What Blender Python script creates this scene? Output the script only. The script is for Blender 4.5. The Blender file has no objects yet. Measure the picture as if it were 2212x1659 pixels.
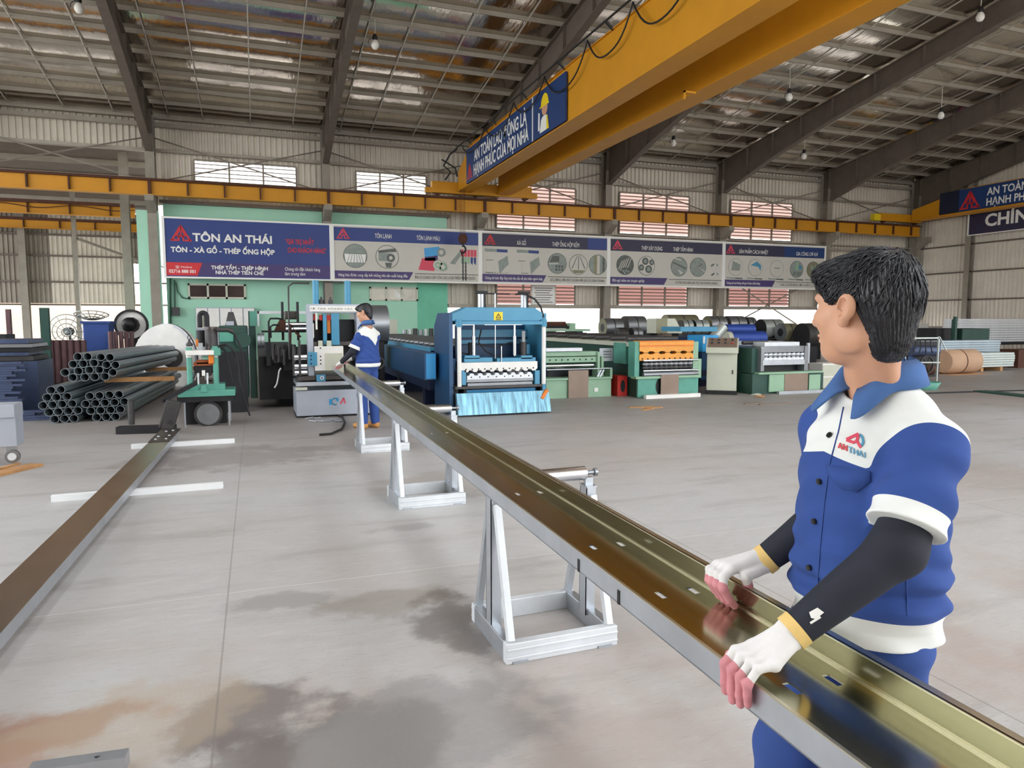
import bpy, bmesh, math, random
import numpy as np
from mathutils import Vector, Matrix

random.seed(7)
scene = bpy.context.scene
COL = scene.collection
PI = math.pi

# ---------------------------------------------------------------- camera
CAM_H, CAM_F = 1.5, 1520.0
CAM_YAW, CAM_PITCH = math.radians(20.0), math.atan(138.5 / 1520.0)
FW = Vector((math.sin(CAM_YAW) * math.cos(CAM_PITCH), math.cos(CAM_YAW) * math.cos(CAM_PITCH), -math.sin(CAM_PITCH)))
RT = Vector((math.cos(CAM_YAW), -math.sin(CAM_YAW), 0))
UP = RT.cross(FW)
cam_data = bpy.data.cameras.new('camera')
cam_data.sensor_width = 36.0
cam_data.lens = CAM_F / 2212.0 * 36.0
cam_data.clip_end = 300
cam = bpy.data.objects.new('camera', cam_data)
COL.objects.link(cam)
cam.location = (0, 0, CAM_H)
cam.rotation_euler = (PI / 2 - CAM_PITCH, 0, -CAM_YAW)
scene.camera = cam

# ---------------------------------------------------------------- sky and exposure
world = bpy.data.worlds.new('overcast_sky')
scene.world = world
world.use_nodes = True
wnt = world.node_tree
wbg = wnt.nodes['Background']
wbg.inputs['Color'].default_value = (0.93, 0.965, 1.0, 1)
wbg.inputs['Strength'].default_value = 5.0
scene.view_settings.view_transform = 'Standard'
scene.view_settings.look = 'None'
scene.view_settings.gamma = 1.0
scene.view_settings.exposure = 0.0
sun_d = bpy.data.lights.new('veiled_sun', 'SUN')
sun_d.energy = 0.0
sun_d.angle = math.radians(25)
sun_d.color = (1.0, 0.96, 0.9)
sun = bpy.data.objects.new('veiled_sun', sun_d)
COL.objects.link(sun)
sun.rotation_euler = (math.radians(42), 0, math.radians(62))   # high, from behind and to the right of the viewer


# ---------------------------------------------------------------- measuring helpers (a pixel of the photograph seen at a known wall, floor or depth)
def ray(px, py):
    return FW + RT * ((px - 1106.0) / CAM_F) + UP * ((829.5 - py) / CAM_F)
def atY(px, py, y):
    d = ray(px, py); t = y / d.y
    return Vector((d.x * t, y, CAM_H + d.z * t))
def atX(px, py, x):
    d = ray(px, py); t = x / d.x
    return Vector((x, d.y * t, CAM_H + d.z * t))
def atZ(px, py, z=0.0):
    d = ray(px, py); t = (z - CAM_H) / d.z
    return Vector((d.x * t, d.y * t, z))
def atD(px, py, dep):
    d = ray(px, py)
    return Vector((d.x * dep, d.y * dep, CAM_H + d.z * dep))


# ---------------------------------------------------------------- materials
def lin(h):
    if isinstance(h, str):
        h = h.lstrip('#'); c = [int(h[i:i + 2], 16) / 255 for i in (0, 2, 4)]
    else:
        c = list(h)
    return [x / 12.92 if x <= 0.04045 else ((x + 0.055) / 1.055) ** 2.4 for x in c]

def nd(nt, kind, **kw):
    n = nt.nodes.new(kind)
    for k, v in kw.items():
        if k in n.inputs: n.inputs[k].default_value = v
        else: setattr(n, k, v)
    return n

MATS = {}
def mat(name, color, rough=0.5, metal=0.0, var=0.12, scale=6.0, bump=0.0, bscale=40.0, stretch=None, spec=None, sheen=0.0, sss=0.0):
    """principled surface whose colour wanders a little with object-space noise"""
    if name in MATS: return MATS[name]
    m = bpy.data.materials.new(name); m.use_nodes = True
    nt = m.node_tree; b = nt.nodes['Principled BSDF']
    c = lin(color)
    b.inputs['Roughness'].default_value = rough
    b.inputs['Metallic'].default_value = metal
    if spec is not None: b.inputs['Specular IOR Level'].default_value = spec
    if sheen: b.inputs['Sheen Weight'].default_value = sheen
    if sss:
        b.inputs['Subsurface Weight'].default_value = sss
        b.inputs['Subsurface Radius'].default_value = (0.02, 0.008, 0.005)
        b.inputs['Subsurface Scale'].default_value = 0.4
    tc = nd(nt, 'ShaderNodeTexCoord')
    src = tc.outputs['Object']
    if stretch:
        mp = nd(nt, 'ShaderNodeMapping'); mp.inputs['Scale'].default_value = stretch
        nt.links.new(src, mp.inputs['Vector']); src = mp.outputs['Vector']
    n = nd(nt, 'ShaderNodeTexNoise', Scale=scale, Detail=4.0, Roughness=0.6)
    nt.links.new(src, n.inputs['Vector'])
    r = nd(nt, 'ShaderNodeValToRGB')
    r.color_ramp.elements[0].position = 0.3; r.color_ramp.elements[1].position = 0.7
    r.color_ramp.elements[0].color = [x * (1 - var) for x in c] + [1]
    r.color_ramp.elements[1].color = [min(1, x * (1 + var)) for x in c] + [1]
    nt.links.new(n.outputs['Fac'], r.inputs['Fac'])
    nt.links.new(r.outputs['Color'], b.inputs['Base Color'])
    if bump:
        n2 = nd(nt, 'ShaderNodeTexNoise', Scale=bscale, Detail=3.0)
        nt.links.new(src, n2.inputs['Vector'])
        bp = nd(nt, 'ShaderNodeBump', Strength=bump, Distance=0.01)
        nt.links.new(n2.outputs['Fac'], bp.inputs['Height'])
        nt.links.new(bp.outputs['Normal'], b.inputs['Normal'])
    MATS[name] = m
    return m

def M(name):
    return MATS[name]

# name, colour, rough, metal, var, scale
for a in [
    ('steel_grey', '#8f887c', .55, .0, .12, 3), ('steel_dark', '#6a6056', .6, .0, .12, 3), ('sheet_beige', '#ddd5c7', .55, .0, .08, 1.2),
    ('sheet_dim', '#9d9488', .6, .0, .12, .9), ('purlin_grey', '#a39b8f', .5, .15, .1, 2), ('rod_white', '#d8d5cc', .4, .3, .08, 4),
    ('crane_yellow', '#cd8d0c', .55, .0, .06, 1.3), ('rust_brown', '#4f2a18', .7, .0, .25, 6), ('teal_wall', '#a6d8bf', .75, .0, .06, .7),
    ('teal_dark', '#74c4a4', .75, .0, .12, 1.0), ('white_paint', '#e9e7e2', .5, .0, .05, 4), ('black', '#17171a', .5, .0, .2, 8),
    ('rubber', '#1d1c1e', .6, .0, .2, 8), ('galv', '#b9bec4', .38, .75, .1, 5), ('galv_bright', '#dadee2', .45, .2, .08, 5),
    ('zinc_white', '#eef0f1', .5, .0, .04, 4), ('chrome', '#d8dade', .16, 1.0, .04, 4), ('machine_green', '#5a9e8c', .42, .0, .1, 4), ('pale_green', '#8fb295', .5, .0, .08, 3),
    ('dark_green', '#23483e', .5, .0, .15, 3), ('machine_blue', '#468eb0', .4, .0, .08, 3), ('deep_blue', '#1d4a73', .42, .0, .12, 2),
    ('navy_blue', '#14284e', .5, .0, .15, 2), ('sky_blue', '#2f9bd8', .4, .0, .06, 3), ('iron', '#4a4848', .5, .5, .2, 6),
    ('iron_dark', '#2a2a2d', .55, .4, .25, 6), ('oily_steel', '#55504e', .35, .7, .25, 8), ('pipe_steel', '#8f9ba2', .36, .55, .12, 3),
    ('pipe_inside', '#626d7a', .5, .5, .2, 6), ('bar_blue', '#4e5a78', .42, .55, .2, 3), ('rust_pipe', '#6b4f52', .6, .2, .2, 5),
    ('orange', '#e07b22', .45, .0, .12, 5), ('machine_orange', '#e39a3c', .4, .1, .12, 4), ('red', '#c22a22', .5, .0, .1, 4),
    ('console_cream', '#c4c6b4', .5, .0, .05, 3), ('kraft', '#c3a083', .8, .0, .1, 2), ('light_grey_machine', '#aab0bb', .45, .1, .06, 3),
    ('coil_grey', '#8f9296', .32, .7, .12, 2), ('coil_pale', '#b5bcb8', .4, .5, .1, 2), ('coil_blue', '#28479c', .38, .2, .1, 2),
    ('coil_olive', '#87836a', .5, .3, .12, 2), ('coil_dark', '#403d3a', .55, .3, .2, 4), ('plate_brown', '#8d7a6c', .5, .3, .1, 3), ('wood', '#b98a5a', .75, .0, .2, 9),
    ('sign_navy', '#2b3f80', .5, .0, .05, 1), ('sign_purple', '#45376e', .5, .0, .05, 1), ('sign_dark', '#2f2d48', .5, .0, .05, 1),
    ('sign_red', '#d02c33', .5, .0, .05, 1), ('sign_cream', '#cdc9bf', .55, .0, .04, 1), ('sign_white', '#efeee9', .5, .0, .02, 1),
    ('sign_grey', '#8d968f', .5, .0, .15, 8), ('sign_dim', '#5b605b', .5, .0, .3, 9), ('sign_pink', '#d8455d', .5, .0, .05, 1),
    ('banner_blue', '#17396f', .5, .0, .06, 2), ('banner_dark', '#131c36', .5, .0, .1, 2), ('yellow_sticker', '#f0d21e', .45, .0, .03, 2),
    ('fabric_navy', '#2f4c90', .9, .0, .08, 9), ('trouser_navy', '#304d90', .85, .0, .1, 9), ('fabric_white', '#e6e8e4', .85, .0, .03, 9),
    ('sleeve_black', '#20232f', .8, .0, .1, 20), ('collar_blue', '#44689f', .85, .0, .06, 9), ('glove_white', '#e4e1df', .9, .0, .04, 30),
    ('glove_pink', '#d08a90', .85, .0, .1, 30), ('glove_yellow', '#e6c37a', .85, .0, .06, 30), ('skin', '#cf9c7e', .5, .0, .06, 12),
    ('shoe_tan', '#c08a4e', .7, .0, .1, 12), ('foliage', '#6d8a3c', .8, .0, .3, 6), ('plaster', '#d9c2b0', .85, .0, .08, .8),
    ('lamp_white', '#eceae4', .3, .0, .02, 4), ('lip_dark', '#8f5648', .55, .0, .05, 9), ('blue_tub', '#2a4a8e', .5, .0, .1, 3), ('dusty_orange', '#a5582c', .5, .1, .2, 8),
]:
    mat(*a)
mat('hair', '#1b1c22', .34, 0, .3, 60, bump=.5, bscale=70, stretch=(1.2, 1.2, .35), spec=.5)
for nm, sss in (('skin', .15),):
    b_ = MATS[nm].node_tree.nodes['Principled BSDF']
    b_.inputs['Subsurface Weight'].default_value = sss
    b_.inputs['Subsurface Radius'].default_value = (0.02, 0.008, 0.005)
    b_.inputs['Subsurface Scale'].default_value = 0.3


# ---------------------------------------------------------------- mesh builder
class MB:
    def __init__(self):
        self.v, self.f, self.m, self.s = [], [], [], []
        self.slot = 0; self.smooth = False
    def add(self, verts, faces, smooth=None):
        n = len(self.v)
        self.v += [tuple(p) for p in verts]
        for f in faces:
            self.f.append([i + n for i in f]); self.m.append(self.slot)
            self.s.append(self.smooth if smooth is None else smooth)
        return self
    def box(self, x0, y0, z0, x1, y1, z1):
        x0, x1 = min(x0, x1), max(x0, x1); y0, y1 = min(y0, y1), max(y0, y1); z0, z1 = min(z0, z1), max(z0, z1)
        p = [(x0, y0, z0), (x1, y0, z0), (x1, y1, z0), (x0, y1, z0), (x0, y0, z1), (x1, y0, z1), (x1, y1, z1), (x0, y1, z1)]
        return self.add(p, [(0, 3, 2, 1), (4, 5, 6, 7), (0, 1, 5, 4), (1, 2, 6, 5), (2, 3, 7, 6), (3, 0, 4, 7)], False)
    def bar(self, a, b, w, h, up=(0, 0, 1)):
        """a straight rectangular bar from a to b, w wide and h deep"""
        a, b = Vector(a), Vector(b); d = (b - a).normalized(); upv = Vector(up)
        if abs(d.dot(upv)) > .98: upv = Vector((0, 1, 0))
        s = d.cross(upv).normalized(); t = s.cross(d).normalized()
        p = []
        for c in (a, b):
            for i, j in ((-1, -1), (1, -1), (1, 1), (-1, 1)):
                p.append(c + s * (i * w / 2) + t * (j * h / 2))
        return self.add(p, [(0, 1, 2, 3)[::-1], (4, 5, 6, 7), (0, 1, 5, 4), (1, 2, 6, 5), (2, 3, 7, 6), (3, 0, 4, 7)], False)
    def prism(self, poly, axis, a, b):
        """extrude a 2-D outline along x, y or z. poly lies in the other two axes in order (yz, xz, xy)"""
        def put(p, c):
            return {'x': (c, p[0], p[1]), 'y': (p[0], c, p[1]), 'z': (p[0], p[1], c)}[axis]
        n = len(poly)
        vs = [put(p, a) for p in poly] + [put(p, b) for p in poly]
        fs = [list(range(n))[::-1], list(range(n, 2 * n))] + [(i, (i + 1) % n, n + (i + 1) % n, n + i) for i in range(n)]
        return self.add(vs, fs, False)
    def frame(self, d):
        d = Vector(d).normalized()
        t = Vector((0, 0, 1)) if abs(d.z) < .9 else Vector((1, 0, 0))
        s = d.cross(t).normalized(); return s, d.cross(s).normalized()
    def cyl(self, a, b, r, n=16, r2=None, caps=True):
        a, b = Vector(a), Vector(b); s, t = self.frame(b - a); r2 = r if r2 is None else r2
        vs = []
        for c, q in ((a, r), (b, r2)):
            for i in range(n):
                an = 2 * PI * i / n; vs.append(c + s * (q * math.cos(an)) + t * (q * math.sin(an)))
        self.add(vs, [(i, (i + 1) % n, n + (i + 1) % n, n + i) for i in range(n)], True)
        if caps:
            self.add(vs[:n], [list(range(n))[::-1]], False); self.add(vs[n:], [list(range(n))], False)
        return self
    def ring(self, a, b, ro, ri, n=24):
        """hollow pipe / annulus from a to b"""
        a, b = Vector(a), Vector(b); s, t = self.frame(b - a)
        L = []
        for c, q in ((a, ro), (b, ro), (b, ri), (a, ri)):
            L.append([c + s * (q * math.cos(2 * PI * i / n)) + t * (q * math.sin(2 * PI * i / n)) for i in range(n)])
        for k in range(4):
            A, B = L[k], L[(k + 1) % 4]
            self.add(A + B, [(i, (i + 1) % n, n + (i + 1) % n, n + i) for i in range(n)], k in (0, 2))
        return self
    def tube(self, pts, r, n=8, closed=False, caps=True):
        pts = [Vector(p) for p in pts]; rs = r if isinstance(r, (list, tuple)) else [r] * len(pts)
        rings = []; s = None
        for i, p in enumerate(pts):
            d = (pts[(i + 1) % len(pts)] - pts[i - 1]) if closed else (pts[min(i + 1, len(pts) - 1)] - pts[max(i - 1, 0)])
            d = d.normalized() if d.length > 1e-9 else Vector((0, 0, 1))
            if s is None: s, _ = self.frame(d)
            s = (s - d * s.dot(d)).normalized(); t = d.cross(s)
            rings.append([p + s * (rs[i] * math.cos(2 * PI * k / n)) + t * (rs[i] * math.sin(2 * PI * k / n)) for k in range(n)])
        vs = [v for R_ in rings for v in R_]; m = len(rings); fs = []
        for i in range(m if closed else m - 1):
            j = (i + 1) % m
            fs += [(i * n + k, i * n + (k + 1) % n, j * n + (k + 1) % n, j * n + k) for k in range(n)]
        self.add(vs, fs, True)
        if caps and not closed:
            self.add(rings[0], [list(range(n))[::-1]], False); self.add(rings[-1], [list(range(n))], False)
        return self
    def ball(self, c, r, n=12, m=8):
        c = Vector(c); rx, ry, rz = r if isinstance(r, (list, tuple)) else (r, r, r)
        vs = [c + Vector((0, 0, rz))]
        for i in range(1, m):
            th = PI * i / m
            vs += [c + Vector((rx * math.sin(th) * math.cos(2 * PI * k / n), ry * math.sin(th) * math.sin(2 * PI * k / n), rz * math.cos(th))) for k in range(n)]
        vs.append(c - Vector((0, 0, rz))); fs = []
        for k in range(n): fs.append((0, 1 + k, 1 + (k + 1) % n))
        for i in range(m - 2):
            for k in range(n): fs.append((1 + i * n + k, 1 + (i + 1) * n + k, 1 + (i + 1) * n + (k + 1) % n, 1 + i * n + (k + 1) % n))
        L = len(vs) - 1
        for k in range(n): fs.append((1 + (m - 2) * n + k, L, 1 + (m - 2) * n + (k + 1) % n))
        return self.add(vs, fs, True)
    def lathe(self, prof, c=(0, 0, 0), axis=(0, 0, 1), n=24):
        """spin (radius, height) pairs about an axis through c"""
        c = Vector(c); ax = Vector(axis).normalized(); s, t = self.frame(ax); vs = []
        for r, h in prof:
            vs += [c + ax * h + s * (r * math.cos(2 * PI * k / n)) + t * (r * math.sin(2 * PI * k / n)) for k in range(n)]
        fs = []
        for i in range(len(prof) - 1):
            fs += [(i * n + k, i * n + (k + 1) % n, (i + 1) * n + (k + 1) % n, (i + 1) * n + k) for k in range(n)]
        self.add(vs, fs, True)
        self.add(vs[:n], [list(range(n))[::-1]], False); self.add(vs[-n:], [list(range(n))], False)
        return self
    def quad(self, a, b, c, d):
        return self.add([a, b, c, d], [(0, 1, 2, 3)], False)
    def mesh(self, name, mats, recalc=True, off=(0, 0, 0)):
        me = bpy.data.meshes.new(name)
        o = Vector(off)
        me.from_pydata([tuple(Vector(p) - o) for p in self.v], [], self.f)
        for m in mats if isinstance(mats, (list, tuple)) else [mats]:
            me.materials.append(MATS[m] if isinstance(m, str) else m)
        me.polygons.foreach_set('material_index', self.m)
        me.polygons.foreach_set('use_smooth', self.s)
        if recalc:
            bm = bmesh.new(); bm.from_mesh(me); bmesh.ops.recalc_face_normals(bm, faces=bm.faces); bm.to_mesh(me); bm.free()
        me.update()
        return me
    def build(self, name, mats, parent=None, bevel=0.0, local=False, recalc=True):
        """link as ONE mesh object. Coordinates are world ones unless local; the object sits at its parent's base"""
        off = (0, 0, 0)
        if parent is not None and not local:
            off = world_base(parent)
        me = self.mesh(name, mats, recalc, off)
        o = bpy.data.objects.new(name, me); COL.objects.link(o)
        if parent is not None: o.parent = parent
        if bevel:
            b = o.modifiers.new('bevel', 'BEVEL'); b.width = bevel; b.segments = 2; b.limit_method = 'ANGLE'; b.angle_limit = 0.7
        return o

def world_base(o):
    v = Vector((0, 0, 0))
    while o is not None:
        v = v + Vector(o.location); o = o.parent
    return v

def thing(name, label, cat, loc=(0, 0, 0), rotz=0.0, group=None):
    o = bpy.data.objects.new(name, None); COL.objects.link(o)
    o.empty_display_size = .1
    o.location = loc; o.rotation_euler = (0, 0, rotz)
    return tag(o, label, cat, group)
def tag(o, label, cat, group=None):
    o['label'] = label; o['category'] = cat
    if group: o['group'] = group
    return o
def struct(o):
    o['kind'] = 'structure'; return o
def rebase(o, loc):
    """move a one-mesh thing's origin to its base"""
    loc = Vector(loc); o.data.transform(Matrix.Translation(-loc)); o.location = loc; return o
def dup(root, loc, rotz=None, label=None):
    """a copy of a thing with copies of its parts and sub-parts (mesh data shared)"""
    r = root.copy(); COL.objects.link(r); r.location = loc
    if rotz is not None: r.rotation_euler = (0, 0, rotz)
    if label: r['label'] = label
    for ch in list(root.children):
        c = ch.copy(); COL.objects.link(c); c.parent = r
        for g in list(ch.children):
            d = g.copy(); COL.objects.link(d); d.parent = c
    return r

def text_mesh(name, body, size, material, parent=None, origin=(0, 0, 0), right=(1, 0, 0), up=(0, 0, 1), width=None, depth=.004, align='LEFT', fat=0.0, shear=0.0, local=False):
    """raised lettering: size is the height of a capital letter; width squeezes or stretches the line"""
    cu = bpy.data.curves.new(name, 'FONT'); cu.body = body; cu.size = 1.0; cu.extrude = .01; cu.offset = fat; cu.shear = shear
    cu.resolution_u = 3
    ob = bpy.data.objects.new(name, cu); COL.objects.link(ob)
    bpy.context.view_layer.update()
    me = bpy.data.meshes.new_from_object(ob.evaluated_get(bpy.context.evaluated_depsgraph_get()))
    bpy.data.objects.remove(ob); bpy.data.curves.remove(cu)
    n = len(me.vertices); co = np.empty(n * 3); me.vertices.foreach_get('co', co); co = co.reshape(-1, 3)
    x0, x1 = co[:, 0].min(), co[:, 0].max()
    k = size / 0.70
    sx = width / max(1e-6, (x1 - x0)) if width else k
    R_, U_ = Vector(right).normalized(), Vector(up).normalized(); N_ = R_.cross(U_)
    ax = {'LEFT': 0, 'CENTER': .5, 'RIGHT': 1}[align]
    O_ = Vector(origin)
    if parent is not None and not local: O_ = O_ - world_base(parent)
    X_ = (co[:, 0] - x0 - (x1 - x0) * ax) * sx; Y_ = co[:, 1] * k; Z_ = (co[:, 2] + .01) / .02 * depth
    out = np.array(O_)[None, :] + X_[:, None] * np.array(R_)[None, :] + Y_[:, None] * np.array(U_)[None, :] + Z_[:, None] * np.array(N_)[None, :]
    me.vertices.foreach_set('co', out.ravel()); me.materials.clear(); me.materials.append(MATS[material]); me.update(); me.name = name
    o = bpy.data.objects.new(name, me); COL.objects.link(o)
    if parent is not None: o.parent = parent
    return o
# ================================================================ SETTING
COLS_X = [-15.2, -9.2, -3.25, 2.68, 8.74, 14.55, 20.5, 26.7, 32.7]
WALL_Y, ROOF_A, SLOPE, RIDGE_Y = 28.5, 8.72, 0.15, 12.0
def roof_z(y): return ROOF_A + SLOPE * (28 - max(y, 2 * RIDGE_Y - y))

# ---- concrete floor
def floor_material():
    m = bpy.data.materials.new('worn_concrete'); m.use_nodes = True
    nt = m.node_tree; L = nt.links; b = nt.nodes['Principled BSDF']
    geo = nd(nt, 'ShaderNodeNewGeometry'); P = geo.outputs['Position']
    def noise(scale, detail=4, stretch=None, rough=.6):
        s = P
        if stretch:
            mp = nd(nt, 'ShaderNodeMapping'); mp.inputs['Scale'].default_value = stretch
            mp.inputs['Rotation'].default_value = (0, 0, .35)
            L.new(P, mp.inputs['Vector']); s = mp.outputs['Vector']
        n = nd(nt, 'ShaderNodeTexNoise', Scale=scale, Detail=detail, Roughness=rough); L.new(s, n.inputs['Vector'])
        return n.outputs['Fac']
    def ramp(fac, a, b_):
        r = nd(nt, 'ShaderNodeMapRange'); r.inputs[1].default_value = a; r.inputs[2].default_value = b_; r.interpolation_type = 'SMOOTHSTEP'
        L.new(fac, r.inputs[0]); return r.outputs[0]
    def mix(fac, a, b_, blend='MIX'):
        x = nd(nt, 'ShaderNodeMix', data_type='RGBA', blend_type=blend)
        if isinstance(fac, float): x.inputs[0].default_value = fac
        else: L.new(fac, x.inputs[0])
        for s, v in ((6, a), (7, b_)):
            if isinstance(v, str): x.inputs[s].default_value = lin(v) + [1]
            else: L.new(v, x.inputs[s])
        return x.outputs[2]
    def mth(op, a, b_=None):
        x = nd(nt, 'ShaderNodeMath', operation=op)
        for i, v in enumerate((a, b_)):
            if v is None: continue
            if isinstance(v, (int, float)): x.inputs[i].default_value = v
            else: L.new(v, x.inputs[i])
        return x.outputs[0]
    sep0 = nd(nt, 'ShaderNodeSeparateXYZ'); L.new(P, sep0.inputs[0])
    def sep_y(): return sep0.outputs[1]
    c = mix(ramp(noise(.35, 5), .35, .65), '#bcbcbb', '#b6b1ae')
    c = mix(ramp(noise(.16, 3), .5, .72), c, '#aa9f98')
    c = mix(mth('MULTIPLY', ramp(noise(2.2, 6, (.35, 1.6, 1)), .48, .75), .55), c, '#94908b')
    c = mix(mth('MULTIPLY', ramp(noise(11, 5, (.4, 1.5, 1)), .5, .8), .35), c, '#d3cfca')
    c = mix(mth('MULTIPLY', ramp(noise(34, 6, (.3, 2.2, 1)), .54, .72), .4), c, '#8b8783')
    c = mix(mth('MULTIPLY', ramp(noise(70, 3, (.25, 3, 1)), .62, .7), .55), c, '#dcd9d5')
    nearw = mth('SUBTRACT', 1.0, ramp(mth('ADD', sep_y(), mth('MULTIPLY', noise(.9, 4), 2.4)), 3.4, 5.2))
    c = mix(mth('MULTIPLY', nearw, mth('MULTIPLY', ramp(noise(1.1, 5), .38, .62), .55)), c, '#a8958a')
    # worn brown shop floor around the machines; its darkening is partly painted dimmer light
    sep = nd(nt, 'ShaderNodeSeparateXYZ'); L.new(P, sep.inputs[0])
    far = ramp(mth('ADD', sep.outputs[1], mth('MULTIPLY', noise(.5, 3), 3.0)), 7.5, 13.5)
    c = mix(mth('MULTIPLY', far, .62), c, '#7d726b')
    # spill stains, each with its own place and size
    warp = mth('MULTIPLY', mth('SUBTRACT', noise(2.9, 7), .5), 1.7)
    for (x, y, rx, ry, col, amt) in [(-.02, 2.72, .35, .24, '#6f6663', .8), (.22, 2.4, .42, .26, '#7b7775', .75), (-.08, 2.42, .2, .25, '#6f6663', .7), (.1, 3.85, .3, .13, '#8d8a86', .6),
                                     (.62, 3.65, .38, .2, '#8f857c', .55), (.9, 3.3, .22, .4, '#6c6461', .7), (.65, 2.45, .5, .35, '#8b8886', .6), (-.85, 2.9, .5, .17, '#9c7258', .75),
                                     (-1.0, 2.72, .35, .12, '#a06a52', .6), (-.5, 2.85, .4, .3, '#b0a08c', .5), (.9, 4.95, .25, .1, '#8d8a86', .5), (1.7, 6.2, .8, .5, '#9a8c82', .4), (-.3, 8.2, 1.2, .7, '#7d6f6b', .5)]:
        d2 = mth('ADD', mth('POWER', mth('DIVIDE', mth('SUBTRACT', sep.outputs[0], x), rx), 2), mth('POWER', mth('DIVIDE', mth('SUBTRACT', sep.outputs[1], y), ry), 2))
        f = mth('SUBTRACT', 1.0, ramp(mth('ADD', d2, mth('MULTIPLY', warp, 2.6)), .35, 1.25))
        c = mix(mth('MULTIPLY', f, amt), c, col)
    # saw-cut joints
    def joint(ch, at, pitch, w, col, amt, c):
        d = mth('ABSOLUTE', mth('SUBTRACT', mth('MODULO', mth('ADD', mth('SUBTRACT', sep.outputs[ch], at), 200 * pitch + pitch / 2), pitch), pitch / 2))
        f = mth('SUBTRACT', 1.0, ramp(d, w * .4, w))
        return mix(mth('MULTIPLY', f, amt), c, col)
    c = joint(1, 4.06, 5.04, .009, '#dedbd6', .7, c)
    c = joint(1, 4.055, 5.04, .004, '#6a6460', .5, c)
    c = joint(0, -.185, 2.835, .006, '#7a746f', .55, c)
    L.new(c, b.inputs['Base Color'])
    rr = nd(nt, 'ShaderNodeMapRange'); rr.inputs[3].default_value = .38; rr.inputs[4].default_value = .62
    L.new(noise(1.4, 4), rr.inputs[0]); L.new(rr.outputs[0], b.inputs['Roughness'])
    bp = nd(nt, 'ShaderNodeBump', Strength=.12, Distance=.01); L.new(noise(60, 4), bp.inputs['Height']); L.new(bp.outputs['Normal'], b.inputs['Normal'])
    return m
MATS['concrete'] = floor_material()
mat('outdoor_concrete', '#d8d4ca', .85, 0, .06, .4)
b = MB(); b.box(-22, -4.5, -.3, 33.3, 41, 0); struct(b.build('floor', 'concrete'))
b = MB(); b.box(-90, -80, -.6, 120, 120, -.31); struct(b.build('ground', 'outdoor_concrete'))

# ---- corrugated sheet
def corr(b, u0, u1, z0, z1, at, axis='x', pitch=.2, deep=.06, ztop=None):
    n = max(2, int(round((u1 - u0) / pitch))); pts = []
    for i in range(n):
        a = u0 + (u1 - u0) * i / n; w = (u1 - u0) / n
        pts += [(a, 0), (a + w * .42, 0), (a + w * .5, deep), (a + w * .92, deep)]
    pts.append((u1, 0)); vs = []
    for u, d in pts:
        zt = ztop(u) if ztop else z1
        for z in (z0, zt): vs.append((u, at + d, z) if axis == 'x' else (at + d, u, z))
    b.add(vs, [(2 * i, 2 * i + 2, 2 * i + 3, 2 * i + 1) for i in range(len(pts) - 1)], False)


# ---- foil-lined roof
def foil_material():
    m = bpy.data.materials.new('roof_foil'); m.use_nodes = True
    nt = m.node_tree; L = nt.links; b = nt.nodes['Principled BSDF']
    b.inputs['Base Color'].default_value = lin('#c4bcb0') + [1]; b.inputs['Metallic'].default_value = .95; b.inputs['Roughness'].default_value = .13
    g = nd(nt, 'ShaderNodeNewGeometry')
    mp = nd(nt, 'ShaderNodeMapping'); mp.inputs['Scale'].default_value = (1.6, .5, 1); L.new(g.outputs['Position'], mp.inputs['Vector'])
    n = nd(nt, 'ShaderNodeTexNoise', Scale=.8, Detail=3.0); L.new(mp.outputs['Vector'], n.inputs['Vector'])
    n2 = nd(nt, 'ShaderNodeTexNoise', Scale=9.0, Detail=3.0); L.new(mp.outputs['Vector'], n2.inputs['Vector'])
    a = nd(nt, 'ShaderNodeMath', operation='MULTIPLY_ADD'); a.inputs[1].default_value = .12
    L.new(n2.outputs['Fac'], a.inputs[0]); L.new(n.outputs['Fac'], a.inputs[2])
    bp = nd(nt, 'ShaderNodeBump', Strength=.35, Distance=.09); L.new(a.outputs[0], bp.inputs['Height']); L.new(bp.outputs['Normal'], b.inputs['Normal'])
    return m
MATS['foil'] = foil_material()
PUR_Y = [28.45 - 1.117 * k for k in range(15)]
def roof_slab(name, x0, x1, y0, y1, sag=False):
    if sag:                                                 # the foil hangs a little between the purlins
        ys = sorted(set([y0, y1] + [y + 1.117 * q / 8 for y in PUR_Y for q in range(8) if y0 < y + 1.117 * q / 8 < y1]))
        zz = lambda y: roof_z(y) + .135 - .034 * math.sin(PI * (((y - 28.45) % 1.117) / 1.117)) ** .8
        b = MB(); nx = 45; vs = []; rnd = random.Random(2)
        for i in range(nx + 1):
            w = rnd.uniform(.55, 1.3)
            for y in ys: vs.append((x0 + (x1 - x0) * i / nx, y, roof_z(y) + .135 + (zz(y) - roof_z(y) - .135) * w))
        m_ = len(ys); b.add(vs, [(i * m_ + j, (i + 1) * m_ + j, (i + 1) * m_ + j + 1, i * m_ + j + 1) for i in range(nx) for j in range(m_ - 1)], True)
        return struct(b.build(name, 'foil', recalc=False))
    z0, z1 = roof_z(y0) + .15, roof_z(y1) + .15
    b = MB(); b.prism([(y0, z0), (y1, z1), (y1, z1 + .06), (y0, z0 + .06)], 'x', x0, x1)
    return struct(b.build(name, 'foil'))
roof_slab('ceiling', -15.6, 33.2, RIDGE_Y, 28.75, True)
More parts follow.
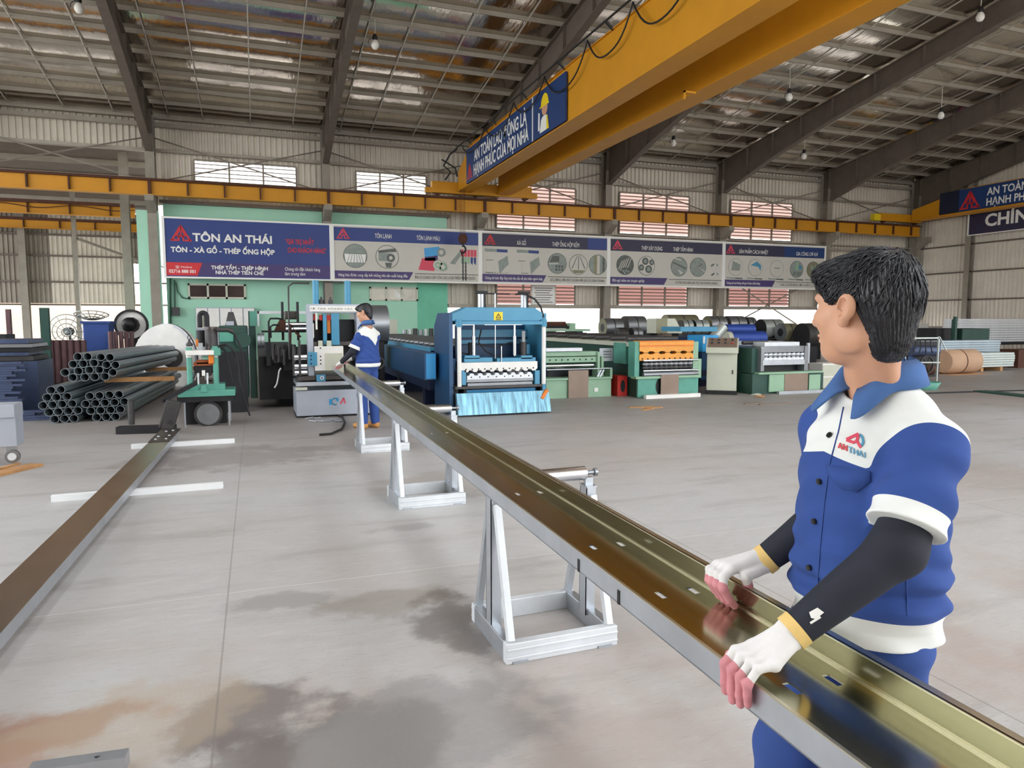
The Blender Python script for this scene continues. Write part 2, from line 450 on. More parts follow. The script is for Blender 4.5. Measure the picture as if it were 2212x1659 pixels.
# unseen near slope, with gaps added between its sheets to light the floor
for i in range(8):
    xa = -15.6 + i * 6.1
    roof_slab('ceiling', xa, xa + 4.5, -4.3, RIDGE_Y)
    for ya, yb in ((-4.3, -3.0), (9.5, RIDGE_Y)): roof_slab('ceiling', xa + 4.5, min(xa + 6.1, 33.2), ya, yb)
b = MB(); corr(b, -15.6, 2.2, 0, 8.8, -4.4, pitch=.2); corr(b, 22, 33.2, 0, 8.8, -4.4, pitch=.2); struct(b.build('wall_front', 'sheet_beige', recalc=False))   # unseen wall added to hold back light; wide doorway behind the viewer, right

# ---- purlins and sag rods under the roof
k = 0; y = 28.45
while y > 12.4:
    z = roof_z(y)
    b = MB(); b.prism([(y, z), (y + .06, z + .009), (y + .06, z + .02), (y + .008, z + .012), (y + .008, z + .122), (y + .06, z + .13), (y, z + .13)], 'x', -15.5, 33.0)
    struct(b.build('purlin_beam', 'purlin_grey'))
    y -= 1.117
for i in range(len(COLS_X) - 1):
    x0, x1 = COLS_X[i], COLS_X[i + 1]
    for fr in (.1, .29, .56, .81):
        x = x0 + (x1 - x0) * fr
        b = MB(); b.bar((x, 28.4, roof_z(28.4) + .04), (x, 13.0, roof_z(13.0) + .04), .03, .03)
        struct(b.build('sag_rod_beam', 'rod_white'))

# ---- portal frames: tapered rafters on columns
def rafter_mesh():
    b = MB()
    low = [(27.8, 7.28), (24.5, 8.22), (21.3, 8.93), (14.5, 10.08), (RIDGE_Y, 10.5)]
    top = [(28.2, roof_z(28.2) - .01), (RIDGE_Y, roof_z(RIDGE_Y) - .01)]
    b.prism([(p[0], p[1]) for p in low] + [(RIDGE_Y, top[1][1]), (28.2, top[0][1]), (28.2, 7.28)], 'x', -.008, .008)
    for p, q in list(zip(low, low[1:])) + [tuple(top)]:
        b.bar((0, p[0], p[1] + (.011 if p in low else -.011)), (0, q[0], q[1] + (.011 if q in low else -.011)), .24, .022, up=(0, 0, 1))
    for yy in (27.75, 26.1, 24.5, 22.9, 21.3, 19.4, 17.5, 15.6, 13.8):
        zl = np.interp(-yy, [-p[0] for p in low], [p[1] for p in low]); b.box(-.115, yy - .006, zl, .115, yy + .006, roof_z(yy) - .02)
    return b
rm = None
for x in COLS_X:
    if rm is None:
        b = rafter_mesh(); b.v = [(v[0], v[1] - RIDGE_Y, v[2]) for v in b.v]; rm = b.mesh('rafter_beam', 'steel_dark')
    for rz in (0, PI):
        o = bpy.data.objects.new('rafter_beam', rm); COL.objects.link(o); o.location = (x, RIDGE_Y, 0); o.rotation_euler = (0, 0, rz); struct(o)
def column_mesh():
    b = MB()
    b.box(-.15, 27.72, 0, .15, 27.74, 7.9); b.box(-.15, 28.18, 0, .15, 28.2, 8.6); b.box(-.006, 27.74, 0, .006, 28.18, 8.4)
    for z in (1.2, 3.2, 5.3, 7.27): b.box(-.15, 27.74, z, .15, 28.18, z + .015)
    b.box(-.22, 27.62, 0, .22, 28.3, .03)
    b.prism([(27.72, 5.2), (27.72, 5.74), (27.12, 5.74), (27.12, 5.55)], 'x', -.14, .14)
    return b
b = column_mesh(); b.v = [(v[0], v[1] - 28, v[2]) for v in b.v]; cm = b.mesh('column', 'steel_grey')
for x in COLS_X:
    o = bpy.data.objects.new('column', cm); COL.objects.link(o); o.location = (x, 28, 0); struct(o)
    o = bpy.data.objects.new('column', cm); COL.objects.link(o); o.location = (x, 2 * RIDGE_Y - 28, 0); o.rotation_euler = (0, 0, PI); struct(o)

WIN = []                                                    # louvre openings in the back wall: x0, x1, z0, z1
for i in range(2, 8):
    x0 = COLS_X[i]
    if i in (2, 3): WIN.append((x0 + (1.35 if i == 2 else 1.2), x0 + (4.9 if i == 2 else 4.0), 5.95, 7.25, 0))
    elif i < 7: WIN.append((x0 + .92, x0 + 4.58, 5.38, 7.15, 0))
    if 4 <= i < 7: WIN.append((x0 + .92, x0 + 4.58, 2.15, 4.1, 1))
b = MB()
def wall_piece(x0, x1, z0, z1):
    if x1 - x0 > .02 and z1 - z0 > .02: corr(b, x0, x1, z0, z1, WALL_Y)
for i in range(2, 8):
    x0, x1 = COLS_X[i], COLS_X[i + 1] if i < 7 else 33.2
    zb = 5.6 if i == 2 else 2.05
    ws = [w for w in WIN if x0 < w[0] < x1]
    if not ws: wall_piece(x0, x1, zb, 8.9); continue
    w = ws[0]
    wall_piece(x0, w[0], zb, 8.9); wall_piece(w[1], x1, zb, 8.9)
    zs = [zb] + sorted([q for w_ in ws for q in (w_[2], w_[3])]) + [8.9]
    for a, c in zip(zs[::2], zs[1::2]): wall_piece(w[0], w[1], a, c)
wall_piece(COLS_X[0], COLS_X[2], 7.5, 8.9)
struct(b.build('wall_back', 'sheet_beige', recalc=False))
def louvre_material(name, col, tr):
    m = bpy.data.materials.new(name); m.use_nodes = True; nt = m.node_tree
    for n in list(nt.nodes): nt.nodes.remove(n)
    out = nd(nt, 'ShaderNodeOutputMaterial'); d = nd(nt, 'ShaderNodeBsdfDiffuse'); t = nd(nt, 'ShaderNodeBsdfTranslucent'); mx = nd(nt, 'ShaderNodeMixShader')
    tc = nd(nt, 'ShaderNodeTexCoord'); n = nd(nt, 'ShaderNodeTexNoise', Scale=1.5); nt.links.new(tc.outputs['Object'], n.inputs['Vector'])
    r = nd(nt, 'ShaderNodeValToRGB'); c = lin(col)
    r.color_ramp.elements[0].color = [x * .9 for x in c] + [1]; r.color_ramp.elements[1].color = c + [1]
    nt.links.new(n.outputs['Fac'], r.inputs['Fac']); nt.links.new(r.outputs['Color'], d.inputs['Color']); nt.links.new(r.outputs['Color'], t.inputs['Color'])
    mx.inputs[0].default_value = tr; nt.links.new(d.outputs[0], mx.inputs[1]); nt.links.new(t.outputs[0], mx.inputs[2]); nt.links.new(mx.outputs[0], out.inputs[0])
    MATS[name] = m
louvre_material('louvre_white', '#fbf0ec', .8)
louvre_material('louvre_pink', '#b98f86', .3); louvre_material('louvre_rose', '#d3b3a9', .42)  # dimmer daylight of the same louvres put into pinker, less translucent colours
for k, (x0, x1, z0, z1, low) in enumerate(WIN):
    b = MB(); n3 = 3; pitch = .15; rise = .10 if k < 2 else .15
    zz = z0 + .04
    while zz < z1 - .05:
        b.quad((x0, WALL_Y + .10, zz), (x1, WALL_Y + .10, zz), (x1, WALL_Y - .02, zz + rise), (x0, WALL_Y - .02, zz + rise))
        zz += pitch
    b.slot = 1; zz = z0 + .04
    while zz < z1 - .05: b.box(x0, WALL_Y - .03, zz + .085, x1, WALL_Y - .015, zz + .118); zz += pitch  # added bars draw the dark gaps between the blades
    for q in range(4):
        x = x0 + (x1 - x0) * q / 3; b.box(x - .03, WALL_Y - .06, z0, x + .03, WALL_Y + .02, z1)
    b.box(x0, WALL_Y - .06, z0 - .05, x1, WALL_Y + .02, z0); b.box(x0, WALL_Y - .06, z1, x1, WALL_Y + .02, z1 + .05)
    struct(b.build('window_%d' % (k + 1), ['louvre_pink' if low else ('louvre_white' if k < 2 else 'louvre_rose'), 'steel_grey'], recalc=False))

# ---- girts, eave struts and wind braces of the back wall
for z, h in ((7.42, .1), (8.28, .14), (8.55, .1)):
    b = MB(); b.box(-15.2, 28.22, z, 33, 28.4, z + h); struct(b.build('eave_beam', 'purlin_grey'))
b = MB(); b.box(7.5, 28.22, 2.0, 33, 28.46, 2.16); b.box(8.9, 28.15, 4.98, 33, 28.4, 5.08); b.box(8.9, 28.15, 5.22, 33, 28.4, 5.28); struct(b.build('girt_beam', 'purlin_grey'))
for i in range(1, 8):
    xa, xb = COLS_X[i] + .15, COLS_X[i + 1] - .15
    for z0, z1 in ((7.85, 6.35), (6.35, 7.85)):
        b = MB(); b.bar((xa, 28.1 if z0 > z1 else 28.06, z0), (xb, 28.1 if z0 > z1 else 28.06, z1), .012, .09, up=(0, 1, 0)); b.bar((xa, 28.13 if z0 > z1 else 28.09, z0), (xb, 28.13 if z0 > z1 else 28.09, z1), .05, .012, up=(0, 1, 0))
        struct(b.build('brace_beam', 'steel_grey'))
for p, q in (((20.7, 1.0), (26.5, 3.6)), ((20.7, 3.6), (26.5, .6))):
    b = MB(); b.bar((p[0], 28.02, p[1]), (q[0], 28.02, q[1]), .05, .05); struct(b.build('brace_beam', 'steel_grey'))

# ---- teal rendered office wall with its concrete pillar
b = MB()
OFX0, OFX1, OFY = -2.95, 7.45, 28.24
b.box(OFX0, OFY, 0, OFX1, OFY + .2, 5.62); b.slot = 1; b.box(6.2, OFY - .012, 0, OFX1 + .01, OFY, 3.2)
b.slot = 0; b.box(-3.75, 27.75, 0, -3.1, 28.35, 5.3)
b.slot = 2; b.box(OFX0 - .1, OFY - .15, 5.62, OFX1 + .1, OFY + .3, 5.74)
struct(b.build('wall_office', ['teal_wall', 'teal_dark', 'steel_dark']))
def office_window(n, x0, x1, z0, z1, pane):
    b = MB(); t = .07; y = OFY - .05
    b.box(x0, y, z0, x1, OFY + .01, z0 + t); b.box(x0, y, z1 - t, x1, OFY + .01, z1)
    for k in range(4):
        x = x0 + (x1 - x0 - t) * k / 3; b.box(x, y, z0, x + t, OFY + .01, z1)
    b.slot = 1; b.box(x0, OFY - .02, z0, x1, OFY - .006, z1)
    b.slot = 2
    if pane == 'window_cream': b.prism([(x0 + 1.0, z0 + .1), (x0 + 1.0, z1 - .1), (x0 + 1.4, z0 + .1)], 'y', OFY - .026, OFY - .021)
    struct(b.build('window_%d' % n, ['console_cream', pane, 'white_paint']))
mat('window_dark', '#3a2c2c', .12, 0, .3, 1.5); mat('window_cream', '#b7ad98', .15, 0, .25, 1.2)
office_window(21, -2.25, -.28, 2.27, 2.82, 'window_dark')
office_window(22, 4.28, 6.22, 2.26, 2.8, 'window_cream')

# ---- annex hall beyond the open first bays, left of the pillar
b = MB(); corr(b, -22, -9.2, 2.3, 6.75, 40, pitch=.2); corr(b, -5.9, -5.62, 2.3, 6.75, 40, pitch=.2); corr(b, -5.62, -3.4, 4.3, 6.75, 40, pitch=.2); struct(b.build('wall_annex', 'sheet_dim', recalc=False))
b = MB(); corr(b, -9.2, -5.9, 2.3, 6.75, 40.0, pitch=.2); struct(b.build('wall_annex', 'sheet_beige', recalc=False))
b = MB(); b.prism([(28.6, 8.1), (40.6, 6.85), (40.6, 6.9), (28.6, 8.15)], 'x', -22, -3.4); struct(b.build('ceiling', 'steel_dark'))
for y in (30, 32, 34, 36, 38):
    b = MB(); zz = 8.1 - (y - 28.6) * .104; b.box(-22, y, zz - .2, -3.4, y + .07, zz); struct(b.build('purlin_beam', 'purlin_grey'))
for z in (2.2, 3.3, 4.55, 5.55):
    b = MB(); b.box(-22, 39.85, z, -3.4, 39.98, z + .08); struct(b.build('girt_beam', 'steel_dark'))
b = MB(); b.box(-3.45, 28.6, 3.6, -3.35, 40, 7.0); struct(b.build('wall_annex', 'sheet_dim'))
for x, y, top in ((-10.2, 39.4, 6.7), (-4.95, 39.4, 6.7), (-4.5, 30.5, 7.8)):
    b = MB(); b.box(x - .15, y - .01, 0, x + .15, y + .01, top); b.box(x - .15, y + .28, 0, x + .15, y + .3, top); b.box(x - .006, y, 0, x + .006, y + .3, top); struct(b.build('column', 'steel_grey'))
b = MB(); b.bar((-7.0, 34.4, 0), (-7.0, 34.4, 6.9), .16, .16); b.bar((-6.9, 34.4, 4.9), (-4.9, 37.0, 4.2), .1, .1); struct(b.build('column', 'steel_grey'))
b = MB(); b.box(-40, 47, -.3, -5.2, 47.2, 3.0); struct(b.build('wall_yard', 'plaster'))
b = MB(); b.box(-5.2, 47.0, -.3, 60, 47.2, 2.2); struct(b.build('wall_yard', 'white_paint'))

# ---- right-hand gable wall
b = MB(); corr(b, 8.0, 28.5, 0, 9, 33.1, axis='y', pitch=.2, ztop=lambda u: roof_z(u) + .14); struct(b.build('wall_right', 'sheet_beige', recalc=False))
for z in (1.1, 2.46, 3.82, 5.16, 6.6):
    b = MB(); b.box(33.0, 8, z, 33.08, 28.3, z + .07); struct(b.build('girt_beam', 'steel_dark'))
for y in (25.1, 19.0, 13.0):
    b = MB(); b.box(32.78, y - .13, 0, 32.8, y + .13, 8.8); b.box(33.0, y - .13, 0, 33.02, y + .13, 8.8); b.box(32.8, y - .006, 0, 33, y + .006, 8.8); struct(b.build('column', 'steel_grey'))
# ================================================================ OVERHEAD: runway, cranes, lamps, signs
r = thing('runway_girder', 'long yellow crane runway girder with rust-brown stiffeners across the back columns', 'crane beam', (12, 27.3, 5.74))
b = MB(); b.box(-16, 27.27, 5.76, 32.15, 27.29, 6.22); b.box(-16, 27.15, 5.74, 32.15, 27.45, 5.77)
b.build('web', 'crane_yellow', r)
b = MB(); b.box(-16, 27.12, 6.22, 32.15, 27.48, 6.26); b.build('top_flange', 'rust_brown', r)
b = MB(); b.prism([(27.26, 6.26), (27.34, 6.26), (27.33, 6.32), (27.27, 6.32)], 'x', -16, 32.15); b.build('rail', 'rust_brown', r)
for i in range(1, 8):
    for k in range(5):
        x = COLS_X[i] + (COLS_X[i + 1] - COLS_X[i]) * k / 5 + .02
        if x > 32: continue
        w = .05 if k == 0 else .025
        b = MB(); b.box(x - w, 27.17, 5.77, x + w, 27.27, 6.22); b.build('stiffener', 'rust_brown', r)

def logo(b, o, R_, U_, s, N_, th=.006):
    """triangular A mark drawn with flat raised bars; o is the middle of its foot"""
    o, R_, U_, N_ = Vector(o), Vector(R_), Vector(U_), Vector(N_)
    def bar(p, q, w):
        a = o + R_ * (p[0] * s) + U_ * (p[1] * s); c = o + R_ * (q[0] * s) + U_ * (q[1] * s)
        b.bar(a + N_ * th / 2, c + N_ * th / 2, w * s, th, up=N_)
    bar((-.5, .05), (0, .92), .1); bar((.5, .05), (0, .92), .1); bar((-.58, .05), (-.2, .05), .1); bar((.2, .05), (.58, .05), .1)
    bar((-.27, .3), (0, .75), .08); bar((.27, .3), (0, .75), .08); bar((-.2, .3), (.2, .3), .1); bar((-.13, .0), (-.13, .3), .09); bar((.13, .0), (.13, .3), .09); bar((0, .3), (0, .6), .07)

def crane(name, label, xa, xb, zb, y_far, y_near):
    """double box-girder bridge: near-face x of each girder, both .53 wide"""
    r = thing(name, label, 'overhead crane', ((xa + xb) / 2 + .27, y_far, 6.32))
    for x in (xa, xb):
        b = MB(); zt = zb + 1.36
        b.prism([(y_far, zb), (y_near, zb), (y_near, zt), (y_far - 1.6, zt), (y_far, zb + .75)], 'x', x + .03, x + .5)
        g = b.build('box_girder', 'crane_yellow', r)
        b = MB(); b.box(x - .02, y_near, zb - .025, x + .55, y_far, zb); b.build('bottom_flange', 'crane_yellow', g)
        b = MB(); b.box(x - .02, y_near, zt, x + .55, y_far - 1.6, zt + .02); b.build('top_flange', 'crane_yellow', g)
        b = MB(); b.box(x + .24, y_near, zt + .02, x + .3, y_far - 1.6, zt + .07); b.build('trolley_rail', 'rust_brown', g)
    b = MB(); b.box(xa - 1.0, 27.16, 6.42, xb + 1.5, 27.44, 6.86); b.build('end_truck', 'crane_yellow', r, bevel=.02)
    b = MB(); b.box(xa - 1.25, 27.2, 6.42, xa - 1.0, 27.4, 6.62); b.box(xb + 1.5, 27.2, 6.42, xb + 1.75, 27.4, 6.62); b.build('buffer', 'crane_yellow', r)
    for x in (xa - .75, xb + 1.25):
        b = MB(); b.cyl((x, 27.24, 6.468), (x, 27.36, 6.468), .14, 20); b.build('wheel', 'rust_brown', r)
    return r
cr = crane('overhead_crane', 'big yellow double-girder overhead crane spanning the hall above the blue press', 7.6, 9.25, 6.5, 27.1, -2.0)
b = MB(); b.cyl((7.42, 26.6, 8.02), (7.42, 2, 8.02), .025, 8)
for y in (25.2, 22.4, 19.6, 17.0, 14.4, 11.8, 9.2): b.bar((7.62, y, 7.86), (7.42, y, 8.02), .05, .05)
b.build('cable_rail', 'black', cr)
ys = [26.0, 23.2, 20.4, 18.0, 15.4, 13.3, 11.0, 8.6]
for a, c, sag in zip(ys, ys[1:], (.5, .6, .55, .75, .7, .8, .8)):
    pts = [(7.47, a + (c - a) * t, 7.98 - sag * 4 * t * (1 - t) - .04 * math.sin(9 * t)) for t in [i / 14 for i in range(15)]]
    b = MB(); b.tube(pts, .02, 6); b.build('festoon_cable', 'black', cr)
b = MB(); b.tube([(7.45, 26.6, 8.0), (7.2, 26.7, 7.8), (7.0, 26.9, 7.4), (7.3, 27.0, 7.2), (7.1, 27.1, 6.9)], .035, 8); b.tube([(6.9, 26.8, 7.6), (7.4, 26.7, 7.3), (7.5, 26.8, 7.0)], .03, 8); b.build('cable_bundle', 'black', cr)
b = MB(); b.box(8.95, 13.6, 6.44, 9.25, 13.66, 6.48); b.box(8.95, 13.6, 6.3, 8.98, 13.66, 6.48); b.build('limit_bracket', 'crane_yellow', cr)

bn = thing('safety_banner', 'blue safety banner with white lettering and helmeted worker picture on the big yellow crane', 'banner', (7.6, 21, 6.6))
b = MB(); b.box(7.55, 16.8, 6.53, 7.6, 25.7, 7.74); b.build('sheet', 'banner_blue', bn)
b = MB(); b.box(7.53, 19.0, 6.53, 7.6, 19.04, 7.74); b.build('seam', 'sign_white', bn)
NX = dict(right=(0, -1, 0), up=(0, 0, 1))
text_mesh('lettering', 'AN TOÀN LAO ĐỘNG LÀ', .38, 'sign_white', bn, (7.548, 24.7, 7.16), width=5.2, fat=.02, **NX)
text_mesh('lettering', 'HẠNH PHÚC CỦA MỌI NHÀ', .38, 'sign_white', bn, (7.548, 24.75, 6.66), width=5.4, fat=.02, **NX)
b = MB(); logo(b, (7.548, 25.25, 6.65), (0, -1, 0), (0, 0, 1), .55, (-1, 0, 0)); b.build('emblem', 'sign_red', bn)
b = MB(); X0 = 7.548
def fl(pts, slot, t=.004):
    b.slot = slot; b.prism(pts, 'x', X0 - t, X0)
def ell(cy, cz, ry, rz, a0=0, a1=2 * PI, n=18): return [(cy - ry * math.cos(a0 + (a1 - a0) * i / n), cz + rz * math.sin(a0 + (a1 - a0) * i / n)) for i in range(n + (1 if a1 - a0 < 6 else 0))]
fl(ell(18.15, 7.22, .2, .2), 1); fl(ell(18.15, 7.3, .26, .3, 0, PI), 0, .006); fl([(18.5, 7.27), (17.85, 7.27), (17.85, 7.31), (18.5, 7.31)], 0, .007)
fl([(18.5, 6.62), (17.85, 6.62), (17.95, 6.98), (18.05, 7.02), (18.3, 7.02), (18.4, 6.95)], 2); fl([(18.62, 6.7), (18.5, 6.7), (18.5, 7.15), (18.6, 7.2)], 2, .005); fl([(18.02, 6.62), (17.85, 6.62), (17.95, 6.98), (18.02, 7.0)], 0, .006)
b.build('worker_picture', ['yellow_sticker', 'skin', 'sign_white'], bn)

r2 = thing('overhead_crane', 'smaller yellow single-girder crane at the far right beside the gable wall', 'overhead crane', (31.6, 27.1, 6.32))
b = MB(); b.prism([(27.1, 6.5), (-2, 6.5), (-2, 7.62), (24.2, 7.62), (27.1, 7.0)], 'x', 31.38, 31.8); g = b.build('box_girder', 'crane_yellow', r2)
b = MB(); b.box(31.2, -2, 6.46, 31.95, 26.9, 6.5); b.build('bottom_flange', 'crane_yellow', g)
b = MB(); b.box(29.4, 27.16, 6.42, 32.1, 27.44, 6.8); b.build('end_truck', 'crane_yellow', r2, bevel=.02)
b = MB(); b.box(29.0, 27.18, 6.42, 29.4, 27.42, 6.74); b.build('buffer', 'yellow_sticker', r2)
for x in (29.7, 31.8):
    b = MB(); b.cyl((x, 27.24, 6.468), (x, 27.36, 6.468), .14, 20); b.build('wheel', 'rust_brown', r2)
bn = thing('safety_banner', 'blue safety banner with red triangle emblem on the small far-right crane', 'banner', (31.36, 22, 6.6))
b = MB(); b.box(31.34, 16.0, 6.56, 31.378, 25.55, 7.58); b.build('sheet', 'banner_blue', bn)
b = MB(); b.box(31.335, 24.55, 6.56, 31.342, 25.55, 7.58); b.build('dark_panel', 'banner_dark', bn)
b = MB(); logo(b, (31.333, 24.0, 6.64), (0, -1, 0), (0, 0, 1), .85, (-1, 0, 0)); b.build('emblem', 'sign_red', bn)
text_mesh('lettering', 'AN TOÀN LAO ĐỘNG LÀ', .33, 'sign_white', bn, (31.333, 23.2, 7.12), width=4.6, fat=.02, **NX)
text_mesh('lettering', 'HẠNH PHÚC CỦA MỌI NHÀ', .33, 'sign_white', bn, (31.333, 23.2, 6.66), width=5.0, fat=.02, **NX)
bn = thing('wall_sign', 'dark blue sign with big white capitals on the right gable wall', 'sign', (32.75, 22, 5.6))
b = MB(); b.box(32.68, 15.0, 5.55, 32.74, 25.05, 6.85); b.build('panel', 'sign_dark', bn)
b = MB()
for q in ((5.55, 5.6), (6.8, 6.85)): b.box(32.67, 15.0, q[0], 32.75, 25.05, q[1])
b.box(32.67, 25.0, 5.55, 32.75, 25.08, 6.85); b.build('frame', 'sign_white', bn)
text_mesh('lettering', 'CHÍNH', .55, 'sign_white', bn, (32.675, 24.2, 5.92), width=2.6, fat=.03, **NX)

hk = thing('crane_hook', 'rusty crane hook with dangling chain hanging before the second billboard', 'crane hook', (7.58, 26.4, 4.0))
b = MB()
for dx in (-.06, .0, .06, .12): b.cyl((7.56 + dx, 26.4, 4.75), (7.56 + dx, 26.4, 6.47), .008, 6)
b.build('wire_rope', 'rust_brown', hk)
b = MB(); b.cyl((7.6, 26.34, 4.6), (7.6, 26.46, 4.6), .17, 20); b.box(7.48, 26.3, 4.42, 7.72, 26.5, 4.78); b.build('pulley_block', 'rust_brown', hk, bevel=.02)
b = MB(); b.tube([(7.6 + .11 * math.cos(a), 26.4, 4.2 + .13 * math.sin(a)) for a in [PI / 2 - i * .36 for i in range(14)]], [.035] * 10 + [.03, .025, .02, .012], 8); b.cyl((7.6, 26.4, 4.3), (7.6, 26.4, 4.45), .04, 10); b.build('hook', 'iron_dark', hk)
b = MB()
for k in range(16):
    z = 4.1 - k * .07; a = (k % 2) * PI / 2
    pts = [(7.6 + .028 * math.cos(t) * math.cos(a), 26.4 + .028 * math.cos(t) * math.sin(a), z + .05 * math.sin(t)) for t in [i * PI / 4 for i in range(8)]]
    b.tube(pts, .012, 5, closed=True)
    if k > 5: b.tube([(p[0] + .11, p[1], p[2]) for p in pts], .012, 5, closed=True)
b.build('chain', 'iron_dark', hk)

# ---- high-bay lamps on cords
def lamp_at(px, py, drop):
    d = ray(px, py); a = ROOF_A - drop
    t = (a + 28 * SLOPE - CAM_H) / (d.z + SLOPE * d.y); return Vector((d.x * t, d.y * t, CAM_H + d.z * t))
for px, py, drop, lab in [(170, 8, .35, 'white bulb lamp at the roof in the top left bay'), (810, 88, .55, 'white bulb lamp left of the crane girder under the roof'),
                          (1455, 303, .7, 'white bulb lamp on a cord just right of the big crane, lowest of the lamps'), (1705, 203, .8, 'white bulb lamp on a cord between the crane and the third rafter'),
                          (1737, 332, .8, 'white bulb lamp on a cord below the long dark rafter'), (2033, 243, .9, 'white bulb lamp on a forked cord in the right bay'),
                          (2118, 28, .4, 'white bulb lamp against the dark rafter in the top right corner')]:
    p = lamp_at(px, py, drop)
    r = thing('ceiling_lamp', lab, 'lamp', (p.x, p.y, p.z - .12), 0, 'hanging bulb lamps')
    b = MB(); b.tube([(0, 0, .28), (.01, 0, .5), (0, 0, drop + .16)], .014, 6); b.build('cord', 'rod_white', r, local=True)
    b = MB(); b.lathe([(.05, .12), (.07, .16), (.07, .24), (.03, .3)], n=14); b.build('socket', 'iron_dark', r, local=True)
    b = MB(); b.lathe([(.01, -.12), (.07, -.1), (.11, -.03), (.11, .04), (.07, .11), (.05, .14)], n=18); b.build('bulb', 'lamp_white', r, local=True)
    b = MB(); b.tube([(-.06, 0, .2), (-.17, 0, .12), (-.19, 0, 0)], .01, 6); b.build('bracket', 'iron_dark', r, local=True)

# ---- row of billboards
BB = [-2.93, 2.8, 8.63, 14.43, 20.36, 26.3]
BY = 27.5; BZ0, BZ1 = 3.02, 5.02
class Board:
    def __init__(s, i, label, base):
        s.x0, s.x1 = BB[i] + .02, BB[i + 1] - .02
        s.r = thing('billboard', label, 'billboard', ((s.x0 + s.x1) / 2, BY, BZ0), 0, 'billboards along the back wall')
        b = MB(); b.box(s.x0, BY - .03, BZ0, s.x1, BY + .03, BZ1); b.build('panel', base, s.r)
        b = MB(); t = .06
        b.box(s.x0 - .02, BY - .06, BZ0 - t, s.x1 + .02, BY + .05, BZ0); b.box(s.x0 - .02, BY - .06, BZ1, s.x1 + .02, BY + .05, BZ1 + t)
        b.box(s.x0 - .02, BY - .06, BZ0, s.x0 + t, BY + .05, BZ1); b.box(s.x1 - t, BY - .06, BZ0, s.x1 + .02, BY + .05, BZ1); b.build('frame', 'sign_white', s.r)
        b = MB()
        for x in (s.x0 + .3, s.x1 - .3): b.box(x - .04, BY + .05, BZ0, x + .04, BY + .25, BZ1)
        b.build('bracket', 'steel_dark', s.r)
    def P(s, u, v, off=.032): return Vector((s.x0 + (s.x1 - s.x0) * u, BY - off, BZ1 - (BZ1 - BZ0) * v))
    def patch(s, name, poly, m, off=.032):
        b = MB(); pts = [s.P(u, v) for u, v in poly]; b.prism([(p.x, p.z) for p in pts], 'y', BY - off - .003, BY - off + .003); return b.build(name, m, s.r)
    def text(s, body, u0, u1, v, cap, m='sign_white', fat=0.0):
        p = s.P(u0, v, .036); return text_mesh('lettering', body, cap * 2.0, m, s.r, p, width=(u1 - u0) * (s.x1 - s.x0), fat=fat)
    def logo(s, u, v, size, m='sign_red'):
        b = MB(); logo(b, s.P(u, v, .036), (1, 0, 0), (0, 0, 1), size, (0, -1, 0)); b.build('emblem', m, s.r)
    def disc(s, u, v, rad, base, shapes=(), ring='sign_dim'):
        """round product picture: base disc, thin rim and flat shapes inside, in units of its radius"""
        b = MB(); c = s.P(u, v, .036); mats = [ring, base]
        b.cyl(c, c - Vector((0, .006, 0)), rad, 32); b.slot = 1; b.cyl(c - Vector((0, .004, 0)), c - Vector((0, .009, 0)), rad * .95, 32)
        for k, (m, kind, a) in enumerate(shapes):
            if m not in mats: mats.append(m)
            b.slot = mats.index(m); y = c.y - .010 - .0015 * k
            if kind == 'p': b.prism([(c.x + q[0] * rad, c.z + q[1] * rad) for q in a], 'y', y - .001, y + .001)
            else: b.cyl((c.x + a[0] * rad, y + .001, c.z + a[1] * rad), (c.x + a[0] * rad, y - .001, c.z + a[1] * rad), a[2] * rad, 18)
        b.build('product_picture', mats, s.r)
    def bands(s, top, strip, split):
        s.patch('header_band', [(.01, .02), (.99, .02), (.99, .27), (.01, .27)], top)
        s.patch('footer_band', [(.01, .83), (split, .83), (split - .03, .98), (.01, .98)], strip)
        s.patch('footer_line', [(split + .01, .85), (.99, .85), (.99, .865), (split + .01, .865)], 'sign_dim')

B1 = Board(0, 'dark blue billboard with the large white company name, first of the row', 'sign_navy')
B1.patch('footer_band', [(.01, .75), (.99, .75), (.99, .98), (.01, .98)], 'sign_purple')
B1.patch('phone_box', [(.01, .755), (.215, .755), (.185, .98), (.01, .98)], 'sign_red', .035)
B1.logo(.1, .385, .58)
B1.text('TÔN AN THÁI', .165, .63, .375, .135, fat=.03)
B1.text('TÔN - XÀ GỒ - THÉP ỐNG HỘP', .04, .645, .575, .085, fat=.035)
B1.text('"GIÁ TRỊ NHẤT', .715, .89, .37, .085, 'sign_red', .02); B1.text('CHO KHÁCH HÀNG"', .725, .965, .52, .085, 'sign_red', .02)
B1.text('☎ Hotline', .06, .155, .85, .035); B1.text('02716 888 001', .025, .175, .935, .055, fat=.02)
B1.text('THÉP TẤM - THÉP HÌNH', .265, .6, .86, .062, fat=.03); B1.text('NHÀ THÉP TIỀN CHẾ', .29, .575, .945, .062, fat=.03)
B1.text('Chúng tôi đặt khách hàng', .705, .925, .855, .06); B1.text('làm trung tâm', .705, .83, .94, .06)

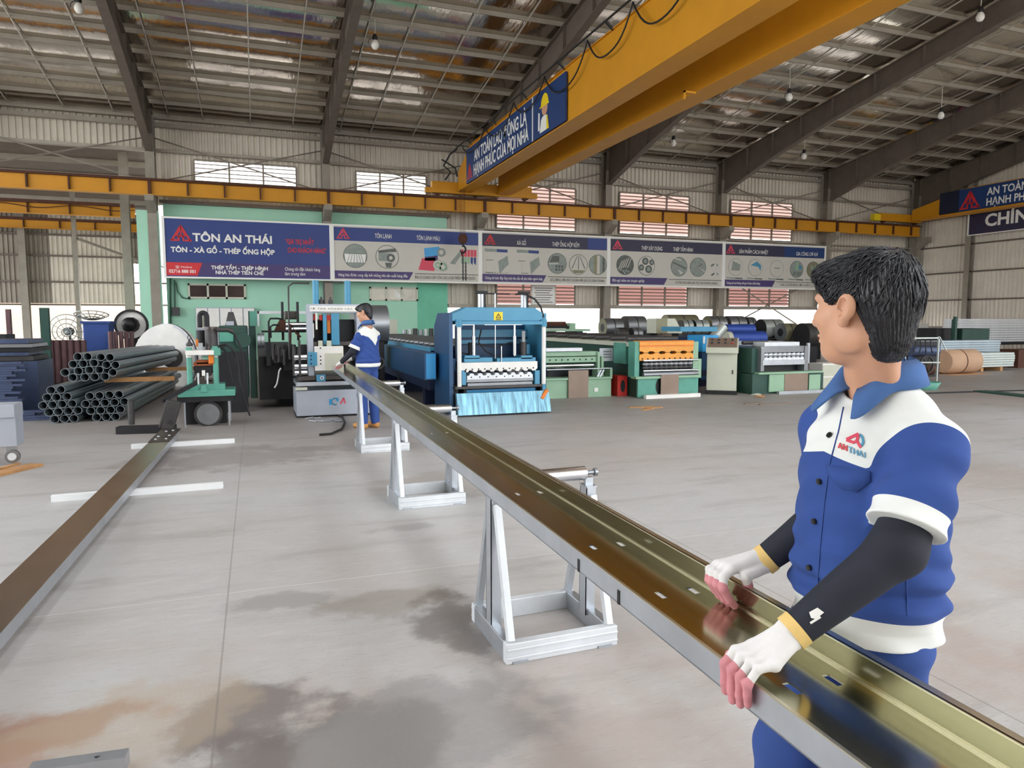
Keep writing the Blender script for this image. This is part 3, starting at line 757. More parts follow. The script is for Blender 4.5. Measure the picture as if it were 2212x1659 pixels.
B2 = Board(1, 'second billboard, beside the dark blue one, with colour coil and tile pictures', 'sign_cream')
B2.bands('sign_navy', 'sign_purple', .53); B2.logo(.07, .235, .42, 'sign_pink')
B2.text('TÔN LẠNH', .275, .385, .2, .085); B2.text('TÔN LẠNH MÀU', .555, .715, .205, .085)
B2.text('Hàng hóa được cung cấp bởi những nhà sản xuất hàng đầu', .035, .49, .935, .055); B2.text('ĐẠI LÝ CUNG CẤP TÔN CÁC LOẠI TRÊN TOÀN QUỐC', .54, .97, .955, .06, 'sign_dim')
B2.disc(.145, .55, .45, 'sign_grey', [('sign_white', 'p', [(-.8, -.55), (.8, -.55), (.9, .15), (-.9, .15)])] + [('sign_dim', 'p', [(x, -.6), (x + .04, -.6), (x * .6 + .03, .25), (x * .6, .25)]) for x in (-.7, -.42, -.14, .14, .42, .66)])
B2.disc(.355, .55, .45, 'sign_cream', [('sign_dim', 'p', [(-.8, .5), (.7, .75), (.8, .45), (-.7, .3)]), ('sign_grey', 'p', [(-.75, -.35), (.25, -.4), (.3, .3), (-.75, .35)]), ('sign_dim', 'c', (.3, -.08, .36)), ('sign_cream', 'c', (.3, -.08, .16)), ('sign_dim', 'p', [(-.1, -.9), (.3, -.9), (.4, -.5), (-.2, -.5)])])
B2.patch('coil_picture', [(.605, .36), (.71, .32), (.73, .48), (.61, .53)], 'sky_blue'); B2.patch('coil_picture', [(.61, .53), (.7, .49), (.7, .6), (.61, .6)], 'sign_purple'); B2.patch('coil_picture', [(.59, .56), (.685, .53), (.675, .8), (.565, .78)], 'sign_pink')
B2.disc(.70, .68, .2, 'sign_cream', [('pale_green', 'c', (0, 0, .6)), ('sign_cream', 'c', (0, 0, .28))]); B2.disc(.735, .71, .17, 'pale_green', [('sign_cream', 'c', (0, 0, .5))]); B2.disc(.725, .43, .17, 'sign_grey', [('sign_cream', 'c', (0, 0, .5))])
for k in range(5):
    u = .865 + k * .023; B2.patch('tile_picture', [(u, .36), (u + .019, .36), (u + .019, .5), (u, .5)], 'sign_pink'); B2.patch('tile_picture', [(u, .51), (u + .018, .51), (u + .014, .66), (u, .62)], 'pale_green' if k < 3 else 'sign_navy')
B2.patch('tile_picture', [(.785, .64), (.86, .38), (.875, .44), (.82, .66)], 'sign_grey')

B3 = Board(2, 'third billboard, behind the hanging hook, with purlin drawings and pipe pictures', 'sign_cream')
B3.bands('sign_dark', 'sign_purple', .5); B3.logo(.07, .235, .42); B3.patch('header_patch', [(.83, .02), (.99, .02), (.99, .265), (.83, .265)], 'sign_navy', .034)
B3.text('XÀ GỒ', .27, .34, .225, .085); B3.text('THÉP ỐNG HỘP KẼM', .545, .76, .225, .085)
for u in (.03, .27): B3.patch('size_bar', [(u, .32), (u + .17, .33), (u + .17, .39), (u, .38)], 'sign_grey'); B3.patch('size_bar', [(u + .09, .325), (u + .17, .33), (u + .17, .39), (u + .09, .385)], 'sign_navy', .034)
for u, z in ((.04, 0), (.28, 1)):
    lines = [((u, .55), (u + .05, .55)), ((u + .025 if z else u, .55), (u + .025 if z else u, .8)), ((u + (.025 if z else 0), .8), (u + (.075 if z else .05), .8))]
    for (a, c), (d_, e) in lines: B3.patch('profile_drawing', [(a, c - .006), (d_ + .004, e - .006), (d_ + .004, e + .006), (a, c + .006)], 'sign_dim')
    B3.patch('profile_drawing', [(u + .09, .57), (u + .16, .45), (u + .17, .62), (u + .1, .82)], 'sign_grey')
B3.text('Z100 x 50 x 15 x 1.5', .03, .2, .8 + .02, .03, 'sign_dim')
B3.text('Chúng tôi luôn đáp ứng mọi nhu cầu về phụ kiện ngành thép', .03, .47, .935, .055); B3.text('SỐ LƯỢNG LỚN ĐẠT CHUẨN VỚI GIÁ CẢ CẠNH TRANH', .53, .97, .95, .06, 'sign_dim')
B3.disc(.585, .58, .43, 'sign_grey', [('sign_dim', 'p', [(-.8, .1), (.2, .15), (.2, .7), (-.5, .75)]), ('sign_cream', 'p', [(-.9, -.1), (.1, -.05), (.1, .05), (-.9, 0)])] + [('sign_dim', 'p', [(x, y), (x + .22, y), (x + .22, y + .22), (x, y + .22)]) for x in (-.2, .1, .4) for y in (-.7, -.4)])
B3.disc(.755, .59, .43, 'sign_cream', [('sign_dim', 'p', [(-.75, -.4), (-.65, -.4), (-.12, .8), (-.18, .8)]), ('sign_dim', 'p', [(.75, -.4), (.65, -.4), (.12, .8), (.18, .8)]), ('sign_dim', 'p', [(-.04, -.5), (.04, -.5), (.03, .85), (-.03, .85)]), ('coil_olive', 'p', [(-.75, -.55), (.75, -.55), (.4, -.85), (-.4, -.85)])])
B3.disc(.915, .58, .43, 'sign_grey', [('coil_olive', 'p', [(-.45, -.9), (-.1, -.9), (-.1, .9), (-.45, .9)]), ('sign_cream', 'p', [(-.1, -.9), (.2, -.9), (.2, .9), (-.1, .9)]), ('sign_dim', 'p', [(.5, -.8), (.75, -.6), (.75, .6), (.5, .8)])])

B4 = Board(3, 'fourth billboard with round rebar and pipe-end pictures', 'sign_cream')
B4.bands('sign_dark', 'sign_purple', .5); B4.logo(.07, .235, .42, 'sign_pink')
B4.text('THÉP XÂY DỰNG', .27, .45, .23, .085); B4.text('THÉP TẤM HÌNH', .545, .72, .23, .085)
B4.text('Đội ngũ chăm sóc chuyên nghiệp', .03, .3, .93, .055); B4.text('UY TÍN TẠO NÊN GIÁ TRỊ CHO KHÁCH HÀNG', .57, .95, .95, .055, 'sign_dim')
B4.disc(.135, .57, .43, 'sign_dim', [('sign_cream', 'p', [(x, -.2 - .3 * abs(x)), (x + .1, -.2 - .3 * abs(x)), (x + .5, .75 - abs(x) * .4), (x + .44, .78 - abs(x) * .4)]) for x in (-.8, -.55, -.3, -.05, .2)] + [('sign_grey', 'c', (x, y, .11)) for x, y in ((-.5, -.5), (-.2, -.6), (.1, -.55), (.35, -.65), (-.05, -.82))])
B4.disc(.315, .57, .43, 'sign_cream', [('sign_dim', 'c', q) for q in ((-.15, .45, .38), (.6, .35, .3), (-.6, -.2, .32), (.25, -.35, .4))] + [('sign_grey', 'c', q) for q in ((-.15, .45, .2), (.6, .35, .14), (-.6, -.2, .16), (.25, -.35, .22))])
B4.disc(.6, .57, .43, 'sign_grey', [('sign_dim', 'p', [(-.85, .4), (.8, -.25), (.85, -.1), (-.8, .5)]), ('sign_cream', 'p', [(-.5, .9), (.3, .7), (.2, .62), (-.6, .8)]), ('sign_cream', 'p', [(-.2, -.3), (.5, -.6), (.2, -.8)])])
B4.disc(.77, .57, .43, 'sign_grey', [('sign_dim', 'p', [(.0, .1), (.6, .45), (.62, .4), (.1, .05)]), ('sign_cream', 'p', [(0, 0), (.85, -.4), (.8, -.48)])])
for u, v in ((.885, .47), (.89, .68)): B4.patch('part_picture', [(u, v + .05), (u + .03, v), (u + .035, v + .03), (u + .01, v + .08)], 'sign_dim'); B4.patch('part_picture', [(u + .05, v), (u + .07, v + .02), (u + .065, v + .07), (u + .06, v + .07)], 'sign_grey')

B5 = Board(4, 'fifth billboard, next to the black hair, with insulation and machining pictures', 'sign_cream')
B5.bands('sign_dark', 'sign_purple', .5); B5.logo(.06, .235, .42, 'sign_pink'); B5.patch('header_patch', [(.58, .02), (.99, .02), (.99, .265), (.58, .265)], 'banner_blue', .034)
B5.text('SẢN PHẨM CÁCH NHIỆT', .14, .42, .22, .085); B5.text('GIA CÔNG CƠ KHÍ', .7, .92, .22, .085)
B5.text('Chúng tôi nói không với giá rẻ kém chất lượng', .03, .35, .93, .05); B5.text('GIÁ CẢ ĐI ĐÔI VỚI CHẤT LƯỢNG', .55, .95, .95, .055, 'sign_dim')
B5.disc(.11, .54, .4, 'sign_cream', [('sign_grey', 'p', [(-.6, -.4), (.6, -.4), (.7, .3), (-.4, .7)])], 'sign_grey'); B5.disc(.3, .54, .4, 'sign_cream', [('machine_blue', 'p', [(-.7, .25), (.2, .75), (.8, .3), (.75, -.4), (.4, .1)])], 'sign_grey'); B5.disc(.51, .55, .4, 'sign_cream', [('sign_grey', 'p', [(-.4, .0), (.4, 0), (.5, .12), (-.4, .12)])], 'sign_grey')
B5.disc(.71, .55, .4, 'sign_grey', [('pale_green', 'p', [(-.2, -.1), (.2, -.1), (.25, .9), (-.1, .9)]), ('machine_blue', 'p', [(.3, 0), (.8, .1), (.6, .5), (.3, .4)])] + [('sign_dim', 'p', [(x, -.75), (x + .1, -.75), (x + .25, -.3), (x + .15, -.3)]) for x in (-.6, -.35, -.1, .15, .4)]); B5.disc(.88, .55, .4, 'coil_olive', [('pale_green', 'p', [(-.4, .6), (0, .2), (.4, .7), (.3, -.1), (-.3, -.1)]), ('sign_dim', 'c', (0, -.2, .3)), ('sign_grey', 'c', (-.1, -.6, .2))])
for u in (.03, .22, .43, .63, .8): B5.patch('caption_bar', [(u, .775), (u + .15, .785), (u + .15, .815), (u, .805)], 'sign_grey'); B5.patch('caption_bar', [(u + .08, .78), (u + .15, .785), (u + .15, .815), (u + .08, .81)], 'sign_dim', .034)

nb = thing('notice_board', 'white notice sheet with printed lines fixed to the wall behind the blue press', 'notice board', (11.7, 28.4, 2.2))
b = MB(); b.box(11.25, 28.36, 2.12, 12.3, 28.4, 3.0); b.build('sheet', 'sign_white', nb)
b = MB()
for k in range(7): b.box(11.35 + (k % 2) * .05, 28.354, 2.85 - k * .1, 12.2 - (k % 3) * .07, 28.361, 2.88 - k * .1)
b.build('printed_lines', 'sign_dim', nb)
b = MB(); b.box(11.2, 28.35, 2.07, 11.25, 28.42, 3.05); b.box(12.3, 28.35, 2.07, 12.35, 28.42, 3.05); b.box(11.2, 28.35, 2.07, 12.35, 28.42, 2.12); b.box(11.2, 28.35, 3.0, 12.35, 28.42, 3.05); b.build('frame', 'sign_cream', nb)

# yellow girders of the annex crane, behind the first open bay
for y, z0, z1, x1, lab in ((33.4, 5.75, 6.15, -4.55, 'nearer yellow crane girder in the dim side hall, with loose cable'), (39.0, 5.78, 6.13, -4.7, 'farther yellow runway girder under the dim side hall roof')):
    r = thing('runway_girder', lab, 'crane beam', (-12, y, z0))
    b = MB(); b.box(-22, y - .01, z0, x1, y + .01, z1); b.box(-22, y - .13, z0 - .02, x1, y + .13, z0); b.build('web', 'crane_yellow', r)
    b = MB(); b.box(-22, y - .15, z1, x1, y + .15, z1 + .12); b.build('top_flange', 'rust_brown', r)
    for k in range(8):
        x = x1 - .9 - k * 1.45; b = MB(); b.box(x - .02, y - .11, z0, x + .02, y - .01, z1); b.build('stiffener', 'rust_brown', r)
    if y < 35:
        b = MB(); b.tube([(x1 - i * .35, y - .14, z1 - .05 - .07 * (1 + math.sin(i * .8))) for i in range(24)], .018, 5); b.build('cable', 'rust_brown', r)
# ================================================================ MACHINES along the back of the shop
def pb(b, x0, y0, x1, y1, Y, d=.1, dy=0.0):
    """box whose front face fills a measured rectangle of the photograph at distance Y, d deep"""
    xm, ym = (x0 + x1) / 2, (y0 + y1) / 2
    X0, X1 = atY(x0, ym, Y).x, atY(x1, ym, Y).x; Z1, Z0 = atY(xm, y0, Y).z, atY(xm, y1, Y).z
    return b.box(X0, Y + dy, max(Z0, 0.0), X1, Y + dy + d, Z1)
def part(parent, name, m, *rects, Y=None, d=.1, bevel=0.0):
    for q in rects:
        b = MB(); pb(b, *q[:4], q[4] if len(q) > 4 else Y, q[5] if len(q) > 5 else d); o = b.build(name, m, parent, bevel=bevel)
    return o
def toothed(b, x0, x1, z0, z1, y0, y1, n, amp, top=True):
    """a die bar with a row of trapezoid teeth along one edge"""
    pts = []; w = (x1 - x0) / n
    for i in range(n):
        a = x0 + w * i
        if top: pts += [(a, z1 - amp), (a + w * .25, z1 - amp), (a + w * .4, z1), (a + w * .75, z1), (a + w * .9, z1 - amp)]
        else: pts += [(a, z0 + amp), (a + w * .25, z0 + amp), (a + w * .4, z0), (a + w * .75, z0), (a + w * .9, z0 + amp)]
    base = z0 if top else z1
    poly = [(x0, base)] + pts + [(x1, pts[-1][1]), (x1, base)]
    return b.prism(poly, 'y', y0, y1)

# ---- 1. big blue roofing press
PY = 10.6
r = thing('roll_forming_press', 'big light-blue roofing press with yellow warning sticker and white posts', 'press machine', (3.65, PY + .5, 0))
pX = lambda px, Y=PY: atY(px, 760, Y).x
pZ = lambda py, Y=PY: atY(1080, py, Y).z
zc0, zc1 = pZ(694), pZ(664)
b = MB(); b.prism([(pX(977), zc0), (pX(977), pZ(678)), (pX(1010), zc1), (pX(1155), zc1), (pX(1172), pZ(676)), (pX(1172), zc0)], 'y', PY, PY + .35); cw = b.build('crown', 'machine_blue', r, bevel=.01)
b = MB(); b.box(pX(984), PY - .06, pZ(701), pX(1176), PY + .4, zc0); b.build('crown_flange', 'machine_blue', cw)
b = MB(); pb(b, 1067, 674, 1086, 692, PY - .006, .006); b.slot = 1
s0 = Vector(((pX(1067) + pX(1086)) / 2, PY - .008, pZ(687)))
for p, q in (((-.04, 0), (.04, 0)), ((-.04, 0), (0, .07)), ((.04, 0), (0, .07))): b.bar(s0 + Vector((p[0], 0, p[1])), s0 + Vector((q[0], 0, q[1])), .01, .003, up=(0, 1, 0))
b.bar(s0 + Vector((0, 0, .018)), s0 + Vector((0, 0, .042)), .009, .003, up=(0, 1, 0)); b.box(s0.x - .045, s0.y - .001, s0.z - .03, s0.x + .045, s0.y + .001, s0.z - .02)
b.build('warning_sticker', ['yellow_sticker', 'black'], cw)
for a in (1030, 1120):
    b = MB(); x = pX(a, PY + .5); b.cyl((x, PY + .25, zc0), (x, PY + .25, pZ(634, PY + .25)), .055, 18); b.slot = 1; b.box(x - .09, PY + .2, pZ(634, PY + .25), x + .09, PY + .3, pZ(629, PY + .25)); b.cyl((x + .05, PY + .2, zc0), (x + .05, PY + .2, pZ(632)), .012, 8); b.build('lift_cylinder', ['galv', 'iron_dark'], r)
b = MB(); b.tube([(pX(1122), PY + .2, pZ(634)), (pX(1140), PY + .15, pZ(633)), (pX(1160), PY + .1, pZ(645)), (pX(1170), PY + .05, pZ(662)), (pX(1174), PY, pZ(685))], .016, 8); b.tube([(pX(1035), PY + .2, pZ(633)), (pX(1110), PY + .2, pZ(634))], .012, 6); b.build('hydraulic_hose', 'rubber', r)
# side frames behind the posts
for a, c in ((963, 984), (1166, 1176)):
    b = MB(); b.prism([(PY + .02, 0.02), (PY + 1.0, .02), (PY + 1.0, pZ(705)), (PY + .75, pZ(676)), (PY + .02, pZ(676))], 'x', pX(a) + .06, pX(a) + .12); b.build('side_frame', 'machine_blue' if a > 1100 else 'deep_blue', r)
b = MB(); pb(b, 984, 702, 1166, 780, PY + .85, .05); b.build('rear_panel', 'deep_blue', r)
b = MB(); pb(b, 996, 712, 1160, 728, PY + .7, .08); pb(b, 996, 734, 1160, 742, PY + .7, .06); b.build('rear_beam', 'machine_blue', r)
for a in (991, 1173):
    b = MB(); b.cyl((pX(a), PY - .03, pZ(832)), (pX(a), PY - .03, pZ(701)), .034, 16); po = b.build('post', 'white_paint', r)
    b = MB(); b.cyl((pX(a), PY - .03, pZ(706)), (pX(a), PY - .03, pZ(690)), .05, 16); b.build('nut', 'machine_blue', po)
for a in (976, 1150):
    b = MB(); b.cyl((pX(a), PY + .4, pZ(772)), (pX(a), PY + .4, pZ(716)), .03, 14); b.slot = 1; b.cyl((pX(a) + .04, PY + .35, pZ(768)), (pX(a) + .04, PY + .35, pZ(746)), .055, 14); b.build('guide_post', ['white_paint', 'machine_blue'], r)
for a in (1028, 1117):
    b = MB(); b.cyl((pX(a), PY + .12, pZ(770)), (pX(a), PY + .12, pZ(702)), .021, 14); b.cyl((pX(a), PY + .12, pZ(768)), (pX(a), PY + .12, pZ(726)), .032, 14); b.build('ram_rod', 'chrome', r)
for a, c in ((1018, 1036), (1132, 1147)):
    b = MB(); x = (pX(a) + pX(c)) / 2; b.cyl((x, PY + .2, pZ(776)), (x, PY + .2, pZ(740)), .06, 16); b.build('stop_cylinder', 'iron', r)
b = MB(); b.cyl((pX(1072), PY + .05, pZ(775)), (pX(1072), PY + .05, pZ(634)), .008, 8); b.cyl((pX(1084), PY + .02, pZ(785)), (pX(1084), PY + .02, pZ(748)), .01, 8); b.build('gauge_rod', 'chrome', r)
for pts in ([(1050, 712), (1044, 740), (1060, 760), (1072, 766)], [(1036, 742), (1060, 748), (1085, 752), (1110, 742), (1135, 738)], [(1100, 770), (1082, 772), (1070, 766)], [(1000, 745), (1006, 762), (1030, 768)]):
    b = MB(); b.tube([(pX(p), PY + .25, pZ(q)) for p, q in pts], .012, 6); b.build('hydraulic_hose', 'rubber', r)
part(r, 'press_beam', 'machine_blue', (1003, 773, 1064, 782), (1074, 773, 1157, 782), (1004, 768, 1036, 775), (1126, 768, 1150, 775), Y=PY + .05, d=.3)
b = MB(); x0, x1 = pX(996), pX(1160); b.box(x0, PY - .02, pZ(795), x1, PY + .22, pZ(782)); toothed(b, x0, x1, pZ(802), pZ(795), PY - .02, PY + .22, 9, .03, top=False)
b.slot = 1
for k in range(12): x = x0 + (x1 - x0) * (k + .7) / 12.4; b.cyl((x, PY - .025, pZ(796)), (x, PY - .015, pZ(796)), .012, 10)
b.build('upper_die', ['white_paint', 'black'], r)
b = MB(); toothed(b, pX(1008), pX(1150), pZ(818), pZ(805), PY - .02, PY + .22, 8, .035); b.slot = 1
for k in range(8): x = pX(1008) + (pX(1150) - pX(1008)) * (k + .5) / 8; b.cyl((x, PY - .025, pZ(813)), (x, PY - .015, pZ(813)), .011, 10)
b.build('lower_die', ['galv_bright', 'black'], r)
part(r, 'bed_bar', 'coil_grey', (1008, 818, 1152, 824), (1010, 826, 1150, 835), Y=PY + .02, d=.25)
part(r, 'bed_bar', 'iron', (984, 833, 1172, 838), Y=PY - .08, d=.4)
part(r, 'front_panel', 'sky_blue', (1008, 840, 1156, 853), Y=PY + .1, d=.05)
part(r, 'bed_body', 'navy_blue', (1000, 838, 1166, 884), Y=PY + .22, d=.6)
for a, c in ((998, 1007), (1156, 1166)): part(r, 'die_guide', 'machine_blue', (a, 800, c, 832), Y=PY - .02, d=.2)
for a, c in ((972, 984), (985, 990), (1002, 1008), (1168, 1174)): part(r, 'leg', 'iron_dark', (a, 832, c, 895), Y=PY + .05, d=.2)
part(r, 'valve_block', 'deep_blue', (970, 775, 984, 800), (974, 800, 981, 830), Y=PY + .1, d=.2)
tr = atZ(985, 902)
mat('streaked_blue', '#6f9fb4', .3, .35, .6, 3.5, stretch=(6, 1, .6))
b = MB(); b.prism([(PY - .12, .36), (PY - .05, .36), (PY - .1, .03), (PY - .22, .03)], 'x', 2.9, 4.45); b.build('splash_tray', 'streaked_blue', r)
b = MB(); b.bar((pX(1163), PY - .15, pZ(862)), (pX(1173), PY - .15, pZ(845)), .05, .05); b.bar((pX(1171), PY - .15, pZ(847)), (pX(1176), PY - .15, pZ(845)), .04, .05); b.build('foot_valve', 'orange', r)

# its long roll-forming bed running to the back wall
r = thing('roll_forming_line', 'long deep-blue roll forming bed running back from the big blue press', 'roll forming machine', (3.4, 11.3, 0))
b = MB(); b.box(2.77, 11.72, .3, 4.2, 21, .62); b.box(2.8, 11.72, .62, 4.15, 21, .98); b.build('bed', 'navy_blue', r)
b = MB(); b.box(2.58, 11.25, .52, 2.77, 21, .96); g = b.build('side_guard', 'deep_blue', r)
b = MB(); b.box(2.6, 11.235, .54, 2.76, 11.25, .95); b.build('lit_end_face', 'sky_blue', g)  # lighter blue paints the light on the guard's end face
b = MB(); b.box(2.78, 11.72, .96, 2.9, 21, 1.03); b.build('table_rail', 'machine_blue', r)
for k in range(20):
    y = 11.8 + k * .45; b = MB(); b.cyl((3.0, y, 1.04), (4.15, y, 1.04), .06, 10); b.build('forming_roller', 'coil_grey', r)
for k in range(4):
    y = 12.2 + k * 2.4; b = MB(); b.box(2.8, y, 0, 4.2, y + .18, .3); b.build('leg', 'navy_blue', r)

# ---- 2. grey punching and shearing machine with the far worker
GY = 11.15
gX = lambda px, Y=GY: atY(px, 780, Y).x
gZ = lambda py, Y=GY: atY(700, py, Y).z
r = thing('shearing_machine', 'grey hydraulic shearing machine with two tall light-blue cylinders behind the far worker', 'shearing machine', (1.2, GY + .4, 0))
part(r, 'base_cabinet', 'light_grey_machine', (640, 842, 812, 896), Y=GY, d=.9, bevel=.01)
part(r, 'plinth', 'iron_dark', (640, 896, 806, 906), Y=GY + .1, d=.7)
b = MB(); c = Vector((gX(722), GY - .004, gZ(868)))
b.tube([c + Vector((.055 * math.cos(a), 0, .05 * math.sin(a))) for a in [.6 + i * .45 for i in range(11)]], .012, 6); b.slot = 1; b.box(c.x + .02, c.y - .003, c.z + .0, c.x + .05, c.y + .003, c.z + .06); b.slot = 2; b.bar(c + Vector((.08, 0, -.04)), c + Vector((.13, 0, .05)), .02, .006, up=(0, 1, 0)); b.bar(c + Vector((.13, 0, .05)), c + Vector((.15, 0, -.04)), .02, .006, up=(0, 1, 0)); b.slot = 1; b.box(c.x - .09, c.y - .003, c.z - .05, c.x - .06, c.y + .003, c.z + .04)
b.build('emblem', ['machine_blue', 'sky_blue', 'sign_pink'], r)
part(r, 'table', 'galv', (640, 824, 800, 832), Y=GY - .05, d=.9); part(r, 'table', 'oily_steel', (644, 812, 800, 820), Y=GY, d=.8); part(r, 'drip_edge', 'console_cream', (638, 837, 664, 843), Y=GY - .04, d=.1)
part(r, 'upright', 'light_grey_machine', (665, 658, 677, 812), Y=GY + .1, d=.3, bevel=.006); part(r, 'upright', 'light_grey_machine', (771, 664, 781, 800), Y=GY + .1, d=.3, bevel=.006)
part(r, 'crossbeam', 'light_grey_machine', (665, 657, 781, 676), Y=GY + .12, d=.28)
b = MB(); pb(b, 669, 661, 776, 673, GY + .09, .03); hb = b.build('header_plate', 'white_paint', r)
text_mesh('lettering', 'T Đ   T A N   H O A N G   L O C', gZ(664) - gZ(668), 'sign_dim', hb, (gX(674), GY + .088, gZ(668.5)), width=gX(765) - gX(674), depth=.003)
for a in (685.5, 754):
    b = MB(); x = gX(a, GY + .3); b.cyl((x, GY + .3, gZ(660)), (x, GY + .3, gZ(606, GY + .3)), .05, 20); b.build('lift_cylinder', 'machine_blue', r)
for a in (701, 721):
    b = MB(); x = gX(a); b.cyl((x, GY + .3, gZ(658)), (x, GY + .3, gZ(646)), .035, 12); b.cyl((x, GY + .3, gZ(647)), (x, GY + .3, gZ(640)), .015, 8); b.build('valve', 'iron', r)
b = MB(); b.tube([(gX(676), GY + .35, gZ(610)), (gX(640), GY + .4, gZ(610)), (gX(630), GY + .4, gZ(618)), (gX(628), GY + .4, gZ(770))], .013, 8); b.tube([(gX(708), GY + .3, gZ(656)), (gX(707), GY + .3, gZ(610)), (gX(712), GY + .3, gZ(607)), (gX(750), GY + .3, gZ(607))], .013, 8); b.build('hydraulic_pipe', 'iron', r)
part(r, 'slide', 'machine_blue', (698, 678, 706, 745), (716, 677, 733, 745), Y=GY + .12, d=.12); part(r, 'slide', 'oily_steel', (678, 738, 772, 746), Y=GY + .15, d=.2)
part(r, 'guide_block', 'red', (677, 678, 684, 692), (690, 680, 696, 692), (706, 681, 715, 692), Y=GY + .15, d=.1); part(r, 'spring', 'orange', (707, 692, 714, 720), Y=GY + .16, d=.08)
for a, z0, z1 in ((687, 676, 712), (679, 698, 730)):
    b = MB(); b.cyl((gX(a), GY + .12, gZ(z1)), (gX(a), GY + .12, gZ(z0)), .016, 10); b.build('guide_rod', 'white_paint', r)
part(r, 'back_plate', 'iron_dark', (677, 690, 771, 800), Y=GY + .4, d=.05)
part(r, 'tool_holder', 'console_cream', (688, 736, 697, 750), (706, 736, 716, 748), Y=GY + .05, d=.1)
b = MB(); pb(b, 680, 748, 742, 800, GY + .02, .25); b.slot = 1
for q in (752, 770, 778, 786): b.cyl((gX(693), GY + .015, gZ(q)), (gX(693), GY + .025, gZ(q)), .012, 8)
b.build('die_block', ['white_paint', 'iron_dark'], r)
b = MB(); pb(b, 703, 763, 740, 800, GY, .03); b.build('die_cover', 'console_cream', r)
b = MB(); pb(b, 666, 761, 685, 790, GY, .06); b.slot = 1
for q in (768, 776, 785): b.cyl((gX(672), GY - .005, gZ(q)), (gX(672), GY + .005, gZ(q)), .014, 10)
b.build('control_block', ['machine_blue', 'navy_blue'], r)
part(r, 'bracket', 'machine_blue', (684, 810, 703, 824), Y=GY - .08, d=.06)
b = MB(); b.ring((gX(693.5), GY - .1, gZ(815)), (gX(693.5), GY - .07, gZ(815)), .03, .014, 16); b.build('eye_nut', 'chrome', r)
for z in (772, 792, 806):
    b = MB(); b.cyl((gX(634), GY + .15, gZ(z)), (gX(664), GY + .15, gZ(z)), .045, 14); b.build('feed_roller', 'chrome', r)
part(r, 'feed_post', 'iron', (645, 735, 650, 812), (632, 745, 636, 812), Y=GY + .1, d=.06)
b = MB(); pb(b, 648, 745, 668, 810, GY + .35, .2); b.build('gear_case', 'iron_dark', r)
# handwheel side and pipes to the right of the worker
b = MB(); x = gX(820); b.ring((x, GY + .1, gZ(787)), (x, GY + .15, gZ(787)), .1, .08, 24); b.cyl((x - .05, GY + .12, gZ(787)), (x + .05, GY + .12, gZ(787)), .02, 8); b.bar((x, GY + .12, gZ(775)), (x, GY + .12, gZ(799)), .015, .015); b.build('handwheel', 'iron_dark', r)
b = MB(); b.lathe([(.06, 0), (.06, .02), (.015, .07)], c=(gX(800), GY + .2, gZ(770))); b.box(gX(797), GY + .15, gZ(800), gX(806), GY + .3, gZ(772)); b.build('sensor_post', 'console_cream', r)

# big tubing drum and roll line behind the shear
r = thing('decoiler_drum', 'large plain grey drum behind the far worker and the shear', 'drum', (2.2, 14.5, 0))
b = MB(); b.cyl((1.83, 14.5, 1.4), (2.53, 14.5, 1.4), .4, 28); b.build('drum', 'coil_grey', r)
b = MB(); b.box(1.95, 14.3, 0, 2.05, 14.8, 1.1); b.build('leg', 'iron_dark', r)
b = MB(); b.box(2.35, 14.3, 0, 2.45, 14.8, 1.1); b.build('leg', 'iron_dark', r)

r = thing('roll_forming_line', 'dark oily roll forming line with thin red pipes and rollers left of the shear', 'roll forming machine', (.3, 13.5, 0))
LY = 12.6
part(r, 'bed', 'iron_dark', (560, 770, 668, 862, LY, 8.5))
part(r, 'motor_frame', 'iron_dark', (612, 745, 640, 800), (575, 740, 585, 790), Y=LY - .2, d=.2)
b = MB(); pb(b, 615, 672, 644, 690, LY + .4, .4); b.build('gearbox', 'oily_steel', r, bevel=.02)
part(r, 'guard_rail', 'galv_bright', (556, 672, 664, 678), (556, 672, 560, 705), Y=LY + .8, d=.04)
for a in (610, 643):
    b = MB(); x = atY(a, 680, LY + .3).x; b.cyl((x, LY + .3, atY(a, 735, LY + .3).z), (x, LY + .3, atY(a, 652, LY + .3).z), .022, 8); b.build('post', 'iron_dark', r)
for k, q in enumerate((702, 712)):
    b = MB(); b.cyl(atY(616, q, LY + .3), atY(664, q, LY + .3), .05, 14); b.build('feed_roller', 'chrome', r)
b = MB(); b.prism([(atY(592, 705, LY).x, atY(592, 716, LY).z), (atY(606, 705, LY).x, atY(606, 690, LY).z), (atY(618, 705, LY).x, atY(618, 690, LY).z), (atY(618, 705, LY).x, atY(618, 718, LY).z)], 'y', LY + .1, LY + .4); b.build('pump_housing', 'rust_brown', r)
for pts in ([(582, 740), (580, 695), (584, 688), (600, 688), (612, 690)], [(585, 730), (584, 706), (590, 702), (604, 702)], [(565, 716), (620, 716)], [(627, 768), (628, 700), (640, 720), (650, 728)]):
    b = MB(); b.tube([atY(p, q, LY - .05) for p, q in pts], .016, 7); b.build('oil_pipe', 'iron_dark' if pts[0][0] != 627 else 'rust_brown', r)
for a in (556, 564):
    b = MB(); b.cyl(atY(a, 735, LY), atY(a, 735, LY) + Vector((.05, 0, 0)), .12, 18); b.build('forming_roller', 'galv', r)
for k in range(6):
    p = atY(590 + k * 12, 748 + 6 * (k % 3), LY - .22); b = MB(); b.cyl(p, p + Vector((0, 0, -.22)), .03, 10); b.cyl(p + Vector((0, 0, .04)), p, .045, 10); b.build('adjusting_screw', 'iron', r)
for k in range(4):
    p = atY(596 + k * 16, 775, LY - .02); b = MB(); b.cyl(p, p - Vector((0, .12, 0)), .07, 16); b.build('shaft_end', 'iron', r)
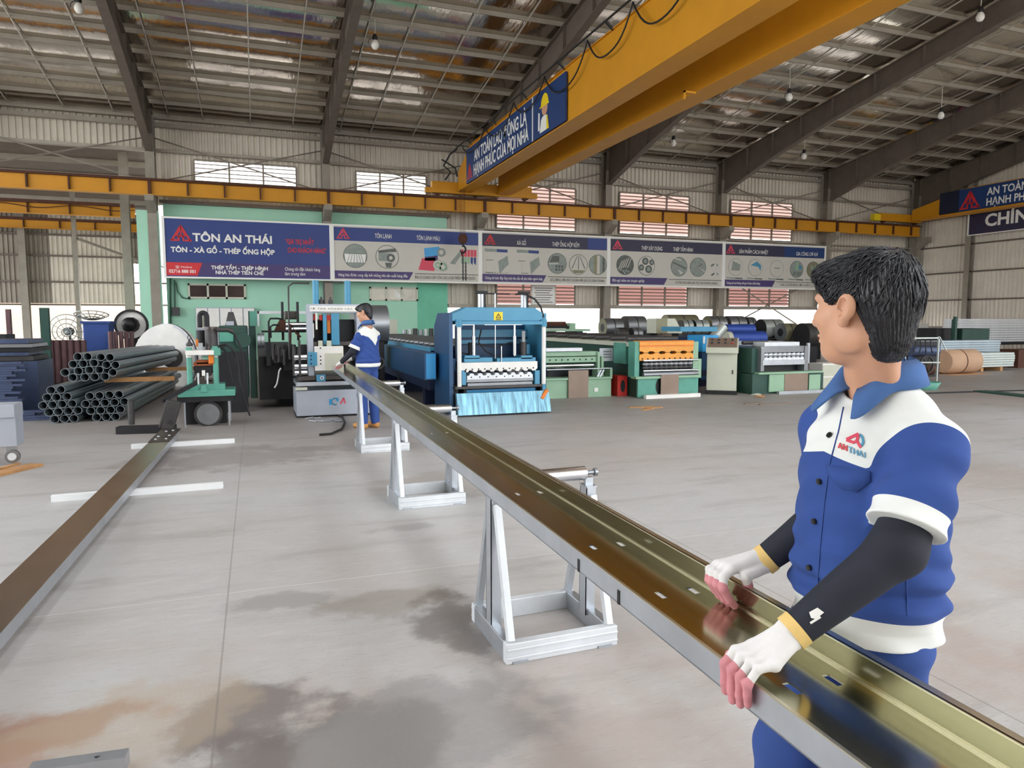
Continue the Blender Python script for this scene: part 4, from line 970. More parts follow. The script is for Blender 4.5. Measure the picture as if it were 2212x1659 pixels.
b = MB(); b.tube([atY(p, q, LY - .3) for p, q in ((607, 795), (603, 801), (601, 815), (598, 830), (593, 838))], .013, 8); b.build('crank_handle', 'white_paint', r)
part(r, 'pedestal', 'dark_green', (539, 672, 554, 860), Y=LY + .2, d=.4)
part(r, 'pedestal_cap', 'machine_green', (539, 672, 554, 704), Y=LY + .18, d=.02)

# ---- 3. green hydraulic cutter on its cart
HY = 10.75
hX = lambda px, Y=HY: atY(px, 800, Y).x
hZ = lambda py, Y=HY: atY(445, py, Y).z
r = thing('hydraulic_cutter', 'small turquoise-green hydraulic cutter on a cart with a wheel and coiled hoses', 'hydraulic press', (-.67, HY + .3, 0))
part(r, 'base_plate', 'machine_green', (384, 843, 508, 857), Y=HY - .08, d=.5, bevel=.008); part(r, 'saddle', 'machine_green', (402, 830, 486, 846), Y=HY, d=.3)
b = MB(); b.prism([(hX(432), hZ(846)), (hX(434), hZ(832)), (hX(440), hZ(830)), (hX(445), hZ(832)), (hX(447), hZ(846))], 'y', HY - .1, HY); b.build('clamp_boss', 'machine_green', r, bevel=.006)
for a in (409, 466):
    b = MB(); b.cyl((hX(a), HY + .05, hZ(840)), (hX(a), HY + .05, hZ(764)), .038, 18); b.slot = 1; b.cyl((hX(a), HY + .05, hZ(772)), (hX(a), HY + .05, hZ(764)), .039, 18); b.build('post', ['machine_green', 'white_paint'], r)
part(r, 'top_plate', 'white_paint', (400, 757, 462, 767), Y=HY - .05, d=.35, bevel=.004); part(r, 'top_plate_end', 'machine_green', (456, 752, 476, 768), Y=HY - .04, d=.33, bevel=.004)
b = MB(); b.cyl((hX(409), HY + .05, hZ(757)), (hX(409), HY + .05, hZ(750)), .045, 6); b.cyl((hX(466), HY + .05, hZ(754)), (hX(466), HY + .05, hZ(748)), .045, 6); b.build('nut', 'machine_green', r)
b = MB(); x = (hX(445) + hX(471)) / 2; b.cyl((x, HY + .12, hZ(757)), (x, HY + .12, hZ(712)), .085, 22); b.slot = 1; b.cyl((x, HY + .12, hZ(712)), (x, HY + .12, hZ(706)), .09, 22); b.cyl((x, HY + .12, hZ(757)), (x, HY + .12, hZ(748)), .092, 22); b.build('hydraulic_cylinder', ['iron', 'oily_steel'], r)
b = MB(); x = hX(436); b.cyl((x, HY + .3, hZ(750)), (x, HY + .3, hZ(714)), .075, 20); b.build('hydraulic_cylinder', 'iron_dark', r)
b = MB(); xl, xr = hX(433), hX(449); zt = hZ(684)
pts = [(xl, HY + .22, hZ(708)), (xl, HY + .22, zt)] + [((xl + xr) / 2 - (xr - xl) / 2 * math.cos(a), HY + .22, zt + .055 * math.sin(a)) for a in [i * PI / 8 for i in range(1, 8)]] + [(xr, HY + .22, zt), (xr, HY + .22, hZ(708))]
b.tube(pts, .034, 12); b.build('lifting_loop', 'iron_dark', r)
part(r, 'sensor_plate', 'console_cream', (437, 682, 446, 706), Y=HY + .3, d=.03)
part(r, 'ram_guide', 'dusty_orange', (424, 778, 455, 786), (418, 783, 462, 790), Y=HY + .1, d=.15); part(r, 'stop_valve', 'orange', (450, 766, 462, 786), Y=HY, d=.1, bevel=.01)
part(r, 'small_cylinder', 'galv', (428, 741, 438, 757), Y=HY, d=.06); part(r, 'oiler', 'orange', (423, 733, 428, 748), Y=HY + .1, d=.04)
b = MB(); p = Vector((hX(410), HY + .1, hZ(748))); b.lathe([(.04, 0), (.05, .03), (.02, .06), (.012, .1)], c=p, n=12); b.tube([p + Vector((.018 * math.cos(t), 0, .125 + .03 * math.sin(t))) for t in [i * PI / 5 for i in range(10)]], .006, 5, closed=True); b.build('eye_bolt', 'iron', r)
part(r, 'blade_block', 'iron_dark', (418, 792, 460, 800), (420, 800, 462, 806), Y=HY + .08, d=.2); part(r, 'blade_block', 'oily_steel', (424, 806, 456, 812), Y=HY + .1, d=.2)
for a in (427, 447):
    b = MB(); b.cyl((hX(a), HY + .05, hZ(832)), (hX(a), HY + .05, hZ(806)), .016, 10); b.build('guide_pin', 'galv_bright', r)
part(r, 'punch', 'white_paint', (436, 800, 443, 812), Y=HY + .03, d=.06); part(r, 'lower_die', 'oily_steel', (416, 822, 462, 830), (424, 814, 440, 822), (446, 818, 458, 824), Y=HY + .04, d=.15)
part(r, 'cart_top', 'iron_dark', (382, 857, 506, 868), Y=HY - .05, d=.5); part(r, 'cart_body', 'black', (400, 868, 490, 922), Y=HY + .25, d=.3)
for a in (396, 492):
    b = MB(); x = hX(a); b.bar((x, HY - .02, 0.0), (x, HY - .02, hZ(866)), .02, .02); b.build('leg', 'galv', r); b = MB(); b.bar((x, HY + .42, 0.0), (x, HY + .42, hZ(866)), .02, .02); b.build('leg', 'galv', r)
b = MB(); b.cyl((hX(446), HY + .02, hZ(895)), (hX(446), HY + .14, hZ(895)), .185, 30); b.slot = 1; b.cyl((hX(446), HY - .0, hZ(895)), (hX(446), HY + .02, hZ(895)), .15, 24); b.cyl((hX(446), HY - .03, hZ(895)), (hX(446), HY, hZ(895)), .05, 16)
for k in range(6): a = k * PI / 3; b.cyl((hX(446) + .1 * math.cos(a), HY - .015, hZ(895) + .1 * math.sin(a)), (hX(446) + .1 * math.cos(a), HY, hZ(895) + .1 * math.sin(a)), .016, 8)
b.build('wheel', ['iron', 'coil_grey'], r)
for k, pts in enumerate(([(470, 748), (486, 744), (500, 752), (512, 775), (520, 800), (522, 830), (526, 860), (540, 898)], [(470, 715), (490, 714), (506, 722), (518, 745), (526, 780), (528, 830)], [(474, 750), (486, 757), (494, 780), (500, 810), (506, 835)], [(474, 752), (490, 746), (508, 760), (516, 790), (518, 820), (524, 850)], [(468, 712), (492, 712), (504, 716)])):
    b = MB(); b.tube([atY(p, q, HY + .12 - .03 * k) for p, q in pts], .013 if k != 4 else .03, 8); b.build('hydraulic_hose', 'rubber' if k != 4 else 'iron', r)

r = thing('oil_tank', 'dark green oil tank and motor behind the green hydraulic cutter', 'machine', (.05, 12.3, 0))
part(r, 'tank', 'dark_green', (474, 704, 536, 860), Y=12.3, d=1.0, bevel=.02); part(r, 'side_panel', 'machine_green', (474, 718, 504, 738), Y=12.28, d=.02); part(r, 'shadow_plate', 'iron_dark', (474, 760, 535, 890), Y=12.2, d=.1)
b = MB(); b.prism([(atY(486, 700, 12.4).x, atY(486, 704, 12.4).z), (atY(494, 700, 12.4).x, atY(494, 674, 12.4).z), (atY(504, 700, 12.4).x, atY(504, 674, 12.4).z), (atY(512, 700, 12.4).x, atY(512, 704, 12.4).z)], 'y', 12.4, 12.7); b.build('motor_hood', 'iron', r)
part(r, 'pump', 'light_grey_machine', (488, 694, 505, 703), Y=12.35, d=.2)
b = MB(); b.cyl(atY(525, 735, 12.2), atY(525, 735, 12.2) + Vector((0, .1, 0)), .12, 20); b.build('pulley', 'dark_green', r)
wp = thing('panel_cabinet', 'row of pale grey wall cabinets low on the teal wall', 'cabinet', (-1.1, 28.1, 0))
b = MB(); b.box(-2.0, 27.9, .2, .0, 28.22, 1.95); b.build('carcass', 'light_grey_machine', wp)
for k in range(5):
    b = MB(); b.box(-1.98 + k * .4, 27.87, 1.2, -1.62 + k * .4, 27.9, 1.92); b.build('door', 'white_paint', wp)

# ---- 4. pale green cutter
CY = 12.3
cX = lambda px, Y=CY: atY(px, 800, Y).x
cZ = lambda py, Y=CY: atY(1250, py, Y).z
r = thing('roof_sheet_cutter', 'pale green sheet cutter with a grey plate on its front, right of the blue press', 'cutting machine', (5.95, CY + .4, 0))
part(r, 'cabinet', 'pale_green', (1180, 820, 1320, 861), Y=CY, d=.9); part(r, 'cabinet_edge', 'pale_green', (1178, 816, 1322, 820), Y=CY - .04, d=.9)
part(r, 'front_plate', 'plate_brown', (1228, 800, 1271, 863), Y=CY - .05, d=.02); part(r, 'drain_cover', 'white_paint', (1284, 838, 1292, 846), Y=CY - .015, d=.02)
part(r, 'opening', 'iron_dark', (1182, 797, 1318, 816), Y=CY + .3, d=.3)
part(r, 'bridge_beam', 'pale_green', (1176, 760, 1292, 769), (1176, 771, 1290, 783), Y=CY + .05, d=.3)
for k in range(9):
    b = MB(); x = cX(1190 + k * 13); b.cyl((x, CY + .042, cZ(777)), (x, CY + .055, cZ(777)), .016, 8); b.build('bolt', 'iron_dark', r)
part(r, 'sheet_strip', 'galv_bright', (1174, 752, 1258, 759), Y=CY + .02, d=.2)
b = MB(); b.cyl((cX(1176), CY + .12, cZ(790)), (cX(1288), CY + .12, cZ(790)), .042, 16); b.build('roller', 'chrome', r); b = MB(); b.cyl((cX(1180), CY - .02, cZ(797)), (cX(1320), CY - .02, cZ(797)), .014, 10); b.build('hand_rail', 'galv', r)
for a, c in ((1291, 1296), (1318, 1323)): part(r, 'side_post', 'pale_green', (a, 760 if a < 1300 else 795, c, 818), Y=CY, d=.25)
part(r, 'side_post', 'pale_green', (1299, 770, 1304, 812), Y=CY + .05, d=.1)
for a in (1290, 1296):
    b = MB(); b.bar((cX(a), CY, cZ(815)), (cX(a + 8), CY, cZ(800)), .03, .03); b.build('link', 'galv', r)
b = MB(); pb(b, 1295, 752, 1324, 780, CY + .1, .01); b.slot = 1
for q in (758, 764, 770): pb(b, 1304, q, 1321, q + 3, CY + .095, .006)
b.build('instruction_plate', ['coil_grey', 'sign_dim'], r)

# ---- 5. dark green line with the orange forming rolls
OY = 11.8
oX = lambda px, Y=OY: atY(px, 800, Y).x
oZ = lambda py, Y=OY: atY(1440, py, Y).z
r = thing('roll_forming_line', 'green roll forming machine with orange dies and round hole in its base', 'roll forming machine', (7.6, OY + .5, 0))
b = MB(); b.box(6.95, OY + .15, .35, 8.1, 24, .98); b.build('bed', 'dark_green', r)
b = MB(); b.box(6.85, OY + .1, .98, 8.2, 24, 1.06); b.build('bed_rail', 'console_cream', r)
for k in range(16):
    y = OY + .6 + k * .7; b = MB(); b.cyl((6.95, y, 1.12), (8.1, y, 1.12), .055, 10); b.build('forming_roller', 'iron', r)
b = MB(); b.box(6.92, OY + .1, 0, 8.2, OY + 3, .36); b.build('skirt', 'dark_green', r)
part(r, 'base_front', 'machine_green', (1378, 817, 1508, 856), Y=OY, d=.05); part(r, 'base_edge', 'pale_green', (1374, 812, 1512, 817), Y=OY - .06, d=.2)
b = MB(); b.cyl((oX(1438), OY - .006, oZ(834)), (oX(1438), OY + .02, oZ(834)), .22, 28); b.build('round_opening', 'black', r)
part(r, 'front_plate', 'plate_brown', (1428, 809, 1466, 851), Y=OY - .08, d=.02)
for a, c in ((1371, 1381), (1497, 1508), (1508, 1515)): part(r, 'side_post', 'machine_green' if a < 1400 else 'pale_green', (a, 738 if a < 1505 else 775, c, 816), Y=OY + .02, d=.25)
b = MB(); x0, x1 = oX(1381), oX(1497); b.box(x0, OY, oZ(757), x1, OY + .25, oZ(736)); toothed(b, x0, x1, oZ(761), oZ(757), OY, OY + .25, 5, .025, top=False); b.slot = 1; b.box(x0, OY - .012, oZ(748), x1, OY, oZ(745)); b.box(x0, OY - .012, oZ(738), x1, OY, oZ(736)); b.build('upper_die', ['machine_orange', 'orange'], r)
b = MB(); b.box(x0, OY, oZ(778), x1, OY + .25, oZ(767)); toothed(b, x0, x1, oZ(767), oZ(762), OY, OY + .25, 5, .025); b.slot = 1
for k in range(10): x = x0 + (x1 - x0) * (k + .5) / 10; b.cyl((x, OY - .01, oZ(774)), (x, OY + .01, oZ(774)), .015, 8)
b.build('lower_die', ['machine_orange', 'rust_brown'], r)
part(r, 'dark_gap', 'black', (1381, 757, 1497, 768), Y=OY + .2, d=.05)
for q, rr, m in ((778, .02, 'chrome'), (800, .02, 'chrome'), (808, .045, 'coil_grey')):
    b = MB(); b.cyl((oX(1388), OY - .02, oZ(q)), (oX(1506), OY - .02, oZ(q)), rr, 14); b.build('roller', m, r)
for q, ph in ((786, 0), (794, 1)):
    b = MB(); prof = []; n = 10; L = oX(1497) - oX(1390)
    for k in range(n): a = L * k / n; prof += [(.032, a), (.032, a + L / n * .35), (.05, a + L / n * .5), (.05, a + L / n * .85)]
    b.lathe(prof, c=(oX(1390), OY + .05, oZ(q)), axis=(1, 0, 0), n=14); b.build('profile_roller', 'coil_grey' if ph == 0 else 'iron', r)
b = MB(); b.box(6.84, OY + .45, oZ(788), 6.94, OY + .95, oZ(742)); b.build('motor_cover', 'machine_green', r)
rb = thing('red_pump_box', 'red box with a dark oval opening between the two green machines', 'box', (6.75, 12.2, 0))
b = MB(); pb(b, 1334, 812, 1355, 856, 12.25, .3); b.build('case', 'red', rb); p = atY(1345, 834, 12.25); b = MB(); b.add([(p.x + .05 * math.cos(a), p.y - .006, p.z + .12 * math.sin(a)) for a in [i * PI / 12 for i in range(24)]], [list(range(24))]); b.build('opening', 'black', rb)
ub = atZ(1390, 861); ue = atZ(1513, 857)
o = MB(); o.bar((ub.x, ub.y - .05, .035), (ue.x, ub.y - .05, .035), .1, .07); o = o.build('steel_channel', 'white_paint'); tag(rebase(o, (7.6, ub.y - .05, 0)), 'white steel bar on the floor before the orange-die machine', 'steel bar')

# ---- 6. blue machine behind, cream cabinets and console
r = thing('roll_forming_line', 'blue machine with white post between the orange-die machine and the control console', 'roll forming machine', (9.6, 13.5, 0))
part(r, 'head_box', 'sky_blue', (1518, 724, 1552, 760), Y=13.2, d=.6, bevel=.01); part(r, 'frame', 'navy_blue', (1505, 728, 1552, 838), Y=13.5, d=1.2); part(r, 'panel', 'deep_blue', (1516, 760, 1550, 800), Y=13.25, d=.1); part(r, 'post', 'white_paint', (1520, 727, 1523, 742), Y=13.15, d=.03)
part(r, 'lower_shelf', 'deep_blue', (1514, 814, 1550, 820), Y=13.2, d=.3); part(r, 'tank', 'machine_blue', (1470, 706, 1550, 716), Y=13.6, d=.8)
r = thing('control_cabinet', 'cream control head with a slanted face above the orange dies', 'control cabinet', (8.9, 15, 0))
X0, X1, X2, X3 = (atY(q, 704, 15).x for q in (1418, 1441, 1458, 1474)); Z0, Z1 = atY(1440, 720, 15).z, atY(1440, 688, 15).z
b = MB(); b.prism([(X0, Z0), (X0, Z1), (X2, Z1), (X3, atY(1474, 716, 15).z), (X3, Z0)], 'y', 15, 15.45); b.build('head', 'console_cream', r); b = MB(); b.box(X0, 14.99, Z0, X1, 15, Z1); b.build('door', 'coil_olive', r)  # olive front panel paints the shaded left side of the cream head
b = MB(); b.box(X1 - .05, 15.1, 0, X1 + .2, 15.35, Z0); b.build('pedestal', 'plate_brown', r)
r = thing('control_console', 'cream control console with a sloping dark top on a black plinth', 'control console', (8.93, 12.0, 0), math.radians(-38))
b = MB(); b.box(-.29, -.22, .08, .29, .25, .88); b.build('cabinet', 'console_cream', r, local=True, bevel=.006)
b = MB(); b.box(-.3, -.24, 0, .3, .26, .08); b.build('plinth', 'black', r, local=True)
b = MB(); b.prism([(-.34, .84), (-.34, .95), (.05, 1.13), (.26, 1.13), (.26, .88), (-.2, .88)], 'x', -.31, .31); b.build('desk', 'console_cream', r, local=True)
b = MB(); b.quad((-.28, -.335, .96), (.28, -.335, .96), (.28, .04, 1.135), (-.28, .04, 1.135)); b.build('key_panel', 'plate_brown', r, local=True)
for i in range(8):
    b = MB(); b.cyl((-.2 + .13 * (i % 4), -.2 + .12 * (i // 4), 1.03 + .055 * (i // 4)), (-.2 + .13 * (i % 4), -.2 + .12 * (i // 4), 1.06 + .055 * (i // 4)), .02, 10); b.build('push_button', 'red' if i == 3 else 'iron_dark', r, local=True)
b = MB(); b.box(-.29, -.225, .12, .29, -.221, .8); b.build('door', 'console_cream', r, local=True); b = MB(); b.box(.2, -.24, .42, .22, -.225, .5); b.build('door_handle', 'iron_dark', r, local=True)

# ---- 7. grey corrugating machine at the right end
RY = 11.6
rX = lambda px, Y=RY: atY(px, 790, Y).x
rZ = lambda py, Y=RY: atY(1690, py, Y).z
r = thing('roll_forming_line', 'grey corrugating machine with toothed rollers, close beside the near worker face', 'roll forming machine', (10.0, RY + .4, 0))
part(r, 'base', 'dark_green', (1625, 806, 1778, 850), Y=RY + .02, d=.8); part(r, 'base_edge', 'pale_green', (1640, 803, 1778, 807), Y=RY - .04, d=.3); part(r, 'front_plate', 'plate_brown', (1695, 806, 1745, 848), Y=RY - .03, d=.03); part(r, 'front_plate', 'pale_green', (1662, 809, 1694, 846), (1748, 809, 1772, 842), Y=RY - .02, d=.03)
part(r, 'gear_cover', 'dark_green', (1624, 752, 1646, 806), Y=RY + .1, d=.5); part(r, 'top_beam', 'coil_grey', (1644, 748, 1742, 761), Y=RY, d=.25); part(r, 'side_post', 'coil_grey', (1644, 752, 1651, 802), (1738, 748, 1746, 800), Y=RY - .02, d=.2); part(r, 'gap', 'black', (1650, 786, 1740, 803), Y=RY + .2, d=.1)
for q in (766, 776):
    b = MB(); L = rX(1738) - rX(1650); prof = []
    for k in range(9): a = L * k / 9; prof += [(.035, a), (.035, a + L / 9 * .3), (.055, a + L / 9 * .5), (.055, a + L / 9 * .85)]
    b.lathe(prof, c=(rX(1650), RY + .05, rZ(q)), axis=(1, 0, 0), n=14); b.build('profile_roller', 'galv' if q < 770 else 'galv_bright', r)
part(r, 'tray', 'galv', (1648, 778, 1738, 788), Y=RY - .03, d=.15)
part(r, 'sheet', 'galv_bright', (1652, 739, 1727, 748), Y=RY + .2, d=1.0)
b = MB(); b.cyl((rX(1644), RY + .6, rZ(742)), (rX(1700), RY + .6, rZ(742)), .04, 12); b.build('shaft', 'iron', r)
for k in range(4):
    b = MB(); x = rX(1752 + k * 6); b.bar((x, RY + .1 + .1 * k, .6), (x, RY + .1 + .1 * k, rZ(742 + 6 * k)), .05, .05); b.build('drive_post', 'iron_dark' if k % 2 else 'galv', r)
u = atZ(1660, 852)
o = MB(); o.bar((rX(1672), u.y - .06, .03), (rX(1785), u.y - .06, .03), .07, .06); o = o.build('steel_channel', 'galv'); tag(rebase(o, (rX(1730), u.y - .06, 0)), 'galvanised bar on the floor before the grey corrugating machine', 'steel bar')
r = thing('tool_cabinet', 'white metal cabinet half hidden behind the near worker chin', 'cabinet', (11.4, 12.2, 0)); part(r, 'carcass', 'white_paint', (1776, 785, 1830, 842), Y=12.2, d=.4); part(r, 'drawer', 'console_cream', (1778, 788, 1828, 812), (1778, 815, 1828, 840), Y=12.19, d=.01)
# ================================================================ STOCK: pipes, bars, coils, bundles
ORD = ['first', 'second', 'third', 'fourth', 'fifth', 'sixth', 'seventh', 'eighth', 'ninth', 'tenth', 'eleventh', 'twelfth']
def zp(pts): return [(x / 3.95, 640 + y / 3.95) for x, y in pts]
UPPER = [zp([(680, 538), (762, 538), (845, 538), (928, 538)]), zp([(640, 602), (722, 602), (806, 602), (888, 602), (968, 600)]), zp([(575, 664), (683, 664), (767, 664), (849, 662), (932, 661)]), zp([(625, 727), (723, 726), (806, 726), (890, 723)])]
LOWL = [zp([(432, 803), (517, 797)]), zp([(395, 866), (482, 862), (568, 857)]), zp([(365, 931), (448, 926), (531, 921), (615, 916)]), zp([(415, 993), (497, 986), (578, 981), (661, 975)]), zp([(465, 1052), (548, 1047), (631, 1042)])]
LOWR = [zp([(766, 851), (848, 847), (931, 842), (1013, 838)]), zp([(730, 920), (812, 914), (894, 909), (976, 905), (1058, 900)]), zp([(772, 979), (857, 974), (941, 970), (1025, 966)]), zp([(820, 1037), (903, 1035), (986, 1031)])]
pr = .0590
def pipe_mesh(L, dirv):
    b = MB(); n = 20; d = Vector(dirv).normalized()
    b.ring((0, 0, 0), d * L, pr, pr - .007, n)
    me = b.mesh('steel_pipe', ['pipe_steel', 'pipe_inside'])
    for p in me.polygons:
        c = sum((me.vertices[i].co for i in p.vertices), Vector()) / len(p.vertices); c = c - d * c.dot(d)
        if c.length < pr - .009: p.material_index = 1
    return me
zmin = .66
for nm, rows, Y0, L, dirv in (('upper', UPPER, 11.85, 5.2, (.062, 1, -.012)), ('lower left', LOWL, 11.8, 5.2, (.05, 1, 0)), ('lower right', LOWR, 11.8, 5.2, (.05, 1, 0))):
    me = pipe_mesh(L, dirv)
    spots = [[i, j, atY(px, py, Y0)] for i, row in enumerate(rows) for j, (px, py) in enumerate(row)]
    for _ in range(60):                                     # settle the stack so that no two pipes press into each other
        for a in range(len(spots)):
            for c in range(a):
                dv = spots[a][2] - spots[c][2]; dv.y = 0; ln = dv.length
                if ln < 2 * pr + .0035: dv = dv * ((2 * pr + .0036 - ln) / 2 / ln); spots[a][2] += dv; spots[c][2] -= dv
        for q in spots: q[2].z = max(q[2].z, (pr + .003) if nm != 'upper' else zmin)
    if nm != 'upper': pass
    for i, j, p in spots:
        o = bpy.data.objects.new('steel_pipe', me); COL.objects.link(o); o.location = (p.x, Y0 + random.uniform(-.015, .03), p.z)
        tag(o, 'dark steel pipe in the %s bundle, %s row from top, %s from the left' % (nm, ORD[i], ORD[j]), 'pipe', 'steel pipes in the %s bundle' % nm)
for y in (12.6, 15.6):
    z = .66 - .059 - (y - 11.85) * .012 - .038
    o = MB(); o.bar((-2.3 + (y - 11.85) * .06, y, z), (-1.3 + (y - 11.85) * .06, y, z), .09, .07); o = o.build('timber_batten', 'wood'); tag(rebase(o, (-2, y, z - .035)), 'timber batten under the upper pipe bundle, %s' % ('near the open pipe ends' if y < 14 else 'far end'), 'batten')

# flat stack of blue-grey bars at the left edge
bm_ = MB(); bm_.box(-3.4, 0, 0, 3.4, .11, .034); bme = bm_.mesh('steel_bar', 'bar_blue')
for k in range(24):
    o = bpy.data.objects.new('steel_bar', bme); COL.objects.link(o)
    o.location = (-6.74 + random.uniform(-.22, .1) + (.4 if k < 4 else 0), 12.25 + random.uniform(-.02, .03) + k * .006, .004 + k * .0365); o.rotation_euler = (0, 0, random.uniform(-.004, .004))
    tag(o, 'blue-grey steel bar in the low stack at the left edge, %s' % ('%s from the floor' % ORD[k] if k < 12 else '%s from the top' % ORD[23 - k]), 'steel bar', 'bars stacked at the left edge')
for k, (z0, z1, m) in enumerate(((0, .86, 'bar_blue'), (.86, .94, 'iron'), (.94, 1.0, 'bar_blue'), (1.0, 1.07, 'iron_dark'), (1.07, 1.13, 'coil_grey'), (1.13, 1.2, 'bar_blue'))):
    o = MB(); o.box(-9.6, 13.0 + .03 * (k % 2), z0, -3.25 - .06 * (k * 7 % 3), 13.9, z1 - .008); o = o.build('steel_slab', m); tag(rebase(o, (-6, 13.4, z0)), 'long dark steel slab behind the blue-grey bars, %s from the floor' % ORD[k], 'steel slab')

# rusty stakes of the pipe racks
rk = thing('stake_rack', 'rack of thick rusty upright stakes behind the upper pipe bundle', 'rack', (-4.6, 17.9, 0))
b = MB(); b.box(atY(86, 735, 18).x, 17.65, 0, atY(186, 735, 18).x, 18.4, .12); b.build('base', 'iron_dark', rk)
for k in range(7):
    p = atY(92 + k * 14.5, 735, 17.8 + k * .08); b = MB(); b.cyl((p.x, p.y, .1), (p.x, p.y, p.z), .068, 14); b.build('stake', 'rust_pipe', rk)
rk = thing('stake_rack', 'smaller rack of rusty stakes left of the white disc', 'rack', (-2.6, 18.6, 0))
b = MB(); b.box(atY(232, 716, 18.6).x, 18.2, 0, atY(290, 716, 18.6).x, 18.95, .12); b.build('base', 'iron_dark', rk)
for k in range(5):
    p = atY(238 + k * 11.5, 716, 18.4 + k * .08); b = MB(); b.cyl((p.x, p.y, .1), (p.x, p.y, p.z), .05, 12); b.build('stake', 'rust_pipe', rk)

# white decoiler disc, reel and fans
r = thing('decoiler', 'large white decoiler disc with a dark round hub behind the pipe bundles', 'decoiler', (-1.35, 17.9, 0))
c = atY(362, 775, 17.6)
b = MB(); b.cyl(c, c + Vector((.02, .05, 0)), .78, 44); b.slot = 1; b.ring(c + Vector((0, .05, 0)), c + Vector((.03, .09, 0)), .795, .74, 44); b.build('disc', ['white_paint', 'coil_grey'], r)
h = atY(374, 772, 17.6); b = MB(); b.cyl(h, h - Vector((0, .22, 0)), .19, 24); b.cyl(h - Vector((0, .22, 0)), h - Vector((0, .27, 0)), .22, 24); b.build('hub', 'iron', r)
b = MB(); b.box(c.x - .2, c.y + .1, 0, c.x + .2, c.y + .5, c.z); b.build('stand', 'iron_dark', r)
r = thing('cable_reel', 'upright reel with dark rim and pale inside above the rusty stakes', 'reel', (-2.6, 20.2, 0))
c = atY(283, 702, 20); b = MB(); b.ring(c, c + Vector((0, .12, 0)), .39, .34, 32); b.build('rim', 'iron_dark', r)
b = MB(); b.cyl(c + Vector((0, .08, 0)), c + Vector((0, .1, 0)), .35, 32); b.build('flange', 'white_paint', r); b = MB(); b.cyl(c - Vector((0, .1, 0)), c + Vector((0, .05, 0)), .2, 10); b.ball(c - Vector((0.03, .1, -.02)), .17); b.build('hub', 'black', r)
b = MB(); b.box(c.x - .1, c.y + .13, 0, c.x + .1, c.y + .3, c.z); b.build('stand', 'iron_dark', r)
def fan_cage(b, c, R, nrm, n=4):
    nrm = Vector(nrm).normalized(); s, t = b.frame(nrm)
    for k in range(1, n + 1):
        q = R * k / n; b.tube([c + s * (q * math.cos(a)) + t * (q * math.sin(a)) - nrm * (.12 * (1 - (k / n) ** 2)) for a in [i * PI / 12 for i in range(24)]], .012, 5, closed=True)
    for k in range(12):
        a = k * PI / 6; e = s * math.cos(a) + t * math.sin(a); b.tube([c - nrm * .12, c + e * R * .5 - nrm * .09, c + e * R], .009, 5)
r = thing('industrial_fan', 'round wire fan cage on a stand left of the blue tub', 'fan', (-5.0, 19.9, 0))
c = atY(146, 716, 19.9); b = MB(); fan_cage(b, c, .42, (0, 1, .15)); b.build('cage', 'coil_pale', r); b = MB(); b.cyl(c, c + Vector((0, .25, 0)), .1, 14); b.build('motor', 'iron', r)
b = MB(); b.cyl((c.x, c.y + .2, 0), (c.x, c.y + .2, c.z), .03, 10); b.build('pole', 'iron', r); b = MB(); b.cyl((c.x, c.y + .2, 0), (c.x, c.y + .2, .05), .3, 24); b.build('base', 'iron', r)
r = thing('plastic_tub', 'dark blue tub beyond the rusty stakes', 'tub', (-4.2, 19.0, 0)); p0, p1 = atY(182, 735, 19), atY(236, 694, 19)
b = MB(); b.box(p0.x, 18.9, .02, p1.x, 19.6, p1.z); b.build('body', 'blue_tub', r, bevel=.03); b = MB(); b.box(p0.x - .04, 18.86, p1.z - .05, p1.x + .04, 19.64, p1.z); b.build('rim', 'blue_tub', r)
o = MB(); fan_cage(o, Vector(((p0.x + p1.x) / 2 - .15, 19.3, p1.z + .16)), .36, (0, .25, 1)); o = o.build('fan_guard', 'coil_pale'); tag(rebase(o, (p0.x + .2, 19.3, p1.z)), 'round wire fan guard lying on the blue tub', 'fan guard')
for px, w, y0, y1, Y_, m, lab in ((100, 14, 665, 740, 17, 'dark_green', 'dark green steel post left of the fan cage'), (22, 7, 668, 735, 18, 'rust_pipe', 'rusty brown post at the far left edge')):
    p, q = atY(px, y1, Y_), atY(px, y0, Y_); o = MB(); o.bar((p.x, Y_, 0), (p.x, Y_, q.z), w / 90, .12); o = o.build('steel_post', m); tag(rebase(o, (p.x, Y_, 0)), lab, 'post')
o = MB(); p = atY(0, 715, 17.5); o.box(p.x - 1, 17.2, 0, p.x + .18, 17.8, 1.2); o = o.build('steel_crate', 'iron_dark'); tag(rebase(o, (p.x, 17.8, 0)), 'black steel crate at the far left edge', 'crate')
eb = thing('electrical_box', 'small grey electrical box with cables low on the teal wall by the first column', 'electrical box', (-2.75, 28.2, 1.6))
p0, p1 = atY(373, 682, 28.1), atY(387, 664, 28.1); b = MB(); b.box(p0.x, 28.0, p0.z, p1.x, 28.236, p1.z); b.build('case', 'iron', eb)
b = MB(); b.tube([atY(q, w, 28.15) for q, w in ((378, 664), (377, 605))], .025, 6); b.tube([atY(q, w, 28.17) for q, w in ((380, 610), (384, 630), (394, 643), (412, 646))], .02, 6); b.tube([atY(q, w, 28.15) for q, w in ((369, 720), (368, 600))], .03, 6); b.build('cable', 'dark_green', eb)

